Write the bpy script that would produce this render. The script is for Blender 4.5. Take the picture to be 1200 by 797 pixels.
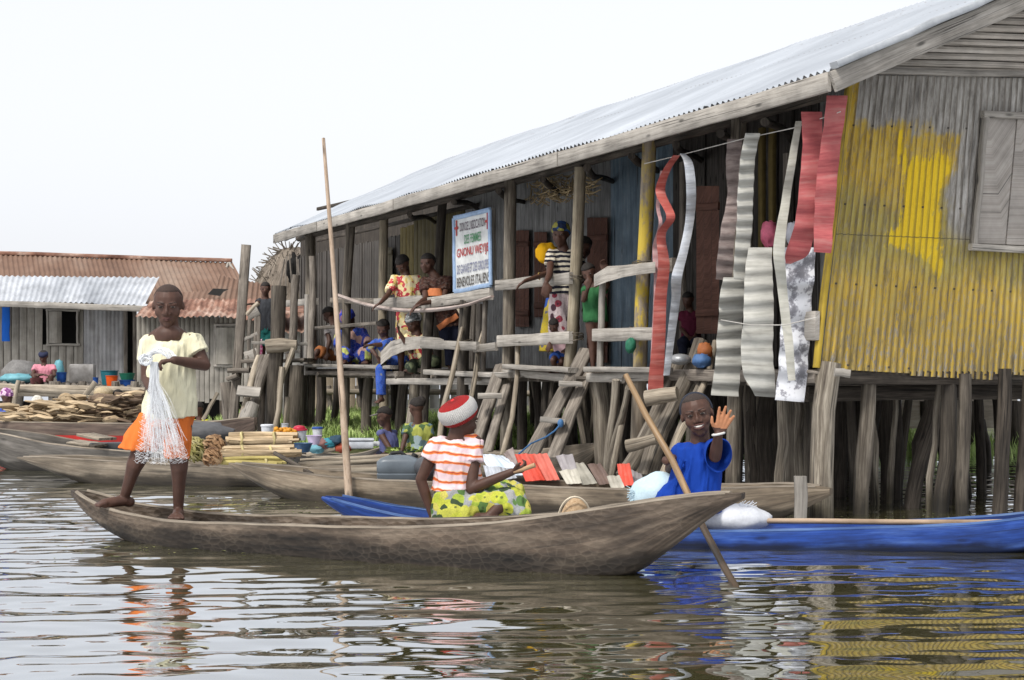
import bpy, math, random
from mathutils import Vector, Matrix, noise as mnoise
random.seed(7)
R = math.radians
for o in list(bpy.data.objects): bpy.data.objects.remove(o)
scene = bpy.context.scene
C = scene.collection
# ---------------------------------------------------------------- camera, sky, sun, exposure
EYE = 1.15; F = 1800.0; HOR = 430.0; CX = 600.0
cam_d = bpy.data.cameras.new('camera'); cam = bpy.data.objects.new('camera', cam_d); C.objects.link(cam)
cam.location = (0, 0, EYE); cam.rotation_euler = (R(90), 0, 0)
cam_d.sensor_width = 36.0; cam_d.lens = 36.0*F/1200.0
cam_d.shift_y = (HOR-398.5)/1200.0
cam_d.clip_end = 4000.0; cam_d.clip_start = 0.05
scene.camera = cam
SUN_EL = R(52); SUN_AZ = R(215)          # azimuth clockwise from +Y: behind the camera, to its left
w = bpy.data.worlds.new('World'); scene.world = w; w.use_nodes = True
nt = w.node_tree; bg = nt.nodes['Background']
sky = nt.nodes.new('ShaderNodeTexSky'); sky.sky_type = 'NISHITA'; sky.sun_disc = False
sky.sun_elevation = SUN_EL; sky.sun_rotation = SUN_AZ; sky.air_density = 1.0; sky.dust_density = 4.0; sky.ozone_density = 1.0
hs = nt.nodes.new('ShaderNodeHueSaturation'); hs.inputs['Saturation'].default_value = 0.28
mxw = nt.nodes.new('ShaderNodeMix'); mxw.data_type = 'RGBA'; mxw.inputs[0].default_value = 0.62
mxw.inputs[7].default_value = (8.1, 8.25, 8.65, 1)     # even veil of bright overcast cloud
nt.links.new(sky.outputs[0], hs.inputs['Color']); nt.links.new(hs.outputs[0], mxw.inputs[6])
nt.links.new(mxw.outputs[2], bg.inputs['Color']); bg.inputs['Strength'].default_value = 0.10
sd = bpy.data.lights.new('sun', 'SUN'); sd.energy = 2.0; sd.angle = R(12); sd.color = (1.0, 0.955, 0.89)
so = bpy.data.objects.new('sun', sd); C.objects.link(so)
sdir = Vector((math.sin(SUN_AZ)*math.cos(SUN_EL), math.cos(SUN_AZ)*math.cos(SUN_EL), math.sin(SUN_EL)))
so.rotation_euler = (-sdir).to_track_quat('-Z', 'Y').to_euler()
scene.view_settings.view_transform = 'Standard'; scene.view_settings.look = 'None'
scene.view_settings.gamma = 1.0; scene.view_settings.use_curve_mapping = False
scene.view_settings.exposure = 0.62
scene.render.engine = 'CYCLES'

# ---------------------------------------------------------------- coordinates
def P(x, y, Y):                            # a point of the place, from its bearing and its distance
    return Vector(((x-CX)/F*Y, Y, EYE+(HOR-y)/F*Y))
def YW(y): return EYE*F/(y-HOR)            # distance of a waterline row
def YB(px, v=0.0): return (7.605+1.098*v)*F/(px+217.0)   # distance of the long facade, v metres inside it
def B(px, py, v=0.0): return P(px, py, YB(px, v))
def GT(px):
    k = (px-CX)/F
    return (k*11.63-2.326)/(0.911-k*0.413)
def G(px, py, out=0.0):                    # a point on the gable wall plane, out metres in front of it
    t = GT(px); Y = 11.63+0.413*t
    p = P(px, py, Y)
    return p + Vector((0.413, -0.911, 0))*out
def smooth_interp(pts, x):
    if x <= pts[0][0]: return pts[0][1]
    if x >= pts[-1][0]: return pts[-1][1]
    for i in range(len(pts)-1):
        x0, y0 = pts[i]; x1, y1 = pts[i+1]
        if x <= x1:
            m0 = (y1-pts[i-1][1])/(x1-pts[i-1][0]) if i > 0 else (y1-y0)/(x1-x0)
            m1 = (pts[i+2][1]-y0)/(pts[i+2][0]-x0) if i+2 < len(pts) else (y1-y0)/(x1-x0)
            h = x1-x0; t = (x-x0)/h
            return (2*t**3-3*t**2+1)*y0+(t**3-2*t**2+t)*h*m0+(-2*t**3+3*t**2)*y1+(t**3-t**2)*h*m1

# ---------------------------------------------------------------- materials
MC = {}
def newmat(name):
    m = bpy.data.materials.new(name); m.use_nodes = True
    return m, m.node_tree, m.node_tree.nodes['Principled BSDF']
def lk(nt, a, b): nt.links.new(a, b)
def math_n(nt, op, a, b=None, c=None):
    n = nt.nodes.new('ShaderNodeMath'); n.operation = op
    for i, v in enumerate((a, b, c)):
        if v is None: continue
        if isinstance(v, (int, float)): n.inputs[i].default_value = v
        else: nt.links.new(v, n.inputs[i])
    return n.outputs[0]
def ramp(nt, fac, stops, interp='LINEAR'):
    n = nt.nodes.new('ShaderNodeValToRGB'); cr = n.color_ramp; cr.interpolation = interp
    while len(cr.elements) < len(stops): cr.elements.new(0.5)
    for e, (p, c) in zip(cr.elements, stops):
        e.position = p; e.color = (c[0], c[1], c[2], 1)
    nt.links.new(fac, n.inputs[0]); return n.outputs[0]
def vec(nt, coord='UV', sc=(1, 1, 1), rnd=True):
    tc = nt.nodes.new('ShaderNodeTexCoord')
    mp = nt.nodes.new('ShaderNodeMapping'); mp.inputs['Scale'].default_value = sc
    lk(nt, tc.outputs[coord], mp.inputs['Vector'])
    if rnd:
        oi = nt.nodes.new('ShaderNodeObjectInfo'); cx = nt.nodes.new('ShaderNodeCombineXYZ')
        lk(nt, math_n(nt, 'MULTIPLY', oi.outputs['Random'], 37.0), cx.inputs[2])
        lk(nt, math_n(nt, 'MULTIPLY', oi.outputs['Random'], 19.0), cx.inputs[1])
        lk(nt, cx.outputs[0], mp.inputs['Location'])
    return mp.outputs[0]
def noise(nt, v, scale=1.0, detail=6, rough=0.6):
    n = nt.nodes.new('ShaderNodeTexNoise'); n.inputs['Scale'].default_value = scale
    n.inputs['Detail'].default_value = detail; n.inputs['Roughness'].default_value = rough
    lk(nt, v, n.inputs['Vector']); return n.outputs[0]
def mixc(nt, fac, a, b, mode='MIX'):
    n = nt.nodes.new('ShaderNodeMix'); n.data_type = 'RGBA'; n.blend_type = mode
    for i, v in ((0, fac), (6, a), (7, b)):
        if isinstance(v, (int, float)): n.inputs[i].default_value = v
        elif isinstance(v, tuple): n.inputs[i].default_value = (v[0], v[1], v[2], 1)
        else: lk(nt, v, n.inputs[i])
    return n.outputs[2]
def bump(nt, bs, h, strength=0.3, dist=0.01):
    n = nt.nodes.new('ShaderNodeBump'); n.inputs['Strength'].default_value = strength; n.inputs['Distance'].default_value = dist
    lk(nt, h, n.inputs['Height']); lk(nt, n.outputs[0], bs.inputs['Normal'])
def grain(nt, sc):                           # fine fibre, drying cracks and knots
    a = noise(nt, vec(nt, 'UV', sc), 1.0, 6, .65); b = noise(nt, vec(nt, 'UV', (sc[0]*4.5, sc[1]*2.5, 1)), 1.0, 4, .6)
    n = math_n(nt, 'ADD', math_n(nt, 'MULTIPLY', a, .62), math_n(nt, 'MULTIPLY', b, .38))
    c = noise(nt, vec(nt, 'UV', (sc[0]*1.9, sc[1]*.45, 1)), 1.0, 3, .5)
    cr = ramp(nt, c, [(.30, (.22,)*3), (.37, (1,)*3)])
    vo = nt.nodes.new('ShaderNodeTexVoronoi'); lk(nt, vec(nt, 'UV', (7, 2.2, 1)), vo.inputs['Vector']); vo.inputs['Scale'].default_value = 1
    cr = mixc(nt, 1.0, cr, ramp(nt, vo.outputs['Distance'], [(.05, (.35,)*3), (.13, (1,)*3)]), 'MULTIPLY')
    return n, cr
def M(name, cols, sc=(1, 1, 1), rough=0.8, bmp=0.4, metal=0.0, coord='UV', lo=0.32, hi=0.68, dist=0.01, var=0.25, spec=0.3, patch=3.0):
    if name in MC: return MC[name]
    m, nt, bs = newmat(name)
    v = vec(nt, coord, sc)
    n = noise(nt, v, 1.0)
    wood = coord == 'UV' and sc[0] >= 20
    if wood: n, crack = grain(nt, sc)
    k = len(cols)
    c = ramp(nt, n, [(lo+(hi-lo)*i/max(1, k-1), cc) for i, cc in enumerate(cols)]) if k > 1 else None
    if c is None:
        c = mixc(nt, 1.0, cols[0], ramp(nt, n, [(0.3, (0.8,)*3), (0.7, (1.15,)*3)]), 'MULTIPLY')
    v2 = vec(nt, 'Object', (patch,)*3); n2 = noise(nt, v2, 1.0, 4)
    c = mixc(nt, 1.0, c, ramp(nt, n2, [(0.3, (1-var,)*3), (0.7, (1+var,)*3)]), 'MULTIPLY')
    oi = nt.nodes.new('ShaderNodeObjectInfo')
    c = mixc(nt, 1.0, c, ramp(nt, oi.outputs['Random'], [(0, (1-var*0.8,)*3), (1, (1+var*0.6,)*3)]), 'MULTIPLY')
    if wood:
        c = mixc(nt, 1.0, c, crack, 'MULTIPLY'); n = math_n(nt, 'ADD', n, crack)
    lk(nt, c, bs.inputs['Base Color'])
    bs.inputs['Roughness'].default_value = rough; bs.inputs['Metallic'].default_value = metal
    bs.inputs['Specular IOR Level'].default_value = spec
    if bmp: bump(nt, bs, n, bmp, dist)
    MC[name] = m; return m
WOODSC = (28, 2.2, 1)
wood_grey = lambda: M('weathered_wood', [(0.05, 0.042, 0.035), (0.165, 0.142, 0.118), (0.31, 0.275, 0.235)], WOODSC, bmp=0.6)
wood_light = lambda: M('pale_pole_wood', [(0.10, 0.08, 0.06), (0.31, 0.262, 0.20), (0.45, 0.395, 0.315)], (22, 1.6, 1), bmp=0.6)
wood_dark = lambda: M('dark_wood', [(0.012, 0.010, 0.008), (0.052, 0.042, 0.033), (0.12, 0.10, 0.08)], WOODSC, bmp=0.6)  # darker tone that also paints shade onto rear stilts and roof timbers
wood_board = lambda: M('grey_board_wood', [(0.14, 0.125, 0.11), (0.32, 0.295, 0.26), (0.44, 0.41, 0.37)], (40, 1.8, 1), bmp=0.5)
wood_red = lambda: M('brown_door_wood', [(0.06, 0.03, 0.022), (0.13, 0.06, 0.042), (0.18, 0.09, 0.065)], (30, 1.5, 1), bmp=0.3)
def post_mat():                             # pole wood turning dark and slimy near the water
    if 'pole' in MC: return MC['pole']
    m, nt, bs = newmat('standing_pole_wood')
    n, crk = grain(nt, (22, 1.6, 1))
    c = ramp(nt, n, [(0.36, (0.055, 0.042, 0.032)), (0.5, (0.17, 0.145, 0.115)), (0.64, (0.38, 0.34, 0.285))])
    c = mixc(nt, 1.0, c, crk, 'MULTIPLY')
    oi = nt.nodes.new('ShaderNodeObjectInfo')
    c = mixc(nt, 1.0, c, ramp(nt, oi.outputs['Random'], [(0, (0.26, .245, .23)), (.5, (.68, .66, .63)), (1, (1.2, 1.2, 1.16))]), 'MULTIPLY')
    geo = nt.nodes.new('ShaderNodeNewGeometry'); sp = nt.nodes.new('ShaderNodeSeparateXYZ'); lk(nt, geo.outputs['Position'], sp.inputs[0])
    n2 = noise(nt, vec(nt, 'Object', (6, 6, 6)), 1.0)
    h = math_n(nt, 'ADD', sp.outputs[2], math_n(nt, 'MULTIPLY', n2, 0.25))
    wet = ramp(nt, h, [(0.20, (0.28, 0.27, 0.22)), (0.42, (1, 1, 1))])
    c = mixc(nt, 1.0, c, wet, 'MULTIPLY'); lk(nt, c, bs.inputs['Base Color']); bs.inputs['Roughness'].default_value = 0.8
    bump(nt, bs, n, 0.7, 0.012); MC['pole'] = m; return m
def plain(name, col, rough=0.6, metal=0.0, var=0.12, sc=14, bmp=0.15):
    return M(name, [col], (sc,)*3, rough=rough, metal=metal, coord='Object', var=var, bmp=bmp, dist=0.004)
def cloth_print(name, cols, scale, base=None, edge=0.0, coord='Object'):  # patches of printed colour
    if name in MC: return MC[name]
    m, nt, bs = newmat(name)
    v = vec(nt, coord, (scale*1.5,)*3, False)
    wn = nt.nodes.new('ShaderNodeTexNoise'); wn.inputs['Scale'].default_value = 1.3; lk(nt, v, wn.inputs['Vector'])
    vv = nt.nodes.new('ShaderNodeMix'); vv.data_type = 'RGBA'; vv.inputs[0].default_value = 0.25; lk(nt, v, vv.inputs[6]); lk(nt, wn.outputs[1], vv.inputs[7])
    vo = nt.nodes.new('ShaderNodeTexVoronoi'); vo.inputs['Scale'].default_value = 1.0; lk(nt, vv.outputs[2], vo.inputs['Vector'])
    sp = nt.nodes.new('ShaderNodeSeparateColor'); lk(nt, vo.outputs['Color'], sp.inputs[0])
    c = ramp(nt, sp.outputs[0], [(i/len(cols), cc) for i, cc in enumerate(cols)], 'CONSTANT')
    if base:
        c = mixc(nt, ramp(nt, vo.outputs['Distance'], [(0.40+edge, (0,)*3), (0.46+edge, (1,)*3)]), c, base)
    # a second ring inside each blossom
    c = mixc(nt, ramp(nt, vo.outputs['Distance'], [(0.0, (0.75,)*3), (0.14, (0.75,)*3), (0.17, (0,)*3)]), c, cols[-1])
    vf = nt.nodes.new('ShaderNodeTexVoronoi'); vf.feature = 'DISTANCE_TO_EDGE'; vf.inputs['Scale'].default_value = 3.1; lk(nt, vv.outputs[2], vf.inputs['Vector'])
    c = mixc(nt, ramp(nt, vf.outputs['Distance'], [(0.0, (.22,)*3), (0.05, (.18,)*3), (0.08, (0,)*3)]), c, cols[-1])
    lk(nt, c, bs.inputs['Base Color']); bs.inputs['Roughness'].default_value = 0.85; bs.inputs['Specular IOR Level'].default_value = 0.15
    n = noise(nt, vec(nt, 'Object', (9, 9, 3)), 1.0, 3); bump(nt, bs, n, 0.5, 0.02)
    MC[name] = m; return m
def cloth(name, col, rough=0.88):
    if name in MC: return MC[name]
    m, nt, bs = newmat(name)
    n = noise(nt, vec(nt, 'Object', (9, 9, 3), False), 1.0, 4)
    n2 = noise(nt, vec(nt, 'Object', (300,)*3, False), 1.0, 2)
    c = mixc(nt, 1.0, col, ramp(nt, n, [(0.3, (0.86,)*3), (0.7, (1.08,)*3)]), 'MULTIPLY')
    lk(nt, c, bs.inputs['Base Color']); bs.inputs['Roughness'].default_value = rough; bs.inputs['Specular IOR Level'].default_value = 0.15
    bump(nt, bs, math_n(nt, 'ADD', n, math_n(nt, 'MULTIPLY', n2, 0.05)), 0.6, 0.03)
    MC[name] = m; return m
def stripes(name, cols, period, tilt=0.0):
    if name in MC: return MC[name]
    m, nt, bs = newmat(name)
    tc = nt.nodes.new('ShaderNodeTexCoord'); sp = nt.nodes.new('ShaderNodeSeparateXYZ'); lk(nt, tc.outputs['Object'], sp.inputs[0])
    n = noise(nt, vec(nt, 'Object', (7, 7, 7), False), 1.0, 2)
    z = math_n(nt, 'ADD', sp.outputs[2], math_n(nt, 'MULTIPLY', sp.outputs[0], tilt))
    z = math_n(nt, 'ADD', z, math_n(nt, 'MULTIPLY', n, period*0.9))
    f = math_n(nt, 'FRACT', math_n(nt, 'DIVIDE', math_n(nt, 'ADD', z, 20*period), period))
    c = ramp(nt, f, cols, 'CONSTANT')
    lk(nt, c, bs.inputs['Base Color']); bs.inputs['Roughness'].default_value = 0.85; bs.inputs['Specular IOR Level'].default_value = 0.15
    bump(nt, bs, noise(nt, vec(nt, 'Object', (10, 10, 5), False), 1.0, 3), 0.5, 0.02)
    MC[name] = m; return m
def skin(name='dark_skin', col=(0.072, 0.034, 0.023)):
    if name in MC: return MC[name]
    m, nt, bs = newmat(name)
    n = noise(nt, vec(nt, 'Object', (14,)*3, False), 1.0, 5)
    c = mixc(nt, 1.0, col, ramp(nt, n, [(0.3, (0.82,)*3), (0.7, (1.2,)*3)]), 'MULTIPLY')
    lk(nt, c, bs.inputs['Base Color']); bs.inputs['Roughness'].default_value = 0.56; bs.inputs['Specular IOR Level'].default_value = 0.35
    bump(nt, bs, noise(nt, vec(nt, 'Object', (160,)*3, False), 1.0, 3), 0.15, 0.002)
    MC[name] = m; return m

# ---------------------------------------------------------------- meshes and things
ORG = {}
def tag(o, label=None, cat=None, group=None, kind=None):
    if label: o['label'] = label
    if cat: o['category'] = cat
    if group: o['group'] = group
    if kind: o['kind'] = kind
    return o
def thing(name, loc, label, cat, group=None):
    o = bpy.data.objects.new(name, None); C.objects.link(o); o.location = loc; ORG[o.name] = Vector(loc)
    o.empty_display_size = 0.2
    return tag(o, label, cat, group)
class MB:
    def __init__(s): s.v = []; s.f = []; s.uv = []; s.mi = []
    def add(s, vs, fs, uvs, mi=0):
        b = len(s.v); s.v += [Vector(p) for p in vs]
        for f, u in zip(fs, uvs): s.f.append([i+b for i in f]); s.uv.append(u); s.mi.append(mi)
        return s
    def rings(s, rings, closed=True, caps=True, vlen=None, mi=0):
        n = len(rings[0]); b = len(s.v); L = 0; Ls = [0]
        cs = [sum((Vector(p) for p in r), Vector())/n for r in rings]
        for i in range(1, len(rings)): L += (cs[i]-cs[i-1]).length; Ls.append(L)
        per = [0]
        for j in range(n): per.append(per[-1]+(Vector(rings[len(rings)//2][j])-Vector(rings[len(rings)//2][(j+1) % n])).length)
        for r in rings: s.v += [Vector(p) for p in r]
        m = n if closed else n-1
        for i in range(len(rings)-1):
            for j in range(m):
                k = (j+1) % n
                s.f.append([b+i*n+j, b+i*n+k, b+(i+1)*n+k, b+(i+1)*n+j])
                s.uv.append([(per[j], Ls[i]), (per[j+1], Ls[i]), (per[j+1], Ls[i+1]), (per[j], Ls[i+1])]); s.mi.append(mi)
        if caps and closed:
            c0 = Vector(rings[0][0]); 
            s.f.append([b+j for j in range(n)][::-1]); s.uv.append([((Vector(rings[0][j])-c0).length, 0.01*j) for j in range(n)][::-1]); s.mi.append(mi)
            e = b+(len(rings)-1)*n
            s.f.append([e+j for j in range(n)]); s.uv.append([((Vector(rings[-1][j])-Vector(rings[-1][0])).length, 0.01*j) for j in range(n)]); s.mi.append(mi)
        return s
    def tube(s, pts, rad, n=9, rough=0.0, ell=1.0, mi=0, caps=True):
        pts = [Vector(p) for p in pts]
        if not isinstance(rad, (list, tuple)): rad = [rad]*len(pts)
        rs = []; up = None
        ph = random.random()*9
        for i, p in enumerate(pts):
            d = (pts[min(i+1, len(pts)-1)]-pts[max(i-1, 0)]).normalized()
            if up is None:
                up = Vector((0, 0, 1)) if abs(d.z) < 0.8 else Vector((0, 1, 0))
            a = d.cross(up).normalized(); b = a.cross(d).normalized(); up = b
            r = rad[i]
            rs.append([p+(a*math.cos(2*math.pi*j/n)+b*math.sin(2*math.pi*j/n)*ell)*r*(1+rough*mnoise.noise(Vector((j*1.7+ph, i*1.3, ph)))) for j in range(n)])
        return s.rings(rs, mi=mi, caps=caps)
    def log(s, p0, p1, r0, r1=None, bend=0.03, seg=6, n=9, rough=0.18, mi=0):
        p0 = Vector(p0); p1 = Vector(p1); r1 = r0 if r1 is None else r1
        L = (p1-p0).length; ax = (p1-p0).normalized()
        a = ax.orthogonal().normalized(); b = ax.cross(a); q = random.random()*6.28
        o = (a*math.cos(q)+b*math.sin(q))*L*bend*random.uniform(0.4, 1); w2 = (b*math.cos(q)-a*math.sin(q))*L*bend*0.5*random.uniform(-1, 1)
        pts = []; rr = []
        for i in range(seg+1):
            t = i/seg; pts.append(p0.lerp(p1, t)+o*math.sin(math.pi*t)+w2*math.sin(2*math.pi*t)); rr.append((r0+(r1-r0)*t)*random.uniform(0.93, 1.07))
        return s.tube(pts, rr, n, rough, mi=mi)
    def board(s, p0, p1, wd, th, up=(0, 0, 1), seg=4, wob=0.006, mi=0):
        p0 = Vector(p0); p1 = Vector(p1); d = (p1-p0).normalized(); up = Vector(up)
        if abs(d.dot(up)) > 0.97: up = Vector((1, 0, 0))
        t = d.cross(up).normalized(); u = t.cross(d).normalized(); rs = []
        for i in range(seg+1):
            k = i/seg; c = p0.lerp(p1, k)+u*random.uniform(-wob, wob)+t*random.uniform(-wob, wob)*0.5; h = wd/2*random.uniform(0.96, 1.04); g = th/2
            e = min(g, h)*0.25
            rs.append([c+u*(h-e)+t*g, c+u*h+t*(g-e), c+u*h-t*(g-e), c+u*(h-e)-t*g, c-u*(h-e)-t*g, c-u*h-t*(g-e), c-u*h+t*(g-e), c-u*(h-e)+t*g])
        return s.rings(rs, mi=mi)
    def box(s, c, sx, sy, sz, rz=0.0, e=0.0, mi=0):
        m = Matrix.Rotation(rz, 3, 'Z'); c = Vector(c)
        e = e or min(sx, sy, sz)*0.06
        x, y, z = sx/2, sy/2, sz/2
        def rg(zz, k): return [c+m @ Vector(q) for q in ((x-k, y-e-k+e, zz), (x-k, -y+k, zz), (-x+k, -y+k, zz), (-x+k, y-k, zz))][::-1]
        return s.rings([rg(-z, e), rg(-z+e, 0), rg(z-e, 0), rg(z, e)], mi=mi)
    def ell(s, c, rx, ry, rz, axes=None, n=16, m=10, f=None, mi=0):
        c = Vector(c); ax = axes or (Vector((1, 0, 0)), Vector((0, 1, 0)), Vector((0, 0, 1))); rs = []
        for i in range(m+1):
            th = math.pi*(0.02+0.96*i/m)-math.pi/2; ring = []
            for j in range(n):
                ph = 2*math.pi*j/n; l = Vector((math.cos(th)*math.cos(ph), math.cos(th)*math.sin(ph), math.sin(th)))
                k = f(l) if f else 1.0
                ring.append(c+ax[0]*(l.x*rx*k)+ax[1]*(l.y*ry*k)+ax[2]*(l.z*rz*k))
            rs.append(ring)
        return s.rings(rs, mi=mi)
    def cap(s, p0, r0, p1, r1, n=12):            # tapered capsule with round ends
        p0 = Vector(p0); p1 = Vector(p1); d = p1-p0; L = d.length
        d = d.normalized() if L > 1e-5 else Vector((0, 0, 1)); a = d.orthogonal().normalized(); b = d.cross(a); rs = []
        for k in (-80, -50, -20, 0):
            t = R(k); rs.append([p0+d*(math.sin(t)*r0)+(a*math.cos(6.2832*j/n)+b*math.sin(6.2832*j/n))*r0*math.cos(t) for j in range(n)])
        for k in (0, 20, 50, 80):
            t = R(k); rs.append([p1+d*(math.sin(t)*r1)+(a*math.cos(6.2832*j/n)+b*math.sin(6.2832*j/n))*r1*math.cos(t) for j in range(n)])
        return s.rings(rs)
    def cone(s, pts, n=18):                      # pts: (centre, a radius vector, b radius vector), flat ends
        rs = [[Vector(c)+Vector(a)*math.cos(6.2832*j/n)+Vector(b)*math.sin(6.2832*j/n) for j in range(n)] for c, a, b in pts]
        return s.rings(rs)
    def quad(s, a, b, c, d, mi=0):
        a, b, c, d = map(Vector, (a, b, c, d)); w = (b-a).length; h = (d-a).length
        return s.add([a, b, c, d], [[0, 1, 2, 3]], [[(0, 0), (w, 0), (w, h), (0, h)]], mi)
    def mesh(s, name, off):
        me = bpy.data.meshes.new(name); me.from_pydata([v-off for v in s.v], [], s.f)
        uvl = me.uv_layers.new(name='UVMap'); k = 0
        flat = [c for f in s.uv for u in f for c in u]
        uvl.data.foreach_set('uv', flat)
        me.polygons.foreach_set('material_index', s.mi)
        me.validate(); me.update(); return me
    def build(s, name, mat, parent=None, smooth=True, loc=None, label=None):
        off = ORG[parent.name] if parent is not None else Vector(loc if loc is not None else (0, 0, 0))
        me = s.mesh(name, off)
        for m in (mat if isinstance(mat, (list, tuple)) else [mat]): me.materials.append(m)
        if smooth:
            me.polygons.foreach_set('use_smooth', [True]*len(me.polygons))
            try: me.set_sharp_from_angle(angle=R(50))
            except Exception: pass
        o = bpy.data.objects.new(name, me); C.objects.link(o)
        if parent is not None: o.parent = parent
        else: o.location = off
        ORG[o.name] = off
        if label: o['label'] = label
        return o
    def blob(s, name, mat, parent, voxel=0.01, smooth=4, pred=None, mat2=None, sfac=0.5, fold=0.0, fs=(15, 15, 4)):    # one continuous skin over the overlapping forms
        o = s.build(name, mat, parent)
        md = o.modifiers.new('r', 'REMESH'); md.mode = 'VOXEL'; md.voxel_size = voxel; md.use_smooth_shade = True
        if smooth:
            sm = o.modifiers.new('s', 'SMOOTH'); sm.iterations = smooth; sm.factor = sfac
        dg = bpy.context.evaluated_depsgraph_get(); dg.update()
        me = bpy.data.meshes.new_from_object(o.evaluated_get(dg)); old = o.data
        o.modifiers.clear(); o.data = me; bpy.data.meshes.remove(old); me.name = name
        me.materials.clear(); me.materials.append(mat)
        if mat2: me.materials.append(mat2)
        if fold:
            nv = [v.normal.copy() for v in me.vertices]
            for v, q in zip(me.vertices, nv):
                p = v.co; a = mnoise.noise(Vector((p.x*fs[0]+p.z*2.5, p.y*fs[1], p.z*fs[2]+name.__len__()))); b = mnoise.noise(Vector((p.x*fs[0]*2.2-p.z*6, p.y*fs[1]*2, p.z*fs[2]*2.4)))
                v.co = p+q*fold*((1-abs(a)*2.6)*.7+b*.5-.3)
            me.update()
        me.polygons.foreach_set('use_smooth', [True]*len(me.polygons))
        if pred and mat2:
            off = ORG[o.name]
            for p in me.polygons:
                if pred(p.center+off, p.normal): p.material_index = 1
        return o
def solo(name, mb, mat, label, cat, group=None, loc=None, smooth=True):
    if loc is None:
        n = len(mb.v); lo = min(v.z for v in mb.v); loc = sum(mb.v, Vector())/n; loc.z = lo
    return tag(mb.build(name, mat, None, smooth, loc), label, cat, group)
def corr(mb, p00, p10, p01, p11, pitch=0.076, amp=0.009, nv=10, sheet=0.85, jag=0.02, per=6, wob=0.0, curve=None):
    # corrugated sheets: waves run p00->p10, ribs p00->p01 (p01 = lower edge)
    p00, p10, p01, p11 = map(Vector, (p00, p10, p01, p11)); L = ((p10-p00).length+(p11-p01).length)/2
    H = (p01-p00).length
    nu = int(L/pitch*per); nrm = (p10-p00).cross(p01-p00).normalized()
    b = len(mb.v)
    jj = [random.uniform(-jag, jag) for _ in range(int(L/sheet)+3)]; lift = [random.uniform(0, 0.008) for _ in range(int(L/sheet)+3)]
    for j in range(nv+1):
        t = j/nv
        for i in range(nu+1):
            u = i/nu; a = p00.lerp(p10, u); c = p01.lerp(p11, u); k = int(u*L/sheet)
            tt = t*(1+jj[k]/H) if t > 0.9 else t
            p = a.lerp(c, tt)+nrm*(amp*math.sin(2*math.pi*u*L/pitch)+lift[k]+wob*mnoise.noise(Vector((u*L*0.9, t*H*1.3, 3.3))))
            mb.v.append(p)
    for j in range(nv):
        for i in range(nu):
            q = b+j*(nu+1)+i
            mb.f.append([q, q+nu+1, q+nu+2, q+1]); u0 = i/nu*L; u1 = (i+1)/nu*L; v0 = j/nv*H; v1 = (j+1)/nv*H
            mb.uv.append([(u0, v0), (u0, v1), (u1, v1), (u1, v0)]); mb.mi.append(0)
    return mb
def text_mesh(body, size_w, size_h, origin, right, up, nrm, name, mat, parent, depth=0.003):
    cu = bpy.data.curves.new(name, 'FONT'); cu.body = body; cu.size = 1.0; cu.offset = 0.012; cu.extrude = 0.0; cu.resolution_u = 3
    to = bpy.data.objects.new(name, cu); C.objects.link(to)
    dg = bpy.context.evaluated_depsgraph_get(); dg.update(); me = bpy.data.meshes.new_from_object(to.evaluated_get(dg))
    C.objects.unlink(to); bpy.data.objects.remove(to)
    xs = [v.co.x for v in me.vertices]; ys = [v.co.y for v in me.vertices]; x0, x1, y0, y1 = min(xs), max(xs), min(ys), max(ys)
    off = ORG[parent.name]
    for v in me.vertices:
        v.co = Vector(origin)+Vector(right)*((v.co.x-x0)/(x1-x0)*size_w)+Vector(up)*((v.co.y-y0)/(y1-y0)*size_h)+Vector(nrm)*depth-off
    me.materials.clear(); me.materials.append(mat)
    o = bpy.data.objects.new(name, me); C.objects.link(o); o.parent = parent; ORG[o.name] = off; return o
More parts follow.
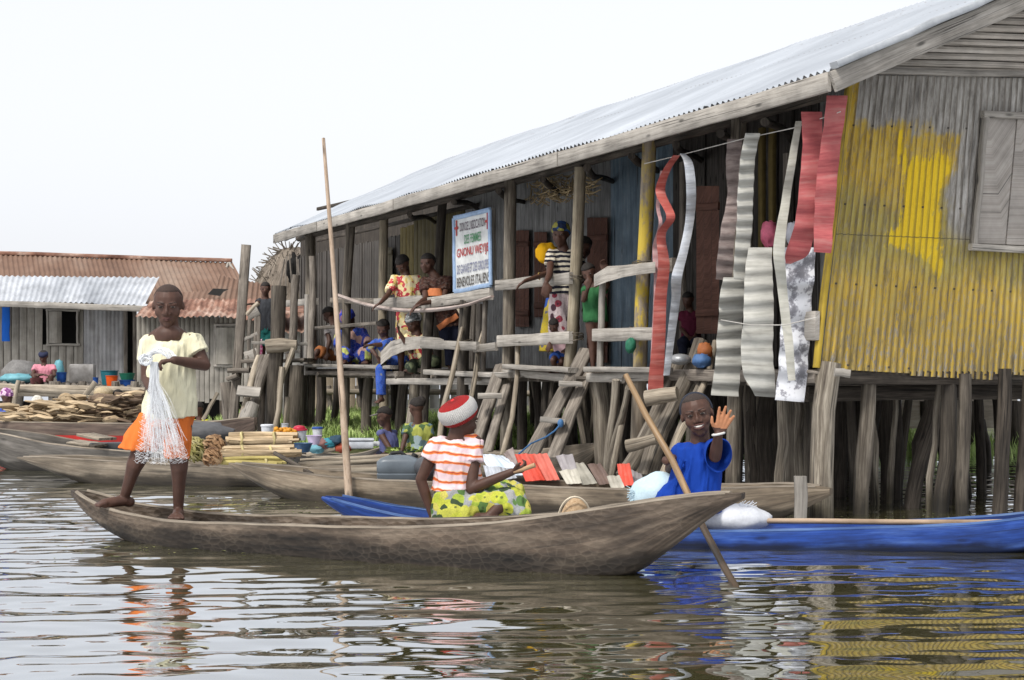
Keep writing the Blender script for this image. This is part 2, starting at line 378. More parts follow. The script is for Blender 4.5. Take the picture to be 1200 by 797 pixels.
# ================================================================ SETTING: water, bank, far shore
def build_water():
    import numpy as np
    rng = np.random.RandomState(4)
    ys = [4.2]
    while ys[-1] < 70: ys.append(ys[-1]*1.0036)
    ys = np.array(ys); nx = 620
    ks = np.linspace(-0.55, 0.55, nx)
    Y = ys[:, None]*np.ones((1, nx)); X = ks[None, :]*Y*1.0
    Z = np.zeros_like(X)
    for i in range(54):
        lam = 0.11*(1.064**(i % 27))*rng.uniform(0.8, 1.25); ang = rng.normal(math.pi/2+0.06, 0.30)
        k = 2*math.pi/lam; a = 0.00160*lam**0.85*rng.uniform(0.5, 1.3)
        env = 0.6+0.4*np.sin(X*rng.uniform(0.2, 0.9)+Y*rng.uniform(0.2, 0.8)+rng.uniform(0, 6))
        ph = k*(X*math.cos(ang)+Y*math.sin(ang))+rng.uniform(0, 6.28)+0.8*np.sin(X*rng.uniform(.5, 1.8)+rng.uniform(0, 6))
        fade = np.clip(lam/(Y*0.012), 0, 1)**1.5
        Z += a*env*np.sin(ph)*fade*1.35
    nyy = len(ys)
    co = np.stack([X, Y, Z], -1).reshape(-1, 3)
    idx = np.arange(nyy*nx).reshape(nyy, nx)
    q = np.stack([idx[:-1, :-1], idx[:-1, 1:], idx[1:, 1:], idx[1:, :-1]], -1).reshape(-1, 4)
    me = bpy.data.meshes.new('water')
    me.vertices.add(len(co)); me.vertices.foreach_set('co', co.ravel())
    me.loops.add(q.size); me.loops.foreach_set('vertex_index', q.ravel())
    me.polygons.add(len(q)); me.polygons.foreach_set('loop_start', np.arange(0, q.size, 4)); me.polygons.foreach_set('loop_total', np.full(len(q), 4))
    me.update(); me.polygons.foreach_set('use_smooth', [True]*len(q))
    m, nt, bs = newmat('lagoon_water')
    bs.inputs['Roughness'].default_value = 0.012; bs.inputs['IOR'].default_value = 1.4
    n0 = noise(nt, vec(nt, 'Object', (0.5, 0.8, 1), False), 1.0, 4)
    lk(nt, ramp(nt, n0, [(0.3, (0.062, 0.057, 0.024)), (0.7, (0.095, 0.086, 0.038))]), bs.inputs['Base Color'])
    bs.inputs['Specular IOR Level'].default_value = 0.8
    n1 = noise(nt, vec(nt, 'Object', (2.4, 8.5, 1), False), 1.0, 2, 0.5)
    bump(nt, bs, n1, 0.10, 0.012)
    gl = nt.nodes.new('ShaderNodeBsdfGlossy'); gl.inputs['Roughness'].default_value = 0.012; gl.inputs['Color'].default_value = (.86, .90, .97, 1)
    mx = nt.nodes.new('ShaderNodeMixShader'); mx.inputs[0].default_value = 0.55; lk(nt, bs.outputs[0], mx.inputs[1]); lk(nt, gl.outputs[0], mx.inputs[2])
    lk(nt, bs.inputs['Normal'].links[0].from_socket, gl.inputs['Normal']); lk(nt, mx.outputs[0], nt.nodes['Material Output'].inputs['Surface'])
    me.materials.append(m)
    o = bpy.data.objects.new('water', me); C.objects.link(o); tag(o, kind='structure')
    mb = MB()                                 # the rest of the lagoon out to the horizon, a sheet under the near water
    mb.quad((-900, -60, -0.05), (900, -60, -0.05), (900, 1500, -0.05), (-900, 1500, -0.05))
    tag(mb.build('water', m, None, False), kind='structure')
build_water()
# grassy bank behind and beside the far end of the house
bank_m = M('bank_earth', [(0.06, 0.06, 0.03), (0.10, 0.11, 0.04)], (3, 3, 3), coord='Object')
mb = MB()
nx, ny = 60, 40; b0 = len(mb.v)
for j in range(ny+1):
    for i in range(nx+1):
        y = 20.0+26*j/ny; xl = -3.4-(y-20)*.27; x = xl+(10.6-xl)*i/nx
        e = min(1, (x-xl)/0.8, (10.6-x)/1.0, (y-20)/1.2)
        mb.v.append(Vector((x, y, -0.25+0.42*max(0, e)+0.12*mnoise.noise(Vector((x*0.7, y*0.5, 1))))))
for j in range(ny):
    for i in range(nx):
        q = j*(nx+1)+i; mb.f.append([q, q+1, q+nx+2, q+nx+1]); mb.uv.append([(0, 0)]*4); mb.mi.append(0)
tag(mb.build('bank', bank_m), kind='structure')
def grass_patch(name, x0, x1, y0, y1, n, hmin=0.05, hmax=0.22, base=0.15, col='lush_grass'):
    gm = M(col, [(0.16, 0.23, 0.05), (0.30, 0.42, 0.12), (0.48, 0.54, 0.24)], (3, 3, 3), coord='Object', rough=0.6, bmp=0)
    mb = MB()
    for _ in range(n):
        x = random.uniform(x0, x1); y = random.uniform(y0, y1); h = random.uniform(hmin, hmax)*(0.6+0.6*mnoise.noise(Vector((x, y, 0)))+0.3)
        a = random.random()*6.28; dx, dy = math.cos(a)*0.010, math.sin(a)*0.010; lx, ly = random.uniform(-.12, .12), random.uniform(-.12, .12)
        z = base
        mb.add([(x-dx, y-dy, z-0.1), (x+dx, y+dy, z-0.1), (x+lx*.4+dx*.7, y+ly*.4+dy*.7, z+h*.6), (x+lx*.4-dx*.7, y+ly*.4-dy*.7, z+h*.6), (x+lx, y+ly, z+h)],
               [[0, 1, 2, 3], [3, 2, 4]], [[(0, 0)]*4, [(0, 0)]*3])
    return tag(mb.build(name, gm), 'bright green grass growing on the bank behind the house posts', 'grass', kind='stuff')
grass_patch('grass', -3.0, 6.0, 20.6, 30, 34000)
grass_patch('grass', -5.4, -2.5, 27, 38, 9000)['label'] = 'bright green grass further back on the bank, left of the landing'

# ================================================================ THE BIG STILT HOUSE
house = thing('stilt_house', (2.326, 11.63, 0), 'long grey stilt house with a tin roof and a yellow painted end wall', 'stilt house')
U = Vector((-0.413, 0.911, 0)); V = Vector((0.911, 0.413, 0))
def HB(name, mb, mat, smooth=True, label=None, parent=None): return mb.build(name, mat, parent or house, smooth, label=label)
# --- roof
m, nt, bs = newmat('galvanised_roof')
n = noise(nt, vec(nt, 'UV', (1.1, 0.35, 1), False), 1.0, 5); n2 = noise(nt, vec(nt, 'UV', (6, 14, 1), False), 1.0, 5)
c = ramp(nt, n, [(0.3, (0.30, 0.325, 0.36)), (0.6, (0.42, 0.45, 0.49)), (0.75, (0.50, 0.53, 0.57))])
c = mixc(nt, math_n(nt, 'MULTIPLY', ramp(nt, n2, [(0.60, (0,)*3), (0.72, (1,)*3)]), 0.22), c, (0.30, 0.28, 0.27))
tcr = nt.nodes.new('ShaderNodeTexCoord'); spr = nt.nodes.new('ShaderNodeSeparateXYZ'); lk(nt, tcr.outputs['UV'], spr.inputs[0])
seam = math_n(nt, 'LESS_THAN', math_n(nt, 'FRACT', math_n(nt, 'DIVIDE', spr.outputs[0], .85)), .018)
c = mixc(nt, math_n(nt, 'MULTIPLY', seam, .55), c, (.16, .155, .155))
lapr = math_n(nt, 'LESS_THAN', math_n(nt, 'ABSOLUTE', math_n(nt, 'SUBTRACT', math_n(nt, 'ADD', spr.outputs[1], math_n(nt, 'MULTIPLY', n, .1)), 1.95)), .012)
c = mixc(nt, math_n(nt, 'MULTIPLY', lapr, .5), c, (.16, .15, .145))
n4 = noise(nt, vec(nt, 'UV', (2.5, 5, 1), False), 1.0, 6, .7)
top_ = ramp(nt, math_n(nt, 'MULTIPLY_ADD', spr.outputs[1], -.5, 1.0), [(.3, (0,)*3), (.9, (1,)*3)])
c = mixc(nt, math_n(nt, 'MULTIPLY', top_, ramp(nt, n4, [(.58, (0,)*3), (.64, (.6,)*3)])), c, (.15, .11, .09))
lk(nt, c, bs.inputs['Base Color']); bs.inputs['Metallic'].default_value = 0.15; bs.inputs['Roughness'].default_value = 0.5
bump(nt, bs, n2, 0.15, 0.01); roof_m = m
EZ = 3.215; RZ = 4.80
def at_z(px, v, z):                         # point on the facade-parallel plane v at bearing px and height z
    Y = YB(px, v); return Vector(((px-CX)/F*Y, Y, z))
e_far = at_z(322, -0.45, EZ); e_near = at_z(974, -0.45, EZ+0.01)
r_far = at_z(520, 3.16, RZ); r_near = e_near+V*3.63; r_near.z = RZ
mb = MB(); corr(mb, r_far, r_near, e_far, e_near, 0.085, 0.014, 14, 0.9, 0.03, wob=0.03)
HB('roof', mb, roof_m)
back_n = r_near+V*3.6; back_n.z = EZ; back_f = r_far+V*3.6+U*-1.0; back_f.z = EZ
mb = MB(); corr(mb, r_near, r_far, back_n, back_f, 0.085, 0.010, 6, 0.9, 0.02, per=4); HB('roof', mb, roof_m)
# underside battens, rafters, fascia, rake boards
for k in range(15):
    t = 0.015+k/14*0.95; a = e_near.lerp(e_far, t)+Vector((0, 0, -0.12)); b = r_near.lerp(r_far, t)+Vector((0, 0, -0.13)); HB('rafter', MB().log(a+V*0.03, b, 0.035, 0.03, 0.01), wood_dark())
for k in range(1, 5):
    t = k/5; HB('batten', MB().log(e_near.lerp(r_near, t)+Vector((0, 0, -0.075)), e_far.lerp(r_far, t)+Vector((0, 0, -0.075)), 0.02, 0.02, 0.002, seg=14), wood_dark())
def fascia(t0, t1, dz=0.0):
    a = e_near.lerp(e_far, t0)+Vector((-0.012, 0, -0.085+dz)); b = e_near.lerp(e_far, t1)+Vector((-0.012, 0, -0.085-dz))
    HB('fascia_board', MB().board(a, b, 0.135, 0.03, seg=8, wob=0.004), wood_board())
fascia(0.0, 0.30, 0.004); fascia(0.302, 0.62, -0.004); fascia(0.622, 0.84, 0.003); fascia(0.842, 1.0)
out = -U*0.02
HB('rake_board', MB().board(e_near+out+Vector((0, 0, -0.085)), r_near+out+Vector((0, 0, -0.07)), 0.15, 0.03, seg=6), wood_board())
HB('rake_board', MB().board(back_n+out+Vector((0, 0, -0.085)), r_near+out+Vector((0, 0, -0.07)), 0.15, 0.03, seg=6), wood_board())
HB('roof_edge_strip', MB().board(e_near+out*1.6+Vector((0, 0, 0.03)), r_near+out*1.6+Vector((0, 0, 0.045)), 0.05, 0.09, seg=12, wob=0.008), M('zinc', [(0.35, 0.37, 0.39), (0.5, 0.52, 0.54)], (5, 5, 5), metal=0.4, rough=0.5))
# --- gable end wall, yellow paint over corrugated iron
gm, nt, bs = newmat('yellow_painted_iron')
tc = nt.nodes.new('ShaderNodeTexCoord'); sp = nt.nodes.new('ShaderNodeSeparateXYZ'); lk(nt, tc.outputs['UV'], sp.inputs[0])
u, v = sp.outputs[0], sp.outputs[1]
nA = noise(nt, vec(nt, 'UV', (2.2, 1.6, 1), False), 1.0, 5); nB = noise(nt, vec(nt, 'UV', (34, 2.5, 1), False), 1.0, 6, 0.75); nC = noise(nt, vec(nt, 'UV', (60, 14, 1), False), 1.0, 5, 0.7)
def band(x, a, b, soft, wob=0.0):
    xx = math_n(nt, 'ADD', x, math_n(nt, 'ADD', math_n(nt, 'MULTIPLY', math_n(nt, 'SUBTRACT', nA, 0.5), wob), math_n(nt, 'MULTIPLY', math_n(nt, 'SUBTRACT', nB, 0.5), wob*.45)))
    lo = nt.nodes.new('ShaderNodeMapRange'); lo.interpolation_type = 'SMOOTHSTEP'; lk(nt, xx, lo.inputs[0]); lo.inputs[1].default_value = a-soft; lo.inputs[2].default_value = a+soft
    hi = nt.nodes.new('ShaderNodeMapRange'); hi.interpolation_type = 'SMOOTHSTEP'; lk(nt, xx, hi.inputs[0]); hi.inputs[1].default_value = b+soft; hi.inputs[2].default_value = b-soft
    return math_n(nt, 'MULTIPLY', lo.outputs[0], hi.outputs[0])
# u: metres along the wall from its left edge, v: metres down from its top
grey = ramp(nt, nB, [(0.34, (0.12, 0.11, 0.10)), (0.5, (0.36, 0.34, 0.31)), (0.66, (0.58, 0.56, 0.53))])
faded = ramp(nt, nB, [(0.3, (0.30, 0.20, 0.03)), (0.5, (0.58, 0.40, 0.05)), (0.7, (0.60, 0.50, 0.18))])
greenish = mixc(nt, math_n(nt, 'MULTIPLY', band(v, 0.9, 1.5, 0.15, 0.8), 0.38), faded, (0.16, 0.22, 0.12))
m1 = math_n(nt, 'MULTIPLY', band(v, 0.38, 1.9, 0.05, 0.9), band(u, -0.5, 1.10, 0.04, 0.6))
m1b = math_n(nt, 'MULTIPLY', band(v, 1.22, 9.0, 0.10, 0.5), 1.0)
m1 = math_n(nt, 'MAXIMUM', m1, m1b)
m1 = math_n(nt, 'MAXIMUM', m1, band(u, -0.3, 0.05, 0.01, 0.0))
chip = ramp(nt, math_n(nt, 'ADD', math_n(nt, 'MULTIPLY', nC, 0.5), math_n(nt, 'MULTIPLY', nB, 0.5)), [(0.44, (0,)*3), (0.485, (1,)*3)])
low = band(v, -1, 1.9, 0.45, 0.7)
chip2 = math_n(nt, 'MAXIMUM', chip, math_n(nt, 'MULTIPLY', low, 0.62))
c = mixc(nt, math_n(nt, 'MULTIPLY', m1, chip2), grey, greenish)
m2 = math_n(nt, 'MULTIPLY', band(math_n(nt, 'ADD', v, math_n(nt, 'MULTIPLY', u, -.12)), 0.50, 1.28, 0.03, 1.1), band(math_n(nt, 'ADD', u, math_n(nt, 'MULTIPLY', v, .10)), 0.60, 1.12, 0.02, 0.8))
bright = ramp(nt, nB, [(0.3, (0.72, 0.50, 0.006)), (0.7, (0.86, 0.64, 0.014))])
c = mixc(nt, math_n(nt, 'MULTIPLY', m2, 0.92), c, bright)
rust = math_n(nt, 'MULTIPLY', band(v, 1.85, 9, 0.35, 0.6), ramp(nt, nB, [(0.45, (0,)*3), (0.6, (0.8,)*3)]))
c = mixc(nt, rust, c, (0.09, 0.07, 0.05))
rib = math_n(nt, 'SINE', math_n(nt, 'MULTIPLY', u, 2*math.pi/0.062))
valley = ramp(nt, math_n(nt, 'ADD', math_n(nt, 'MULTIPLY', rib, 0.5), math_n(nt, 'MULTIPLY', nB, 0.9)), [(.0, (.40, .37, .33)), (.42, (1, 1, 1))])   # darker line along each corrugation
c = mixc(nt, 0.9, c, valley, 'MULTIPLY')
crest = math_n(nt, 'GREATER_THAN', math_n(nt, 'SINE', math_n(nt, 'MULTIPLY', u, 2*math.pi/0.186)), 0.93)
rows = math_n(nt, 'LESS_THAN', math_n(nt, 'ABSOLUTE', math_n(nt, 'SUBTRACT', math_n(nt, 'FRACT', math_n(nt, 'DIVIDE', math_n(nt, 'ADD', v, .52), .61)), .5)), .012)
c = mixc(nt, math_n(nt, 'MULTIPLY', crest, rows), c, (.03, .022, .016))          # nail heads
lap = math_n(nt, 'LESS_THAN', math_n(nt, 'ABSOLUTE', math_n(nt, 'SUBTRACT', math_n(nt, 'ADD', v, math_n(nt, 'MULTIPLY', nB, .02)), 1.245)), .004)
c = mixc(nt, math_n(nt, 'MULTIPLY', lap, .7), c, (.05, .04, .03))
lk(nt, c, bs.inputs['Base Color']); bs.inputs['Roughness'].default_value = 0.6; bs.inputs['Metallic'].default_value = 0.05
bump(nt, bs, nC, 0.2, 0.004)
WR = 1460                                     # bearing of the wall's far right edge
mb = MB()
p00 = G(999, 88, 0.03); p10 = G(WR, 98, 0.03); p01 = G(960, 431, 0.03); p11 = G(WR, 458, 0.03)
corr(mb, p00, p10, p01, p11, 0.062, 0.015, 16, 0.80, 0.035, per=8, wob=0.012)
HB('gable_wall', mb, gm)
HB('corner_batten', MB().board(G(997, 88, 0.02)-V*0.02, G(957, 431, 0.02)-V*0.02, 0.035, 0.06, up=V), M('worn_yellow_batten', [(0.12, 0.10, 0.07), (0.36, 0.25, 0.03), (0.42, 0.30, 0.04)], (30, 2, 1), bmp=.4))
# horizontal slats of the gable triangle
mb = MB(); k = 0
for k in range(22):
    z0 = 0.0
    y = 82-k*8.2
    xl = 985+max(0, (80-y))/0.42*0.985+14
    a = G(xl, y-0.3, 0.02); b = G(WR, y+11, 0.02)
    if a.z > RZ-0.1: break
    bl = b.copy()
    # the slat stops at the rear slope
    mid = (r_near-e_near).length
    L = (b-a).length
    HB('gable_slat', MB().log(a, a+(bl-a).normalized()*min(L, max(0.3, 2*(3.1-(a-G(960, a.z)).xy.length*0.5))), 0.029, 0.029, 0.0015, seg=10, n=7, rough=0.05), M('grey_slat', [(0.22, 0.19, 0.16), (0.42, 0.38, 0.33), (0.52, 0.48, 0.43)], (40, 1.4, 1), bmp=0.4))
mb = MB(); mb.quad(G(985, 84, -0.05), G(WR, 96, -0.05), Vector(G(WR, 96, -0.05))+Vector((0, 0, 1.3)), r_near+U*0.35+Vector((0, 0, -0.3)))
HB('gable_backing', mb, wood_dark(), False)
HB('wall_plate', MB().board(G(1002, 84, 0.05), G(WR, 95, 0.05), 0.045, 0.06, seg=8), wood_board())
# shuttered window in the yellow wall
win = MB()
f0 = [(1145, 135), (1290, 141), (1277, 299), (1131, 291)]
def gb(a, b, wd, th, o, name='window_frame', mt=None, par=None): return HB(name, MB().board(G(*a, o), G(*b, o), wd, th, up=(0.413, -0.911, 0) if False else (0, 0, 1), seg=3), mt or wood_board(), parent=par)
sh = HB('window', MB().rings([[G(1148, 138, 0.045), G(1286, 144, 0.045), G(1274, 295, 0.045), G(1134, 288, 0.045)], [G(1148, 138, 0.075), G(1286, 144, 0.075), G(1274, 295, 0.075), G(1134, 288, 0.075)]]), M('shutter_board', [(0.20, 0.175, 0.15), (0.33, 0.30, 0.27), (0.42, 0.39, 0.35)], (3, 9, 1), bmp=0.3), False)
for k in range(4):
    x0 = 1148+k*34.5; x1 = x0+33.3; q = -14/157
    def gx(x, y): return G(x+(y-138)*q, y+(x-1148)*0.043, 0.0)
    f = lambda o: [gx(x0, 140)+Vector((0.413, -0.911, 0))*o, gx(x1, 140)+Vector((0.413, -0.911, 0))*o, gx(x1, 286)+Vector((0.413, -0.911, 0))*o, gx(x0, 286)+Vector((0.413, -0.911, 0))*o]
    HB('shutter_board', MB().rings([f(0.078), f(0.095+0.004*(k % 2))]), M('shutter_plank', [(0.20, 0.175, 0.15), (0.33, 0.30, 0.27), (0.42, 0.39, 0.35)], (22, 1.5, 1), bmp=0.3), False, parent=sh)
gb((1140, 137), (1296, 143), 0.055, 0.05, 0.11, par=sh); gb((1126, 291), (1284, 298), 0.055, 0.05, 0.11, par=sh)
HB('window_frame', MB().board(G(1144, 140, 0.105), G(1131, 289, 0.105), 0.045, 0.05, up=V), wood_board(), parent=sh)
HB('window_frame', MB().board(G(1289, 146, 0.105), G(1277, 294, 0.105), 0.045, 0.05, up=V), wood_board(), parent=sh)
# --- floor deck and beams
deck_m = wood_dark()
def Z(p, z): p = Vector(p); p.z = z; return p
FZ = 1.13
nfar = at_z(348, 0, FZ)
near0 = Vector((2.36, 11.70, FZ))
HB('gable_beam', MB().board(near0+V*0.0+Vector((0, 0, -0.06))-U*0.02, near0+V*5.6+Vector((0, 0, -0.10))-U*0.02, 0.11, 0.08, seg=6), wood_dark())
HB('gable_beam', MB().board(near0+V*0.1+Vector((0, 0, -0.19))+U*0.35, near0+V*5.6+Vector((0, 0, -0.2))+U*0.35, 0.12, 0.09, seg=6), wood_dark())
mb = MB(); L = (nfar-near0).length
far_u = L
mb.rings([[near0+Vector((0, 0, -0.05)), near0+V*6.2+Vector((0, 0, -0.05)), near0+V*6.2+U*L+Vector((0, 0, -0.05)), nfar+Vector((0, 0, -0.05))], [near0, near0+V*6.2, near0+V*6.2+U*L, nfar]])
HB('floor', mb, deck_m, False)
for k in range(36):                            # sagging ends of the deck joists along the front
    u0 = 0.4+k*0.34+random.uniform(-.06, .06)
    if u0 > L-0.1: break
    a = near0+U*u0+Vector((0, 0, -0.10)); HB('joist', MB().log(a-V*random.uniform(0.05, 0.22), a+V*3.0, 0.035, 0.035, 0.01, seg=4, n=7), wood_grey())
def fb(px0, y0, px1, y1, v, wd, th, mt=None, name='rail', seg=4): return HB(name, MB().board(B(px0, y0, v), B(px1, y1, v), wd, th, seg=seg, wob=0.004), mt or wood_board())
def bl(pts, v, r, name='rail', mt=None, ell=1.0, n=9): return HB(name, MB().tube([B(x, y, v) for x, y in pts], r, n, 0.12, ell), mt or wood_board())
fb(352, 437, 470, 438, -0.06, 0.07, 0.09, wood_grey(), 'edge_beam'); fb(352, 428, 462, 430, -0.10, 0.05, 0.12, wood_board(), 'edge_beam')
fb(455, 447, 586, 447, -0.08, 0.08, 0.06, wood_board(), 'edge_beam'); fb(500, 436, 600, 440, -0.12, 0.06, 0.10, wood_board(), 'edge_beam')
fb(592, 437, 672, 443, -0.08, 0.075, 0.06, wood_board(), 'edge_beam'); fb(594, 429, 672, 434, -0.14, 0.05, 0.12, wood_board(), 'edge_beam')
fb(690, 443, 770, 441, -0.08, 0.085, 0.06, wood_board(), 'edge_beam'); fb(690, 433, 782, 434, -0.14, 0.05, 0.12, wood_board(), 'edge_beam')
fb(770, 440, 958, 441, -0.02, 0.10, 0.06, wood_grey(), 'edge_beam')
# --- veranda posts: (bearing top, y top, bearing mid, y mid, bearing foot, y foot, radius px, v)
YEL = None
def post_painted():
    if 'ypost' in MC: return MC['ypost']
    m, nt, bs = newmat('pole_with_yellow_paint')
    n = noise(nt, vec(nt, 'UV', (22, 1.6, 1)), 1.0); c = ramp(nt, n, [(0.3, (0.14, 0.11, 0.08)), (0.7, (0.36, 0.30, 0.23))])
    n2 = noise(nt, vec(nt, 'UV', (5, 2.6, 1)), 1.0, 5, 0.7)
    geo = nt.nodes.new('ShaderNodeNewGeometry'); sp = nt.nodes.new('ShaderNodeSeparateXYZ'); lk(nt, geo.outputs['Position'], sp.inputs[0])
    hi = ramp(nt, math_n(nt, 'MULTIPLY', sp.outputs[2], 0.25), [(0.26, (0,)*3), (0.34, (1,)*3), (0.62, (0.9,)*3), (0.72, (0.5,)*3)])
    mk = ramp(nt, n2, [(0.46, (0,)*3), (0.56, (1,)*3)])
    c = mixc(nt, math_n(nt, 'MULTIPLY', hi, mk), c, (0.50, 0.36, 0.03)); lk(nt, c, bs.inputs['Base Color']); bs.inputs['Roughness'].default_value = 0.75
    bump(nt, bs, n, 0.6, 0.012); MC['ypost'] = m; return m
olive_pole = lambda: M('pole_with_faint_yellow', [(0.09, 0.07, 0.05), (0.22, 0.185, 0.13), (0.36, 0.315, 0.24)], (22, 1.6, 1), bmp=0.6)
posts = [
 ([(363, 262), (364, 350), (364, 430), (362, 512)], 6.5, 0, 0), ([(411, 262), (406, 340), (405, 430), (404, 500)], 5.5, 0.05, 0),
 ([(450, 250), (449, 300), (448, 380), (449, 440), (450, 500)], 5.2, 0.1, 0), ([(519, 225), (515, 290), (512, 350), (512, 437)], 5.5, 0.95, 0), ([(503, 360), (500, 410), (497, 470), (494, 528)], 6.2, 0.0, 0),
 ([(546, 352), (543, 400), (542, 460), (540, 530)], 7.0, -0.1, 0), ([(598, 212), (597, 300), (596, 400), (594, 480), (592, 545)], 7.3, 0, 0),
 ([(680, 196), (676, 290), (670, 400), (664, 455)], 7.2, 0, 1), ([(761, 160), (757, 260), (752, 350), (750, 440), (746, 540), (744, 570)], 8.5, 0, 1),
 ([(866, 128), (863, 220), (860, 330), (862, 440), (858, 585)], 9.0, 0.05, 0)]
for pts, rpx, v, y in posts:
    Y = YB(pts[0][0], v); bl(pts, v, rpx/F*Y, 'post', post_painted() if y and pts[0][0] > 700 else (olive_pole() if y or pts[0][0] == 450 else post_mat()))
# big corner post
HB('post', MB().tube([P(973, 425, 11.62), P(965, 480, 11.6), P(963, 560, 11.55), P(962, 612, 11.55), P(962, 640, 11.55)], [0.085, 0.088, 0.09, 0.095, 0.095], 12, 0.1), post_mat())
HB('post', MB().log(Z(near0+V*0.12+U*0.1, 1.0), Z(near0+V*0.4+U*0.1, EZ-0.05), 0.06), wood_grey())
# traced posts below the floor: bearing and row at top, at foot, radius px, distance
under = [(916, 465, 918, 520, 911, 590, 6.5, 12.2, 2), (1019, 455, 1012, 540, 1008, 608, 9.5, 11.95, 1), (1112, 440, 1110, 540, 1100, 612, 9.5, 12.2, 1), (1131, 446, 1129, 540, 1128, 610, 7.5, 12.0, 1), (1098, 475, 1078, 540, 1060, 615, 9, 12.6, 0), (1178, 440, 1174, 540, 1168, 612, 8.5, 12.0, 0), (1205, 448, 1200, 530, 1192, 612, 7, 12.1, 0),
 (1045, 470, 1046, 520, 1043, 600, 12, 13.4, 0), (997, 468, 1000, 530, 999, 600, 5.5, 13.0, 1), (985, 460, 984, 540, 980, 600, 10, 13.6, 0), (1066, 470, 1056, 540, 1052, 600, 5, 14, 1), (900, 470, 894, 520, 896, 580, 11, 13.2, 0), (936, 470, 934, 530, 932, 590, 7, 13.5, 1), (881, 470, 880, 520, 884, 580, 6, 13.0, 0),
 (1146, 460, 1150, 540, 1152, 600, 6, 14.5, 0), (1118, 480, 1116, 540, 1113, 600, 8, 13.5, 0), (1150, 500, 1156, 520, 1160, 560, 5, 18, 0), (1240, 440, 1240, 520, 1236, 620, 9, 12.3, 0)]
for (x0, y0, x1, y1, x2, y2, r, Y, k) in under:
    rr = r/F*Y; HB('post', MB().tube([P(x0, y0-8, Y), P((x0*2+x1)/3+random.uniform(-2, 2), (y0*2+y1)/3, Y), P(x1, y1, Y), P((x1+x2)/2+random.uniform(-2, 2), (y1+y2)/2, Y), Z(P(x2, y2+4, Y), -0.3)], [rr*.9, rr, rr*1.05, rr, rr], 10, 0.2), post_mat() if k else wood_dark())
# row below the veranda edge (left to right) seen from the front, then deeper rows
row = [(375, 6, .6), (392, 4, .9), (430, 6, .2), (427, 5, 1.0), (470, 6, .4), (483, 6, .1), (520, 5, .7), (565, 9, .5), (612, 5.5, .5), (632, 5, .7), (640, 6, .3), (650, 6, 1.2), (685, 7, .6), (704, 10, .05), (722, 6, .3), (735, 5, 1.0), (775, 8, .6), (790, 6, .9), (812, 7, .4), (830, 7, 1.1), (880, 7, .3), (905, 6, .8), (925, 6, .2), (945, 8, .5)]
for x, r, v in row:
    Y = YB(x, v); lean = random.uniform(-5, 5); rr = r/F*Y
    HB('post', MB().tube([P(x+lean, 438, Y), P(x+random.uniform(-3, 3), 470, Y), P(x-lean*0.4, 500, Y), Z(P(x-lean, 520, Y), 0.1), Z(P(x-lean, 520, Y), -0.3)], [rr, rr, rr*1.1, rr*1.1, rr*1.1], 9, 0.2), post_mat() if v < 0.5 else wood_dark())  # deeper posts take the darker wood, painting in shade below the floor
for i in range(17):
    for j in range(4):
        if random.random() < 0.25: continue
        u0 = 0.9+i*0.95+random.uniform(-.3, .3)
        if u0 > L: continue
        v0 = 1.7+j*1.35+random.uniform(-.4, .4)
        a = near0+U*u0+V*v0; a.z = FZ-0.06; b2 = a+U*random.uniform(-.25, .25)+V*random.uniform(-.2, .2); b2.z = -0.3
        HB('post', MB().log(a, b2, random.uniform(.045, .085), None, 0.035, 5, 8, 0.2), wood_dark())  # rear stilts all in the dark tone, as shade in the colour
# --- veranda back wall, panel by panel (v = 1.7)
BV = 1.75
iron_grey = M('dark_grey_iron', [(0.14, 0.14, 0.135), (0.29, 0.29, 0.285), (0.42, 0.42, 0.41)], (30, 1.4, 1), rough=0.7, bmp=0.2)
iron_blue = M('blue_painted_iron', [(0.12, 0.165, 0.205), (0.21, 0.29, 0.36), (0.33, 0.385, 0.43)], (24, 1.2, 1), rough=0.65, bmp=0.2)
def wallpanel(x0, x1, mt, v=BV, pitch=0.085, z1=FZ, z0=EZ+0.55, name='wall'):
    a = at_z(x0, v, z0); b = at_z(x1, v, z0); c = at_z(x0, v, z1); d = at_z(x1, v, z1)
    HB(name, corr(MB(), a, b, c, d, pitch, 0.011, 4, 0.7, 0.01, per=6), mt)
def planks(x0, x1, mt, v=BV, wd=0.12, z1=FZ, z0=EZ+0.5, gap=0.0, th=0.02, jit=0.03):
    a = at_z(x0, v, 0); b = at_z(x1, v, 0); n = max(1, int((b-a).length/wd)); mb = MB()
    for k in range(n):
        p = a.lerp(b, (k+0.5)/n)+V*random.uniform(-.012, .012)
        mb.board(Z(p, z1+random.uniform(0, jit)), Z(p, z0-random.uniform(0, jit)), (b-a).length/n-gap, th, up=U, seg=2, wob=0.003)
    HB('wall', mb, mt)
slat_dk = M('dark_plank', [(0.02, 0.018, 0.016), (0.07, 0.062, 0.055), (0.15, 0.137, 0.122)], (30, 1.3, 1), bmp=0.4)  # dark base tone for the veranda planks
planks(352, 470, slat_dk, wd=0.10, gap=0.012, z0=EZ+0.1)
planks(470, 486, M('olive_yellow_plank', [(0.12, 0.095, 0.03), (0.26, 0.20, 0.07)], (20, 1.5, 1)), wd=0.14, gap=0.004, z0=EZ+0.2)
planks(486, 545, M('yellow_grey_plank', [(0.10, 0.08, 0.035), (0.19, 0.16, 0.08)], (20, 1.5, 1)), wd=0.16, gap=0.004, z0=EZ+0.3)
wallpanel(545, 715, iron_grey); wallpanel(715, 790, iron_blue)
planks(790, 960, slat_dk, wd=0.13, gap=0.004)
wallpanel(958, 1000, iron_grey)
HB('wall', MB().quad(at_z(352, 3.4, FZ), at_z(960, 3.4, FZ), at_z(960, 3.4, EZ+1.3), at_z(352, 3.4, EZ+1.3)), wood_dark(), False)
